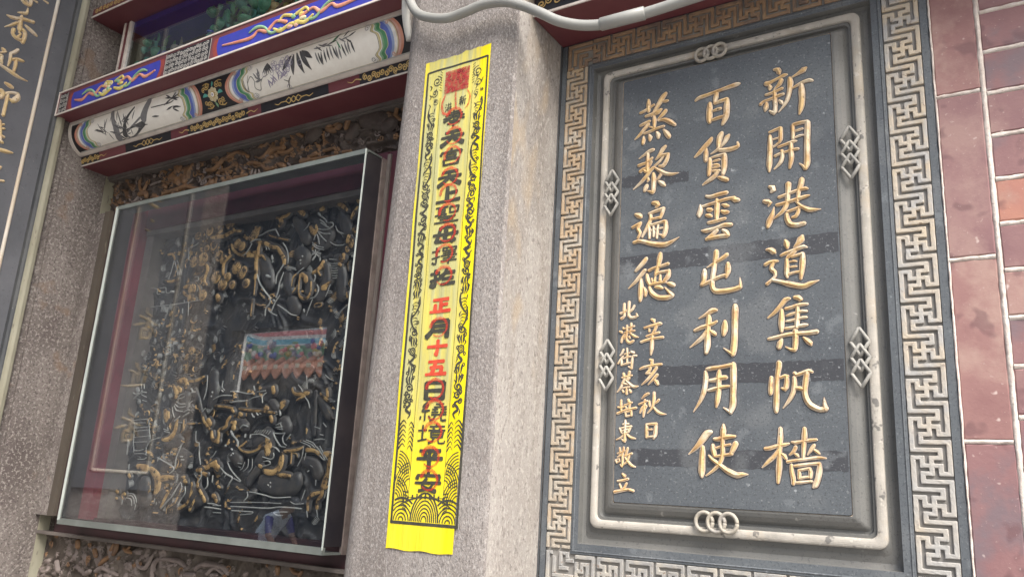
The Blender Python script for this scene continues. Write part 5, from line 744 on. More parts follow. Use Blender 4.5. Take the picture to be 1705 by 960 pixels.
# side borders: clouds, flames and dragons as curled brush lines, mirrored left and right
def curl(mb, fr, x, z, r, turns, a0, sgn, wd, m_):
    pts = []
    n = int(10 * turns) + 4
    for i in range(n + 1):
        t = i / n; a = a0 + sgn * turns * 2 * math.pi * t; q = r * (1 - .78 * t); pts.append((x + q * math.cos(a), z + q * math.sin(a), wd * (.6 + .5 * t)))
    brush(mb, fr, pts, 0, m_, .0011 if m_ in ('paint_gold', 'paint_silver') else 0, .02)
for sgn in (-1, 1):
    sb = MB(); rnd = random.Random(5)
    cx0 = lambda z: (-1.1485 - (z - 1.6) * .0095) if sgn < 0 else (-1.0165 - (z - 1.6) * .0052)
    z = 2.44
    while z > 1.71:
        xc = cx0(z); k = rnd.randint(0, 4); d = rnd.choice((-1, 1)) * sgn
        if k == 0:
            curl(sb, pf, xc, z, .0095, 1.3, rnd.uniform(0, 6), d, .0044, 'print_black'); curl(sb, pf, xc + d * .007, z - .012, .0062, 1.1, rnd.uniform(0, 6), -d, .0038, 'print_black'); z -= .019
        elif k == 1:
            brush(sb, pf, [(xc - d * .008, z + .010, .0016), (xc + d * .006, z + .002, .0055), (xc - d * .004, z - .010, .0062), (xc + d * .008, z - .020, .0052), (xc + d * .002, z - .030, .0014)], 0, 'print_black', 0, .003); z -= .026
        elif k == 2:
            for q in range(3): brush(sb, pf, [(xc + (q - 1) * .006, z + .008, .0012), (xc + (q - 1) * .0075 + .002 * d, z, .0052), (xc + (q - 1) * .004, z - .012, .0016)], 0, 'print_black', 0, .003)
            z -= .020
        elif k == 3:
            band_ring(sb, pf, xc, z - .004, .0072, .0078, .0034, 0, 'print_black', 0); band_ring(sb, pf, xc, z - .004, .0032, .0034, .0022, 0, 'print_black', 0); z -= .019
        else:
            brush(sb, pf, [(xc + d * .010, z + .010, .0030), (xc + d * .011, z - .006, .0055), (xc + d * .006, z - .020, .0046), (xc - d * .003, z - .032, .0034), (xc - d * .009, z - .038, .0016)], 0, 'print_black', 0, .004)
            for q in range(5): brush(sb, pf, [(xc + d * (.008 - q * .003), z - .004 - q * .007, .0012), (xc - d * (.002 + q * .001), z - .002 - q * .007, .0018), (xc - d * .008, z - .006 - q * .007, .0008)], 0, 'print_black', 0, .004)
            z -= .036
    for q in range(64):
        z = 1.72 + q * .0125; xc = cx0(z) + (-1) ** q * .0085; a = rnd.uniform(0, 6.28); k = rnd.random()
        if k < .4: curl(sb, pf, xc, z, .0048, 1.0, a, rnd.choice((-1, 1)), .0030, 'print_black')
        else: brush(sb, pf, [(xc - .003 * math.cos(a), z + .006, .0012), (xc + .003 * math.cos(a), z, .0036), (xc - .002, z - .007, .0012)], 0, 'print_black', 0, .004)
    # breaking wave arcs lower down
    xo = (lambda z: bL(z) + .003) if sgn < 0 else (lambda z: bR(z) - .003)
    xi = -1.1275 if sgn < 0 else -1.0355
    for q in range(6):
        z0 = 1.70 - q * .010; brush(sb, pf, [(xo(z0), z0 - .008, .0045), (xo(z0) - sgn * .010, z0 + .003, .0026), (xo(z0) - sgn * .018, z0 - .004, .0014)], 0, 'print_black', 0, .004)
        brush(sb, pf, [(xi, z0 - .012, .0035), (xi + sgn * .008, z0 - .001, .0022), (xi + sgn * .013, z0 - .009, .0010)], 0, 'print_black', 0, .004)
    for (xc, zc, side_) in ((xo(1.62), 1.600, 1), (xi, 1.575, -1), (xo(1.56), 1.545, 1), (xi + sgn * .012, 1.515, 0)):
        for q in range(6):
            r = .046 - q * .0062; pts = []
            for a in range(0, 91, 10):
                t = math.radians(a + 2); dx = math.cos(t) * r * .86; dz = math.sin(t) * r * 1.08
                x = xc - sgn * dx if side_ >= 0 else xc + sgn * dx
                lo, hi = sorted((xo(zc), xi))
                if lo - .0005 <= x <= hi + .0005: pts.append((x, zc - .012 + dz, .0023))
            if len(pts) > 2: brush(sb, pf, pts, 0, 'print_black', 0, .02, cap=.1)
    sb.build('printed_border', tl)
# waves at the foot and little comb teeth
wv = MB()
for (xc, ro, n, sx) in ((-1.081, .058, 7, .62), (-1.142, .046, 6, .9), (-1.020, .046, 6, .9)):
    for q in range(n):
        r = ro - q * .0078
        pts = [(xc + r * sx * math.cos(math.radians(a)) , 1.4935 + r * (1 if sx > .7 else 1.0) * math.sin(math.radians(a)), .0028 if q else .0040) for a in range(0, 181, 12)]
        pts = [p for p in pts if (sx < .7 or abs(p[0] + 1.081) > .62 * math.sqrt(max(0, .0034 - min(.0034, (p[1] - 1.4935) ** 2)))) and bL(1.5) + .002 < p[0] < bR(1.5) - .002]
        if len(pts) > 2: brush(wv, pf, pts, 0, 'print_black', 0, .02, cap=.1)
for q in range(13):
    x = -1.150 + q * .0115; zt = 1.552 - .00045 * (q - 6) ** 2
    if q not in (0, 12): brush(wv, pf, [(x, zt - .012, .0042), (x, zt - .002, .0040)], 0, 'print_black', 0, .02, cap=.2)
brush(wv, pf, [(-1.150, 1.523, .002), (-1.12, 1.537, .003), (-1.081, 1.5425, .003), (-1.04, 1.537, .003), (-1.012, 1.523, .002)], 0, 'print_black', 0, .006)
wv.build('printed_waves', tl)
# seal at the head of the strip
sl = MB(); rnd = random.Random(3)
for q in range(9): line(sl, (-1.1215, 2.4835 + q * .0066), (-1.0530, 2.4845 + q * .0066), .0064, 'stamp_red', prd, 10)
for q in range(16): curl(sl, pk, rnd.uniform(-1.115, -1.060), rnd.uniform(2.488, 2.536), rnd.uniform(.004, .0085), rnd.uniform(.8, 1.4), rnd.uniform(0, 6), rnd.choice((-1, 1)), .0020, 'print_black')
for sgn, xc in ((-1, -1.1475), (1, -1.0285)):
    curl(sl, pf, xc, 2.520, .0145, 1.6, 1.5, sgn, .0028, 'print_black'); curl(sl, pf, xc + sgn * .004, 2.490, .011, 1.3, 3.5, -sgn, .0026, 'print_black')
    curl(sl, pf, xc, 2.464, .0085, 1.2, 1.0, sgn, .0020, 'print_black')
    for q in range(8): brush(sl, pf, [(xc - sgn * .009, 2.545 - q * .007, .0012), (xc - sgn * (.015), 2.540 - q * .0068, .0012)], 0, 'print_black', 0, .02)
brush(sl, prd, [(-1.118, 2.478, .004), (-1.126, 2.455, .006), (-1.120, 2.430, .007), (-1.10, 2.425, .004)], 0, 'ring_red', 0, .004)
brush(sl, prd, [(-1.088, 2.478, .005), (-1.086, 2.455, .005), (-1.083, 2.436, .005)], 0, 'ring_red', 0, .004)
brush(sl, prd, [(-1.055, 2.478, .003), (-1.045, 2.462, .004), (-1.048, 2.440, .004), (-1.056, 2.430, .003)], 0, 'ring_red', 0, .004)
sl.build('printed_seal', tl)

# ================================================================== PVC CONDUIT
pv = root('conduit_pipe', 'bent grey plastic conduit crossing the pillar and passing in front of the tablet top', 'pipe', (-0.9, -0.24, 2.6))
pts = [(-1.281, -.205, 3.3), (-1.279, -.208, 2.95), (-1.271, -.212, 2.815), (-1.243, -.226, 2.758), (-1.21, -.235, 2.713), (-1.165, -.240, 2.684), (-1.108, -.241, 2.665), (-1.055, -.241, 2.666), (-1.003, -.240, 2.671), (-.944, -.238, 2.661), (-.893, -.233, 2.637),
       (-.847, -.235, 2.605), (-.805, -.225, 2.578), (-.759, -.212, 2.562), (-.714, -.200, 2.557), (-.668, -.190, 2.561), (-.610, -.182, 2.567), (-.518, -.178, 2.574), (-.335, -.175, 2.585), (.3, -.172, 2.62)]
mb = MB(); tube(mb, crom(pts, 7), .0118, 'pvc', 16); mb.build('pipe_run', pv, smooth=True)
mb = MB(); tube(mb, [Vector((-.715, -.2002, 2.5571)) + Vector((.098, .0175, .0100)) * t for t in (0, .02, .5, .98, 1)], [.0118, .0142, .0146, .0146, .0122], 'pvc', 18); mb.build('coupling', pv, smooth=True)
mb = MB(); tube(mb, crom([(-1.300, -.185, 3.4), (-1.299, -.187, 2.95), (-1.296, -.185, 2.78), (-1.292, -.16, 2.70)], 5), .011, 'white_pipe', 12)
tag(mb.build('white_conduit', smooth=True), 'white painted conduit running down beside the pillar top', 'pipe')

# ================================================================== SIDE WALL (left) with couplet board
SX = -2.94
sw = root('granite_side_wall', 'rough pinkish granite side wall between the couplet board and the glass case', 'wall', (SX, 0, 0))
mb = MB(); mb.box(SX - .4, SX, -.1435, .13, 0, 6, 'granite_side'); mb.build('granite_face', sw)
mb = MB()
prof2 = [(-.1435, -.010), (-.160, -.014), (-.171, -.012), (-.1725, .004), (-.178, .012), (-.190, .016), (-.200, .013), (-.2035, .004), (-.2045, -.002), (-.213, -.004), (-.224, .0)]
zz = [0, 1, 2, 3, 4, 6]
vs = [(SX + n_, y, z) for z in zz for y, n_ in prof2]; n = len(prof2)
for j in range(n - 1):
    m_ = 'granite_side' if j < 2 else 'strip_moss' if j < 7 else 'slate_dark'
    q = [(i * n + j, i * n + j + 1, (i + 1) * n + j + 1, (i + 1) * n + j) for i in range(len(zz) - 1)]
    mb.add([vs[a] for f in q for a in f], [(4 * k, 4 * k + 1, 4 * k + 2, 4 * k + 3) for k in range(len(q))], m_)
mb.build('corner_moulding', sw)
mb = MB(); mb.box(SX - .4, SX - .016, -.7, -.142, 0, 6, 'granite_side'); mb.build('backing_stone', sw)
mb = MB()
for k in range(40): mb.box(SX - .02, SX + .003 + random.uniform(0, .002), .022 + random.uniform(-.002, .002), .06, .5 + k * .075, .575 + k * .075, 'strip_moss')
mb.build('mortar_strip', sw)
# couplet board
cb = root('couplet_board', 'dark slate couplet board with gold characters and white edge bead', 'plaque', (SX, -.4, 1.4))
mb = MB(); mb.box(SX - .01, SX + .001, -.575, -.2245, 1.50, 6, 'board_slate'); mb.build('slab', cb)
mb = MB()
def bead(p, q, r):
    a, b = Vector(p), Vector(q); seg = 8
    d = (b - a).normalized(); s2 = d.cross(Vector((1, 0, 0)))
    vs = []
    n = 24
    for i in range(n + 1):
        c = a + (b - a) * i / n
        for k in range(seg + 1):
            t = math.pi * k / seg; vs.append(c + s2 * math.cos(t) * r + Vector((1, 0, 0)) * math.sin(t) * r * .9)
    mb.add(vs, [(i * (seg + 1) + k, i * (seg + 1) + k + 1, (i + 1) * (seg + 1) + k + 1, (i + 1) * (seg + 1) + k) for i in range(n) for k in range(seg)], 'board_bead')
bead((SX + .001, -.2855, 1.565), (SX + .001, -.2855, 5.5), .0065); bead((SX + .001, -.512, 1.565), (SX + .001, -.512, 5.5), .0065); bead((SX + .001, -.2855, 1.565), (SX + .001, -.512, 1.565), .0065)
mb.build('edge_bead', cb, smooth=True)
sf = side(SX + .001)
for nme, s_list in [(n_, dec(CHARS[n_])) for n_ in ('L_top', 'L_xiang', 'L_jin', 'L_shi', 'L_da')] + [('L_end', [s1]) for s1 in dec(CHARS['L_end'])]:
    mb = MB(); eb = MB()
    for s in s_list:
        brush(eb, sf, [(x, y, w_ * 1.12 + .001) for x, y, w_ in s], .0012, 'letter_edge', 0, .006)
        brush(mb, sf, s, .006, 'gold_board', .0006, .004)
    o = mb.build('carved_character', cb, smooth=True); eb.build('chiselled_edge', o)
# the lower characters of the same column repeat brush forms seen only as reflections
for k, zc in enumerate((2.13, 1.93, 1.73)):
    st = dec(CHARS[('L_xiang', 'L_jin', 'L_xiang')[k]])
    cx = sum(q[0] for s in st for q in s) / sum(len(s) for s in st); cz = sum(q[1] for s in st for q in s) / sum(len(s) for s in st)
    mb = MB()
    for s in st: brush(mb, sf, [(-.405 + (x - cx) * .95, zc + (z_ - cz) * .95, w_ * .8) for x, z_, w_ in s], .006, 'gold_board', .0006, .004)
    mb.build('carved_character', cb, smooth=True)

# ================================================================== PAINTED BEAMS (left bay)
LB = root('painted_lintel', 'dark red painted lintel with blue ribbon panels and ink painted cartouches above the glass case', 'beam', (-2.1, -.1, 2.66))
XL, XR = -2.939, -1.30
PR = [(-.149, 2.811), (-.1505, 2.788), (-.1455, 2.760), (-.132, 2.735), (-.113, 2.716), (-.090, 2.704)]
PRs = crom([(a, b, 0) for a, b in PR], 6)
LEN = [0]
for a, b in zip(PRs, PRs[1:]): LEN.append(LEN[-1] + (b - a).length)
TL = LEN[-1]
def prof_at(s):
    s = min(max(s, 0), TL)
    for i in range(len(LEN) - 1):
        if LEN[i + 1] >= s - 1e-9:
            f = (s - LEN[i]) / (LEN[i + 1] - LEN[i]); p = PRs[i].lerp(PRs[i + 1], f); t = (PRs[i + 1] - PRs[i]).normalized(); return p, t
    return PRs[-1], (PRs[-1] - PRs[-2]).normalized()
def board(u, v, n):   # v measured down the curved face
    p, t = prof_at(v); return (u, p.x + t.y * n, p.y - t.x * n)   # outward normal
chk = board(0, TL * .5, .01)
if chk[1] > prof_at(TL * .5)[0].x: board = lambda u, v, n: ((lambda p, t: (u, p.x - t.y * n, p.y + t.x * n))(*prof_at(v)))
# solid lintel body
mb = MB()
mb.box(XL, XR, -.2100, .05, 2.8130, 2.9080, 'beam_red'); mb.build('upper_beam', LB)
mb = MB()
sec = [(0.05, 2.8125)] + [(p.x, p.y) for p in PRs] + [(-.088, 2.7035), (-.0775, 2.6645), (.05, 2.6645)]
k = len(sec)
for j in range(k - 1):
    mb.add([(XL, *sec[j]), (XR, *sec[j]), (XR, *sec[j + 1]), (XL, *sec[j + 1])], [(0, 1, 2, 3)], 'beam_red')
mb.add([(XR, *s2) for s2 in sec], [tuple(range(k))], 'frame_white')
mb.build('lower_beam', LB)
def stripx(fr, u0, u1, v0, v1, n, m_, mb, nu=2, nv=8):
    f0 = u0 if callable(u0) else (lambda v: u0); f1 = u1 if callable(u1) else (lambda v: u1)
    vs = [fr(f0(v0 + (v1 - v0) * j / nv) * (1 - i / nu) + f1(v0 + (v1 - v0) * j / nv) * (i / nu), v0 + (v1 - v0) * j / nv, n) for j in range(nv + 1) for i in range(nu + 1)]
    mb.add(vs, [(j * (nu + 1) + i, j * (nu + 1) + i + 1, (j + 1) * (nu + 1) + i + 1, (j + 1) * (nu + 1) + i) for j in range(nv) for i in range(nu)], m_)
# white raised frame of the curved board
fm = MB()
def rail(fr, u0, u1, v0, v1, h, m_, mb, nu=1, nv=6):
    stripx(fr, u0, u1, v0, v1, h, m_, mb, nu, nv)
    for (a0, a1, b0, b1) in ((u0, u0, v0, v1), (u1, u1, v0, v1)):
        vs = [fr(a0, b0 + (b1 - b0) * j / nv, q) for j in range(nv + 1) for q in (0, h)]; mb.add(vs, [(2 * j, 2 * j + 1, 2 * j + 3, 2 * j + 2) for j in range(nv)], m_)
    for b in (v0, v1): mb.add([fr(u0, b, 0), fr(u1, b, 0), fr(u1, b, h), fr(u0, b, h)], [(0, 1, 2, 3)], m_)
rail(board, XL, XR, 0.0, .0115, .0045, 'frame_white', fm); rail(board, XL, XR, TL - .0115, TL, .0045, 'frame_white', fm)
rail(board, XL, XL + .016, .0117, TL - .0117, .0042, 'frame_white', fm); rail(board, XR - .016, XR, .0117, TL - .0117, .0042, 'frame_white', fm)
rail(board, XL + .0162, XR - .0162, .0117, .0150, .0022, 'paint_silver', fm); rail(board, XL + .0162, XR - .0162, TL - .0150, TL - .0117, .0022, 'paint_silver', fm)
fm.build('white_frame', LB)
v0, v1 = .0155, TL - .0155; vm = (v0 + v1) / 2; vh = (v1 - v0) / 2
pb_ = MB(); stripx(board, XL + .0165, XR - .0165, v0, v1, .0008, 'paint_black', pb_, 2, 16); pb_.build('painted_ground', LB)
def cart(xa, xb, nm):
    mb = MB(); lay = [(0, 'paint_salmon'), (.009, 'paint_pink'), (.017, 'paint_redbrown'), (.0185, 'paint_cream'), (.0225, 'paint_white'), (.033, 'paint_skyblue'), (.042, 'paint_midblue'), (.054, 'paint_cream'), (.0565, 'paint_green'), (.068, 'paint_lightgreen'), (.075, 'paint_white'), (.0785, 'paint_yellow'), (.0815, 'paint_cream'), (.0865, 'paint_ink'), (.0878, 'paint_field')]
    for i, (d, m_) in enumerate(lay):
        cus = .0 if d < .05 else .010 if d < .078 else .013
        def off(v, d=d, cus=cus):
            t = abs(v - vm) / vh; return d + .032 * t ** 2.2 + cus * (math.exp(-((t - .62) / .16) ** 2) - .5 * math.exp(-((t - .95) / .12) ** 2))
        hh = v0 if d < .0865 else v0 + .0012
        stripx(board, lambda v: xa + off(v), lambda v: xb - off(v), hh, v1 - (hh - v0), .0010 + i * .00012, m_, mb, 1, 28)
    # cloud curls where the bands meet the frame
    for sx, x_ in ((1, xa), (-1, xb)):
        for vv, dv in ((v0 + .008, 1), (v1 - .008, -1)):
            curl(mb, lambda u, v, n: board(u, v, n + .0032), x_ + sx * .050, vv, .008, 1.2, 0, sx * dv, .0034, 'paint_pink')
            dome(mb, lambda u, v, n: board(u, v, n + .0030), x_ + sx * .122, vv, .011, .008, .0006, 'paint_white'); curl(mb, lambda u, v, n: board(u, v, n + .0038), x_ + sx * .122, vv, .010, 1.3, 0, sx * dv, .0014, 'paint_ink')
    return mb.build(nm, LB)
cart(-2.905, -2.183, 'painted_cartouche'); cart(-2.062, -1.338, 'painted_cartouche')
inkf = lambda u, v, n: board(u, v, n + .0034)
V = lambda t: v0 + (v1 - v0) * t
# bamboo and rock (left), leaves, grapes and bird (right)
ip = MB()
def leaf(x, t, L, ang, wd, m_='paint_ink'):
    a = math.radians(ang); dx, dv = math.cos(a) * L, -math.sin(a) * L
    brush(ip, inkf, [(x, V(t), wd * .3), (x + dx * .5, V(t) + dv * .5, wd), (x + dx, V(t) + dv, wd * .15)], 0, m_, 0, .004)
def stalk(P, m_='paint_ink'): brush(ip, inkf, [(x, V(t), w_) for x, t, w_ in P], 0, m_, 0, .005)
stalk([(-2.662, .98, .030), (-2.648, .55, .030)], 'paint_grey'); stalk([(-2.652, .5, .022), (-2.660, .02, .020)], 'paint_grey')
stalk([(-2.60, .95, .034), (-2.50, .62, .034)], 'paint_grey'); stalk([(-2.490, .56, .030), (-2.445, .04, .024)], 'paint_grey')
stalk([(-2.64, .96, .040), (-2.56, .82, .030), (-2.50, .70, .018)]); stalk([(-2.622, .9, .02), (-2.585, .45, .012), (-2.53, .1, .006)])
rnd = random.Random(21)
for q in range(34): leaf(-2.63 + rnd.gauss(0, .045), .62 + rnd.gauss(0, .16), rnd.uniform(.02, .05), rnd.uniform(-30, 200), rnd.uniform(.003, .006), rnd.choice(('paint_ink', 'paint_ink', 'paint_grey')))
for q in range(9): leaf(-2.72 + rnd.uniform(-.02, .02), .55 + rnd.uniform(-.1, .2), rnd.uniform(.02, .05), rnd.uniform(60, 230), .0035)
stalk([(-2.435, .30, .003), (-2.34, .34, .0035), (-2.315, .30, .003)]);
for a_ in (-25, -5, 15, 40, 150, 170, 200): leaf(-2.325, .22 + rnd.uniform(-.05, .05), rnd.uniform(.025, .05), a_, .006)
for a_ in (-30, -12, 5, 190): leaf(-2.325, .50 + rnd.uniform(-.05, .05), rnd.uniform(.025, .045), a_, .006)
leaf(-2.44, .58, .035, -8, .006)
ip.build('ink_painting', LB)
ip = MB()
for q in range(38): band_ring(ip, inkf, -1.795 + rnd.gauss(0, .028), V(.15 + abs(rnd.gauss(0, .28))), .0075, .0072, .0013, 0, 'paint_lilac', 0)
for (x, t, L, a_) in ((-1.735, .12, .062, -75), (-1.722, .10, .068, -60), (-1.748, .14, .055, -105), (-1.715, .1, .05, -35), (-1.76, .15, .05, -140)): leaf(x, t, L, a_, .0165, 'paint_ink')
for q in range(13): leaf(-1.66 + q * .0115, .28 + .035 * math.sin(q), .035, -70 - rnd.uniform(0, 25), .0065, rnd.choice(('paint_ink', 'paint_grey')))
for q in range(16): leaf(-1.665 + q * .009, .12 + rnd.uniform(-.04, .06), .03, rnd.uniform(-60, 40), .0045, rnd.choice(('paint_grey', 'paint_green', 'paint_ink')))
for q in range(6): leaf(-1.862, .12, .034, -50 - q * 16, .0060)
for q in range(8): leaf(-1.902 + rnd.uniform(-.01, .01), .45 + rnd.uniform(-.08, .08), .026, rnd.uniform(20, 200), .0055, 'paint_grey')
stalk([(-1.98, .35, .0016), (-1.975, .6, .0020), (-1.962, .75, .0018), (-1.955, .45, .0018), (-1.948, .3, .0014)]); stalk([(-1.955, .5, .0018), (-1.938, .35, .0022), (-1.925, .5, .002), (-1.93, .7, .002), (-1.912, .8, .002), (-1.90, .6, .0018), (-1.885, .48, .0016), (-1.862, .45, .001)])
stalk([(-1.972, .4, .0016), (-1.968, .72, .0016), (-1.958, .6, .0016)])
for q in range(12): leaf(-1.87 + q * .0075, .82 - .02 * q + rnd.uniform(-.03, .03), .024, rnd.uniform(20, 150), .0050, 'paint_lilac')
stalk([(-1.80, .98, .003), (-1.79, .8, .004), (-1.775, .68, .002)]); stalk([(-1.79, .8, .003), (-1.805, .72, .002)])
ip.build('ink_painting', LB)
# flower panel between the cartouches
fp = MB(); FX = -2.1225; ff2 = lambda u, v, n: board(u, v, n + .0016)
for k in range(8):
    a = math.radians(45 * k); dome(fp, ff2, FX + .0165 * math.cos(a), vm + .0165 * math.sin(a), .0075, .0075, .0006, 'paint_cream'); curl(fp, lambda u, v, n: board(u, v, n + .0028), FX + .0165 * math.cos(a), vm + .0165 * math.sin(a), .0055, 1, a, 1, .0012, 'paint_gold')
dome(fp, lambda u, v, n: board(u, v, n + .0026), FX, vm, .0105, .0105, .0006, 'paint_gold'); dome(fp, lambda u, v, n: board(u, v, n + .0034), FX, vm, .0075, .0075, .0005, 'paint_white'); dome(fp, lambda u, v, n: board(u, v, n + .0042), FX, vm, .0035, .0035, .0004, 'paint_lilac')
for sx in (-1, 1):
    for sv in (-1, 1):
        curl(fp, ff2, FX + sx * .024, vm + sv * .030, .0125, 1.5, 0 if sx > 0 else math.pi, -sx * sv, .0046, 'paint_gold')
        curl(fp, ff2, FX + sx * .040, vm + sv * .022, .0085, 1.3, 1.0, sx * sv, .0036, 'paint_gold')
        brush(fp, ff2, [(FX + sx * .012, vm + sv * .034, .002), (FX + sx * .030, vm + sv * .040, .004), (FX + sx * .046, vm + sv * .036, .002)], 0, 'paint_gold', 0, .005)
    brush(fp, ff2, [(FX + sx * .024, vm, .004), (FX + sx * .036, vm - .004, .012), (FX + sx * .046, vm, .004)], 0, 'paint_teal', 0, .005)
brush(fp, ff2, [(FX, vm - .026, .004), (FX + .002, vm - .034, .010), (FX, vm - .041, .003)], 0, 'paint_teal', 0, .005); brush(fp, ff2, [(FX, vm + .026, .004), (FX + .002, vm + .034, .010), (FX, vm + .041, .003)], 0, 'paint_lightgreen', 0, .005)
fp.build('flower_panel', LB)
# lower band
lowf = lambda u, v, n: (u, -.088 + .0105 * v / .039 - n, 2.7035 - v)
lb_ = MB()
rail(lowf, XL, XR, 0, .0035, .0022, 'frame_white', lb_); rail(lowf, XL, XR, .0350, .0390, .0024, 'frame_white', lb_)
for a, b in ((-2.66, -2.40), (-1.95, -1.66)):
    stripx(lowf, a, b, .0045, .034, .0006, 'paint_black', lb_, 1, 1)
    c = (a + b) / 2
    for q in (-1, 0, 1):
        for (p0, p1) in (((-.014, 0), (0, .009)), ((0, .009), (.014, 0)), ((.014, 0), (0, -.009)), ((0, -.009), (-.014, 0))): brush(lb_, lowf, [(c + q * .020 + p0[0], .0195 + p0[1], .0028), (c + q * .020 + p1[0], .0195 + p1[1], .0028)], 0, 'paint_gold', .0011, .02)
    for sx in (-1, 1): brush(lb_, lowf, [(c + sx * .034, .0195, .003), (c + sx * .055, .0190, .0026), (c + sx * .066, .0235, .0026), (c + sx * .082, .0185, .0018)], 0, 'paint_gold', .0011, .005)
for xc, hw in ((-2.88, .058), (-2.16, .150), (-1.42, .118)):
    stripx(lowf, xc - hw, xc + hw, .0045, .034, .0006, 'paint_black', lb_, 1, 1)
    nq = int(hw / .017)
    for q in range(-nq, nq + 1):
        x = xc + q * .0160; curl(lb_, lowf, x, .0195 + (.003 if q % 2 else -.003), .0095, 1.35, q * 1.3, 1 if q % 2 else -1, .0042, 'paint_gold')
    for sx in (-1, 1): brush(lb_, lowf, [(xc + sx * (hw - .006), .021, .004), (xc + sx * (hw + .014), .0165, .003), (xc + sx * (hw + .028), .0225, .0026), (xc + sx * (hw + .046), .017, .0012)], 0, 'paint_gold', .0011, .004)
lb_.build('gold_scroll_band', LB)
# upper beam face
uf = lambda u, v, n: (u, -.2100 - n, 2.908 - v)
ub = MB()
rail(uf, XL, XR, 0, .0055, .0030, 'frame_white', ub); rail(uf, XL, XR, .0895, .0950, .0030, 'frame_white', ub); rail(uf, XL, XL + .0045, .0057, .0893, .0028, 'frame_white', ub)
def lens(xa, xb, m_, n, bulge=.018, va=.022, vb=.0885):
    stripx(uf, lambda v: xa + bulge * (1 - math.sin(math.pi * (v - .006) / .083)) * .8, lambda v: xb - bulge * (1 - math.sin(math.pi * (v - .006) / .083)) * .8, va, vb, n, m_, ub, 1, 14)
lens(-2.865, -2.305, 'paint_redbrown', .0004); lens(-2.845, -2.325, 'paint_blue', .0008)
lens(-2.060, -1.34, 'paint_redbrown', .0004); lens(-2.040, -1.36, 'paint_blue', .0008)
for (a, b) in ((-2.300, -2.070), (-2.925, -2.872)):
    stripx(uf, a, b, .012, .0885, .0006, 'paint_black', ub, 1, 1); rnd = random.Random(9)
    x = a + .012
    while x < b - .006:
        for vv in (.024, .042, .060, .078): curl(ub, uf, x + rnd.uniform(-.002, .002), vv + rnd.uniform(-.002, .002), .0085, 1.3, rnd.uniform(0, 6), rnd.choice((-1, 1)), .0030, 'paint_silver')
        x += .0165
    for x in (a + .002, b - .002): line(ub, (x, .012), (x, .088), .003, 'paint_silver', lambda u, v, n: uf(u, v, n + .001), 2)
rnd = random.Random(31)
for (xa, xb) in ((-2.83, -2.34), (-2.02, -1.38)):
    L = xb - xa; uf3 = lambda u, v, n: uf(u, v, n + .0014); xm = (xa + xb) / 2
    for sx in (-1, 1):
        brush(ub, uf3, [(xm + sx * .03, .055, .013), (xm + sx * .075, .040, .010), (xm + sx * .11, .062, .014), (xm + sx * .15, .050, .009), (xm + sx * .185, .066, .013), (xm + sx * (L / 2 - .01), .056, .006)], .003, 'paint_salmon', 0, .005)
        brush(ub, uf3, [(xm + sx * .05, .070, .008), (xm + sx * .09, .075, .010), (xm + sx * .125, .046, .009), (xm + sx * .16, .036, .012), (xm + sx * .19, .046, .005)], .003, 'paint_lightgreen', .0003, .005)
        brush(ub, uf3, [(xm + sx * .01, .040, .012), (xm + sx * .045, .030, .010), (xm + sx * .06, .045, .008)], .003, 'paint_yellow', .0006, .005)
        brush(ub, uf3, [(xm + sx * .01, .066, .010), (xm + sx * .05, .078, .014), (xm + sx * .08, .064, .008)], .003, 'paint_yellow', .0006, .005)
    for q in range(9): dome(ub, uf3, xm + rnd.uniform(-.05, .05), .055 + rnd.uniform(-.022, .022), rnd.uniform(.008, .016), rnd.uniform(.006, .011), .004, rnd.choice(('paint_yellow', 'paint_cream', 'paint_pink', 'paint_lightgreen', 'paint_yellow')), 0, 10, 2)
ub.build('ribbon_panels', LB)
# ledge stone below the lintel (top of the frieze)
mb = MB(); mb.box(XL + .002, -1.29, .026, .12, 2.653, 2.664, 'ledge_stone'); mb.box(XL + .002, -1.29, .032, .12, 2.6465, 2.6525, 'ledge_stone')
tag(mb.build('stone_ledge'), 'thin stone ledge under the painted lintel', 'ledge')

# right bay beam above the tablet
RB = root('red_lintel', 'plain dark red lintel with a gold scroll band above the inscribed tablet', 'beam', (-.3, -.1, 2.68))
mb = MB(); mb.box(-.921, 1.4, -.1450, .12, 2.6665, 2.730, 'beam_red'); mb.build('beam_body', RB)
mb = MB(); mb.box(-.921, 1.4, -.1490, -.1452, 2.6670, 2.6730, 'frame_white'); mb.box(-.921, 1.4, -.1490, -.1452, 2.7240, 2.7300, 'frame_white'); mb.build('white_edge', RB)
mb = MB(); rf = lambda u, v, n: (u, -.1455 - n, v)
mb.add([(-.92, -.1457, 2.6735), (1.4, -.1457, 2.6735), (1.4, -.1457, 2.7235), (-.92, -.1457, 2.7235)], [(0, 1, 2, 3)], 'paint_black')
for q in range(30): curl(mb, lambda u, v, n: rf(u, v, n + .0008), -.90 + q * .021, 2.6985 + (.003 if q % 2 else -.003), .0115, 1.35, q * 1.3, 1 if q % 2 else -1, .0046, 'paint_gold')
mb.build('gold_scroll_band', RB)
mb = MB(); mb.box(-.921, 1.4, -.19, .12, 2.7305, 2.95, 'beam_red'); mb.build('upper_beam', RB)

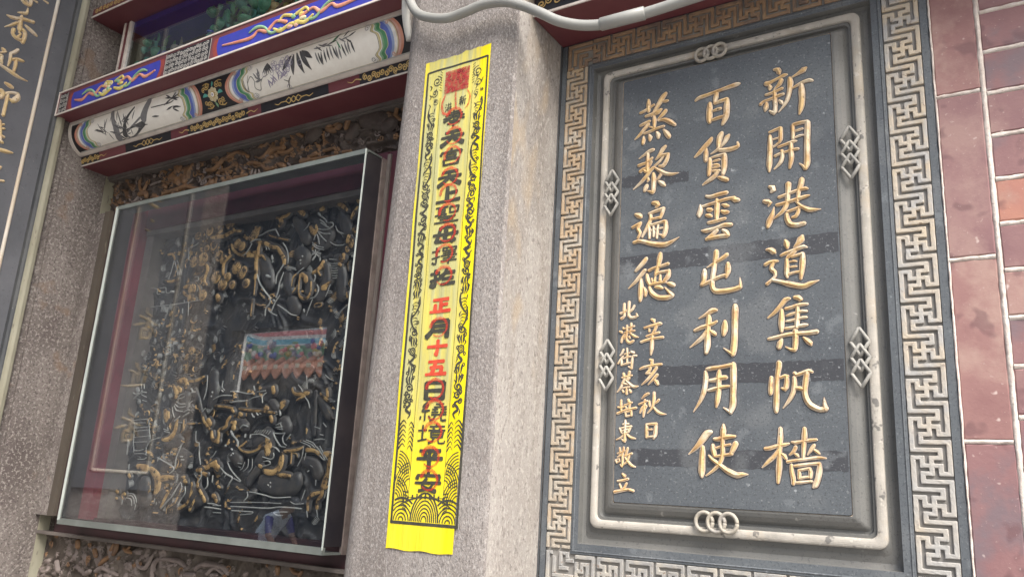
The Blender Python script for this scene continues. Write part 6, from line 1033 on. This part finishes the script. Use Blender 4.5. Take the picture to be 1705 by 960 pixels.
# ================================================================== GLASS FRONTED NICHE above the lintel
NC = root('niche_diorama', 'glass fronted niche above the lintel filled with green and tan glazed figures', 'niche', (-2.1, 0, 2.91))
mb = MB(); mb.box(-2.935, -1.30, .10, .12, 2.908, 3.4, 'wall_dark'); mb.build('back_board', NC)
mb = MB()
for x in (-2.845, -2.812): mb.box(x, x + .010, -.075, -.060, 2.909, 3.249, 'frame_white')
mb.box(-2.834, -2.8125, -.072, -.058, 2.909, 3.249, 'beam_red'); mb.build('window_frame', NC)
mb = MB(); mb.box(-2.935, -1.3, -.155, .10, 3.250, 3.290, 'beam_red'); mb.box(-2.935, -1.3, -.1590, -.1555, 3.250, 3.256, 'frame_white'); mb.box(-2.83, -1.3, -.060, .098, 3.226, 3.2495, 'paint_blue')
for q in range(10): curl(mb, lambda u, v, n: (u, -.1590 - n, v), -2.90 + q * .024, 3.272, .011, 1.3, q, 1 if q % 2 else -1, .005, 'paint_gold')
mb.build('head_rail', NC)
mb = MB(); mb.box(-2.80, -1.30, -.068, -.064, 2.909, 3.249, 'glass'); mb.build('glass_pane', NC)
rnd = random.Random(77)
pm('glaze_green', (0.05, 0.24, 0.14), (0.14, 0.42, 0.26), .3); pm('glaze_tan', (0.55, 0.44, 0.22), (0.34, 0.24, 0.12), .35); pm('glaze_blue', (0.05, 0.07, 0.36), (0.10, 0.18, 0.38), .3); pm('glaze_brown', (0.17, 0.10, 0.08), (0.28, 0.19, 0.15), .4); pm('glaze_grey', (0.34, 0.33, 0.30), (0.17, 0.17, 0.17), .4)
nf = lambda d: (lambda u, v, n: (u, .08 - d - n, v))
for (nm, cs, x0, x1, z0, z1, n, sz) in (('glazed_foliage', ('glaze_green', 'glaze_green', 'paint_teal'), -2.80, -2.73, 2.92, 3.20, 60, .017), ('glazed_foliage', ('glaze_green', 'paint_teal', 'glaze_green'), -2.42, -2.10, 3.06, 3.22, 90, .022),
        ('glazed_foliage', ('glaze_tan', 'glaze_tan', 'paint_yellow'), -2.14, -1.95, 2.96, 3.20, 70, .024), ('glazed_foliage', ('glaze_green', 'glaze_grey', 'paint_teal'), -1.95, -1.5, 2.93, 3.14, 80, .026),
        ('glazed_rockery', ('glaze_grey', 'glaze_brown', 'glaze_blue'), -2.72, -2.35, 2.92, 3.12, 90, .022), ('glazed_rockery', ('glaze_brown', 'glaze_blue', 'glaze_grey'), -2.6, -1.9, 2.915, 3.06, 80, .024)):
    mb = MB()
    for q in range(n):
        u, v = rnd.uniform(x0, x1), rnd.uniform(z0, z1); r = sz * rnd.uniform(.5, 1.3)
        if rnd.random() < .5: dome(mb, nf(rnd.uniform(.02, .10)), u, v, r, r * rnd.uniform(.5, 1.2), r * 1.2, rnd.choice(cs), 0, 8, 2)
        else: brush(mb, nf(rnd.uniform(0, .09)), [(u, v, r * .5), (u + rnd.uniform(-1, 1) * r * 2, v + rnd.uniform(0, 1) * r * 2, r * .7), (u + rnd.uniform(-1, 1) * r * 2.5, v + rnd.uniform(.5, 2) * r * 2, r * .2)], r * .4, rnd.choice(cs), 0, .008)
    mb.build(nm, NC, smooth=True, kind='stuff')
mb = MB()      # little roofed pavilion with two standing figures
brush(mb, nf(.085), [(-2.50, 3.035, .008), (-2.47, 3.060, .016), (-2.36, 3.082, .016), (-2.28, 3.105, .014), (-2.20, 3.065, .012), (-2.175, 3.02, .006)], .012, 'glaze_grey', 0, .006)
for x in (-2.455, -2.335, -2.23): brush(mb, nf(.08), [(x, 2.92, .010), (x, 3.06, .009)], .008, 'glaze_brown', 0, .02)
mb.build('glazed_pavilion', NC, smooth=True)
for (x, c) in ((-2.40, 'glaze_tan'), (-2.29, 'glaze_grey'), (-2.57, 'glaze_brown')):
    mb = MB(); brush(mb, nf(.06), [(x - .01, 2.915, .030), (x, 2.95, .034), (x + .004, 2.985, .026)], .02, c, 0, .006); brush(mb, nf(.075), [(x - .014, 2.975, .008), (x - .024, 2.955, .008), (x - .010, 2.945, .006)], .008, c, 0, .006); dome(mb, nf(.07), x + .004, 3.005, .010, .012, .012, 'glaze_tan', 0, 10, 3)
    mb.build('glazed_figure', NC, smooth=True)

# ================================================================== CARVED FRIEZES
import mathutils
def carved_sheet(x0, x1, z0, z1, nx, nz, ybase, amp, sc_, seed, mats, th=(.80, .05)):
    # a hand-carved surface: warped ridges; the crests carry the paint
    mb = MB(); vs = []; H = {}
    N = mathutils.noise.noise
    for j in range(nz + 1):
        for i in range(nx + 1):
            x = x0 + (x1 - x0) * i / nx; z = z0 + (z1 - z0) * j / nz
            wx = x * sc_ + 1.6 * N(Vector((x * 9 + seed, z * 9, 2.1))); wz = z * sc_ + 1.6 * N(Vector((x * 9, z * 9 + seed, 7.7)))
            r1 = 1 - abs(2.2 * N(Vector((wx, wz, seed)))); r2 = 1 - abs(2.0 * N(Vector((wx * 2.3, wz * 2.3, seed + 3))))
            big = N(Vector((x * 6, z * 6, seed + 9)))
            h = max(0, r1) ** 2 * .62 + max(0, r2) ** 2 * .38 * (0.4 + max(0, r1))
            H[(i, j)] = (h, big, r2); vs.append((x, ybase - amp * h - amp * .8 * big, z))
    b0 = len(mb.v); mb.v += vs; W = nx + 1
    k0, k1, k2 = (mb.m(m_) for m_ in mats)
    for j in range(nz):
        for i in range(nx):
            h, big, r2 = H[(i, j)]; g = N(Vector((vs[j * W + i][0] * 5, vs[j * W + i][2] * 5, seed + 20)))
            k = k0
            if h > th[0] and g > th[1]: k = k1
            elif .46 < h < .50: k = k2
            mb.f.append([j * W + i, j * W + i + 1, (j + 1) * W + i + 1, (j + 1) * W + i]); mb.mi.append(k)
    return mb
def frieze(nm, lab, z0, z1, key, gmat, seed):
    FZ = root(nm, lab, 'frieze', (-2.1, .05, z0)); rnd = random.Random(seed)
    mb = carved_sheet(XL + .003, -1.285, z0, z1, 420, 46, .064, .020, 24, seed * 1.7, (gmat, 'frieze_brown' if key == 'top' else 'frieze_pale', gmat), (.60, -.05)); mb.build('carved_ground', FZ, smooth=True)
    f = front(.050); col = {'B': 'frieze_brown', 'W': 'frieze_pale', 'G': 'frieze_brown', 'D': gmat}
    for m_, s in FRIEZE[key]:
        for st in dec(s):
            mb = MB(); brush(mb, f, st, .011 if m_ != 'D' else .016, col[m_], 0, .004); mb.build('carved_scroll', FZ, smooth=True)
    # filling of small leaves, petals and tendrils over the whole band
    for g_ in range(24):
        mb = MB()
        for q in range(8):
            x = XL + .02 + (g_ + rnd.random()) / 24 * 1.6; z = rnd.uniform(z0 + .012, z1 - .012); r = rnd.uniform(.007, .014); c = rnd.choice((gmat, 'frieze_pale', 'frieze_brown', gmat, gmat))
            k = rnd.random()
            fr_ = f if c != gmat else front(.052)
            if k < .45:
                a = rnd.uniform(0, 6.28); s2 = rnd.choice((-1, 1)); pts = [(x + r * (1 - .7 * t) * math.cos(a + s2 * 7 * t), z + r * (1 - .7 * t) * math.sin(a + s2 * 7 * t), .0055 - .002 * t) for t in [i / 12 for i in range(13)]]
                brush(mb, fr_, pts, .006, c, 0, .02)
            elif k < .75:
                a = rnd.uniform(0, 6.28)
                for t in (-.5, 0, .5): brush(mb, fr_, [(x, z, .003), (x + math.cos(a + t) * r, z + math.sin(a + t) * r, .006), (x + math.cos(a + t * 1.3) * r * 1.8, z + math.sin(a + t * 1.3) * r * 1.8, .002)], .006, c, 0, .006)
            else:
                for t in range(5): dome(mb, fr_, x + r * .6 * math.cos(t * 1.256), z + r * .6 * math.sin(t * 1.256), r * .42, r * .42, .006, c, 0, 8, 2)
                dome(mb, fr_, x, z, r * .3, r * .3, .009, c, 0, 8, 2)
        mb.build('carved_foliage', FZ, smooth=True, kind='stuff')
    return FZ
frieze('carved_frieze', 'brown carved scroll frieze between the painted lintel and the glass case', 2.50, 2.646, 'top', 'frieze_ground', 3)
frieze('carved_frieze', 'grey carved dragon scroll frieze under the glass case', 1.10, 1.340, 'bottom', 'frieze_ground_low', 8)
mb = MB(); mb.box(XL + .002, -1.289, .018, .12, 1.342, 1.352, 'ledge_stone'); mb.box(-2.86, -1.289, .034, .12, 1.3522, 1.400, 'sill_dark')
tag(mb.build('sill_ledge'), 'dark purple sill with pale lower edge beneath the glass case', 'ledge')

# ================================================================== GLASS CASE
GC = root('glass_case', 'shallow glass display case with grey metal edges covering the carved relief', 'glass case', (-2.1, -.02, 1.39))
gy, gb = -.056, .010; gx0, gx1 = -2.690, -1.507; gz0, gz1 = 1.400, 2.476
bl, tlz = (1.397, 2.466), None
mb = MB(); mb.box(gx0 + .004, gx1 - .002, gy, gy + .004, gz0 + .006, gz1 - .014, 'glass'); mb.build('front_pane', GC)
mb = MB(); mb.box(gx1 - .004, gx1, gy + .006, gb, gz0 + .008, gz1 - .008, 'case_dark'); mb.build('side_pane', GC)
mb = MB(); mb.box(gx0, gx1, gy - .002, gy + .010, gz1 - .014, gz1, 'case_metal'); mb.box(gx0, gx1, gy + .0105, gb, gz1 - .004, gz1 + .001, 'case_metal')
mb.build('metal_rail', GC); mb = MB(); mb.box(gx0, gx1, gy - .002, gy + .010, gz0 - .012, gz0 + .006, 'case_metal'); mb.box(gx0, gx1, gy + .0105, gb, gz0 - .012, gz0 - .006, 'case_metal'); mb.build('metal_rail', GC)
mb = MB()
mb.box(gx0 - .001, gx0 + .006, gy - .0025, gy + .0005, gz0, gz1 - .002, 'case_bright'); mb.box(gx0 + .0075, gx0 + .0125, gy - .003, gy - .0005, gz0 + .002, gz1 - .010, 'case_bright'); mb.box(gx0 + .014, gx0 + .0165, gy - .0028, gy - .0005, gz0 + .006, gz1 - .014, 'case_metal')
mb.build('bright_edge', GC); mb = MB(); mb.box(gx1 - .0012, gx1 + .0012, gy - .0030, gy + .001, gz0, gz1, 'case_bright'); mb.build('bright_edge', GC)  # pale strips paint the highlight along the glass edges
mb = MB(); mb.box(gx1 - .006, gx1 + .004, gb + .0005, gb + .020, gz0 - .012, gz1 - .002, 'frieze_pale'); mb.build('rear_frame', GC)

# wooden surround
WS = root('wooden_surround', 'dark purple red wooden frame around the carved relief', 'frame', (-2.1, .05, 1.39))
mb = MB(); mb.box(-2.790, -2.690, .014, .12, 1.405, 2.50, 'case_dark'); mb.build('stile', WS); mb = MB(); mb.box(-2.6895, -2.632, .010, .12, 1.405, 2.50, 'wood_red'); mb.box(-2.790, -2.7905, .03, .12, 1.405, 2.50, 'case_dark'); mb.build('stile', WS)
mb = MB(); random.seed(5)
mb.box(-2.9385, -2.858, .004, .12, 1.405, 2.4995, 'granite_side'); mb.box(-2.8575, -2.822, -.002, .12, 1.405, 2.4995, 'strip_dark'); mb.box(-2.8215, -2.80, .012, .12, 1.405, 2.4995, 'sill_dark')
tag(mb.build('mortar_fillet'), 'narrow mossy brown mortar strip between the granite side wall and the glass case', 'mortar strip')
mb = MB(); mb.box(-1.500, -1.288, .032, .12, 1.38, 2.50, 'wood_purple'); mb.box(-1.500, -1.488, .025, .0315, 1.40, 2.49, 'ledge_stone'); mb.build('stile', WS)
mb = MB(); mb.box(-2.6315, -1.501, .028, .12, 2.405, 2.50, 'wood_purple'); mb.build('head_rail', WS)
mb = MB(); mb.box(-2.6315, -1.501, .030, .12, 1.38, 1.4115, 'sill_dark'); mb.build('bottom_rail', WS)
mb = MB(); mb.box(-2.6315, -1.5015, .036, .12, 2.386, 2.4045, 'ledge_stone'); mb.box(-2.6315, -2.590, .040, .12, 1.412, 2.3855, 'ledge_stone'); mb.build('inner_fillet', WS)

# ================================================================== CARVED RELIEF
RL = root('carved_relief', 'dark carved relief of warriors and horses with gilded details behind glass', 'relief carving', (-2.1, .09, 1.44))
mb = carved_sheet(-2.610, -1.5015, 1.412, 2.4045, 310, 280, .094, .013, 13, 1.3, ('relief_ground', 'relief_gold', 'relief_faint'), (.80, .10))
mb.build('carved_ground', RL, smooth=True)
groups = {}
for part, m_, s in RELIEF: groups.setdefault(part, []).append((m_, s))
fD, fW, fG = front(.078), front(.067), front(.068)
for part, items in groups.items():
    dk = MB(); gd = MB()
    for m_, s in items:
        for st in dec(s):
            if min(q[0] for q in st) < -2.596: continue
            mw_ = max(q[2] for q in st)
            if m_ == 'D': brush(dk, fD, [(x, z, w_ * .85) for x, z, w_ in st], min(.014, mw_ * .4), 'relief_dark', 0, .006, prof=[(-.5, 0), (-.40, .7), (-.2, .8), (-.05, 1), (.2, .75), (.38, .8), (.5, 0)])
            elif m_ == 'W':
                brush(dk, fW, [(x, z, w_ * .85 + .0008) for x, z, w_ in st], .003, 'relief_line', .002, .004)
            else:
                brush(dk, front(.072), [(x, z, w_ * 1.5 + .004) for x, z, w_ in st], .006, 'relief_dark', 0, .006)
                brush(gd, fG, [(x, z, w_ * .86) for x, z, w_ in st], .006, 'relief_gold', 0, .003, prof=[(-.5, 0), (-.42, .7), (-.22, .55), (-.05, 1), (.12, .6), (.30, .95), (.5, 0)])
                if mw_ > .006:
                    for o_ in (-.3, .05, .36): brush(dk, fG, [(x + o_ * w_ * .8, z + o_ * w_ * .35, .0012) for x, z, w_ in st], .0085, 'relief_line', 0, .004)
    o = dk.build(part, RL, smooth=True)
    if gd.v: gd.build('gilding', o, smooth=True)
# pine leaf fans: ribbed gilded fans
pf_root = None
for (u, v, r, a0) in FANS:
    mb = MB(); base = math.radians(a0); r *= 1.1
    dome(mb, front(.069), u, v, r * 1.12, r * 1.08, .003, 'relief_dark', 0, 14, 2)
    dome(mb, front(.066), u, v, r * .92, r * .86, .005, 'relief_gold', 0, 16, 3)
    ox, oz = u - math.cos(base) * r * .80, v - math.sin(base) * r * .80
    for k in range(8):
        a = base + math.radians((k - 3.5) * 17); q = r * (1.62 - .05 * (k - 3.5) ** 2)
        brush(mb, front(.0605), [(ox + math.cos(a) * q * .2, oz + math.sin(a) * q * .2, r * .03), (ox + math.cos(a) * q * .6, oz + math.sin(a) * q * .6, r * .07), (ox + math.cos(a) * q, oz + math.sin(a) * q, r * .09)], .0010, 'relief_ground', -.0012, .004)
    mb.build('pine_leaf_fan', RL, smooth=True)
# secondary carving: folds, petals, scales and hair lines that fill the gaps
rnd = random.Random(44)
for g_ in range(42):
    mb = MB(); cx, cz = rnd.uniform(-2.60, -1.54), rnd.uniform(1.46, 2.34)
    if g_ >= 18: cx = rnd.uniform(-2.57, -2.25)
    for q in range(13):
        x = cx + rnd.gauss(0, .06); z = cz + rnd.gauss(0, .06); k = rnd.random(); a = rnd.uniform(0, 6.28); r = rnd.uniform(.006, .014)
        if not (-2.585 < x < -1.52 and 1.455 < z < 2.37): continue
        gz = rnd.random() < (.30 if z < 1.8 or x < -2.25 else .15)
        if k < .45:
            for t in range(rnd.randint(3, 6)): brush(mb, front(.074), [(x + t * .0045 * math.cos(a + 1.57), z + t * .0045 * math.sin(a + 1.57), .0008), (x + r * math.cos(a) + t * .0045 * math.cos(a + 1.57), z + r * math.sin(a) + t * .0045 * math.sin(a + 1.57), .0022), (x + 2 * r * math.cos(a + .4) + t * .003 * math.cos(a + 1.57), z + 2 * r * math.sin(a + .4) + t * .003 * math.sin(a + 1.57), .0008)], .004, 'relief_line' if not gz else 'relief_gold', .003, .006)
        elif k < .75:
            brush(mb, front(.076), [(x, z, r * .3), (x + r * math.cos(a), z + r * math.sin(a), r * .55), (x + 2 * r * math.cos(a + .7), z + 2 * r * math.sin(a + .7), r * .3), (x + 2.6 * r * math.cos(a + 1.2), z + 2.6 * r * math.sin(a + 1.2), r * .12)], .009, 'relief_gold' if gz else 'relief_dark', 0, .004)
        else:
            for t in range(4): dome(mb, front(.074), x + r * .55 * math.cos(t * 1.57 + a), z + r * .55 * math.sin(t * 1.57 + a), r * .38, r * .34, .008, 'relief_gold' if gz and t % 2 else 'relief_dark', 0, 8, 2)
    if mb.v: mb.build('carved_detail', RL, smooth=True, kind='stuff')

# ================================================================== OPPOSITE SIDE OF THE COURT (seen in the glass)
OW = root('opposite_hall', 'dark plastered hall front across the court with one wide opening', 'building', (-11, -8.6, 0))  # unseen wall added so the glass reflects dark around the far roof
mb = MB()
# opening placed in the wall plane
ox0, ox1, oz0, oz1 = -12.85, -10.33, 3.175, 4.37
for (a, b, c, d) in ((-30, ox0, 0, 7.9), (ox1, 0.5, 0, 7.9), (ox0, ox1, 0, oz0), (ox0, ox1, oz1, 7.9)): mb.box(a, b, -8.9, -8.6, c, d, 'hall_wall')
mb.build('front_wall', OW)  # front of the added unseen wall
mb = MB()
for (a, b, c, d) in ((-20, ox0, 0, 7.9), (ox1, -4, 0, 7.9), (ox0, ox1, 0, oz0), (ox0, ox1, oz1, 7.9)): mb.box(a, b, -8.96, -8.905, c, d, 'paint_white')
mb.build('whitewashed_back', OW)  # white face added to bounce sunlight onto the reflected roof
mb = MB(); mb.box(-30.4, .9, -9.0, -8.45, 7.9, 8.02, 'tile_orange'); mb.build('roof_edge', OW)  # roof edge of the added unseen wall
RF = root('roof_ridge', 'orange tiled eave with pink and blue painted ridge of the far temple roof', 'roof', (-12, -9.2, 0.4))
mb = MB(); vs = []
for i in range(25):
    t = i / 24; x = -13.9 + 4.4 * t; up = 4.28 + .42 * max(0, (.28 - t)) ** 1.2 * 4 - .10 * t
    vs.append((x, up))
def rb(z0f, z1f, y, m_):
    V_ = []
    for x, up in vs: V_ += [(x, y, up + z0f), (x, y, up + z1f)]
    mb.add(V_, [(2 * i, 2 * i + 1, 2 * i + 3, 2 * i + 2) for i in range(24)], m_)
rb(.10, .20, -9.20, 'roof_red'); rb(.03, .10, -9.19, 'paint_white'); rb(-.07, .03, -9.18, 'roof_blue'); rb(-.09, -.07, -9.17, 'paint_white'); rb(-.45, -.09, -9.22, 'roof_green'); mb.build('ridge_band', RF)
mb = MB(); rnd = random.Random(12)
for q in range(60):
    x = rnd.uniform(-13.3, -9.8); z = rnd.uniform(3.92, 4.22); c = rnd.choice(('roof_green', 'tile_pale', 'paint_lilac', 'paint_yellow', 'paint_white', 'roof_red', 'paint_midblue'))
    dome(mb, lambda u, v, n: (u, -9.18 + n, v), x, z, rnd.uniform(.03, .09), rnd.uniform(.03, .08), .06, c, 0, 8, 2)
mb.build('ridge_figures', RF)
mb = MB(); mb.add([(-14, -9.0, 3.66), (-9, -9.0, 3.66), (-9, -9.25, 3.86), (-14, -9.25, 3.86)], [(0, 1, 2, 3)], 'tile_orange'); mb.box(-14, -9, -9.6, -9.3, .4, 3.8, 'hall_wall'); mb.build('roof_slope', RF)
for q in range(17):
    x = -13.75 + q * .285; mb = MB()
    tube(mb, [(x, -8.86, 3.60), (x, -9.25, 3.88)], .075, 'tile_orange', 10)
    P = [(x - .13, -8.84, 3.64), (x - .10, -8.83, 3.54), (x, -8.82, 3.44), (x + .10, -8.83, 3.54), (x + .13, -8.84, 3.64)]
    mb.add(P + [(a, b - .03, c) for a, b, c in P], [(0, 1, 2, 3, 4), (9, 8, 7, 6, 5)] + [(i, i + 1, i + 6, i + 5) for i in range(4)], 'tile_orange')
    mb.add([(x - .06, -8.81, 3.63), (x + .06, -8.81, 3.63), (x + .06, -8.81, 3.71), (x - .06, -8.81, 3.71)], [(0, 1, 2, 3)], 'tile_pale')
    mb.build('eave_tile', RF)

CM = Vector((0, 2 * -.056 + 1.6, 1.55)); kk = 1.27
loc0 = RF.location.copy(); RF.location = CM + (loc0 - CM) * kk; RF.scale = (kk, kk, kk)
# person bending forward, seen only as a reflection in the case
def person(loc):
    J = {'pel': (0, 0, .80), 'sp': (.10, 0, .98), 'ch': (.24, 0, 1.12), 'nk': (.34, 0, 1.20), 'hd': (.44, 0, 1.24), 'hd2': (.50, 0, 1.29),
         'lh': (0, .10, .77), 'lk': (.10, .12, .44), 'la': (-.04, .12, .09), 'lt': (.12, .13, .04), 'rh': (0, -.10, .77), 'rk': (.12, -.12, .44), 'ra': (-.02, -.12, .09), 'rt': (.14, -.13, .04),
         'ls': (.27, .17, 1.12), 'le': (.34, .22, .88), 'lw': (.50, .16, .74), 'lp': (.55, .14, .70), 'rs': (.27, -.17, 1.12), 're': (.33, -.22, .88), 'rw': (.50, -.16, .76), 'rp': (.55, -.14, .72)}
    RD = {'pel': .13, 'sp': .125, 'ch': .14, 'nk': .055, 'hd': .085, 'hd2': .08, 'lh': .09, 'lk': .06, 'la': .042, 'lt': .035, 'rh': .09, 'rk': .06, 'ra': .042, 'rt': .035, 'ls': .07, 'le': .045, 'lw': .028, 'lp': .030, 'rs': .07, 're': .045, 'rw': .028, 'rp': .030}
    E_ = [('pel', 'sp'), ('sp', 'ch'), ('ch', 'nk'), ('nk', 'hd'), ('hd', 'hd2'), ('pel', 'lh'), ('lh', 'lk'), ('lk', 'la'), ('la', 'lt'), ('pel', 'rh'), ('rh', 'rk'), ('rk', 'ra'), ('ra', 'rt'), ('ch', 'ls'), ('ls', 'le'), ('le', 'lw'), ('lw', 'lp'), ('ch', 'rs'), ('rs', 're'), ('re', 'rw'), ('rw', 'rp')]
    for sd_ in ('l', 'r'):
        b = Vector(J[sd_ + 'p'])
        for k in range(5):
            n1, n2 = '%sf%da' % (sd_, k), '%sf%db' % (sd_, k)
            dy = (k - 2) * .014; L = (.055, .075, .08, .075, .06)[k]
            if k == 0: dv = Vector((.03, .035 if sd_ == 'r' else -.035, -.01))
            else: dv = Vector((L * .6, dy * .6, -L * .4))
            J[n1] = tuple(b + Vector((.025, dy, -.012)) ); J[n2] = tuple(Vector(J[n1]) + dv); RD[n1] = .010; RD[n2] = .007
            E_ += [(sd_ + 'p', n1), (n1, n2)]
    names = list(J); me = bpy.data.meshes.new('person'); me.from_pydata([J[k] for k in names], [(names.index(a), names.index(b)) for a, b in E_], [])
    o = bpy.data.objects.new('person', me); COL.objects.link(o)
    md = o.modifiers.new('skin', 'SKIN'); o.modifiers.new('sub', 'SUBSURF').levels = 1
    for i, k in enumerate(names):
        sv = me.skin_vertices[0].data[i]; sv.radius = (RD[k], RD[k]); sv.use_root = (k == 'pel')
    dg = bpy.context.evaluated_depsgraph_get(); ev = o.evaluated_get(dg); nm = bpy.data.meshes.new_from_object(ev)
    bpy.data.objects.remove(o); o = bpy.data.objects.new('person', nm); COL.objects.link(o)
    for n_ in ('skin', 'shirt_white', 'sleeve_blue', 'trousers'): nm.materials.append(M[n_])
    def near(c):
        best = None
        for a, b in E_:
            A, B = Vector(J[a]), Vector(J[b]); t = max(0, min(1, (c - A).dot(B - A) / (B - A).length_squared)); d_ = (c - A.lerp(B, t)).length - (RD[a] * (1 - t) + RD[b] * t) * .6
            if best is None or d_ < best[0]: best = (d_, a, b, t)
        return best
    for p_ in nm.polygons:
        p_.use_smooth = True; _, a, b, t = near(p_.center)
        if (a, b) in (('pel', 'sp'), ('sp', 'ch'), ('ch', 'ls'), ('ch', 'rs')): k = 1
        elif b in ('le', 're'): k = 2 if t < .8 else 0
        elif b in ('lh', 'rh', 'lk', 'rk', 'la', 'ra'): k = 3
        elif b in ('lt', 'rt'): k = 3
        elif (a, b) == ('ch', 'nk') and t < .5: k = 1
        else: k = 0
        p_.material_index = k
    o.location = loc
    return o
pe = person((-9.65, -7.05, 0)); pe.location = (-9.05, -6.61, 0); tag(pe, 'person in white shirt with blue sleeves bending forward, reflected in the glass case', 'person')
mb = MB(); dome(mb, lambda u, v, n: (u, v - .0, 1.28 + n), .455, 0, .098, .098, .105, 'hair', 0, 12, 4)
h_ = mb.build('hair', None, smooth=True); h_.parent = pe
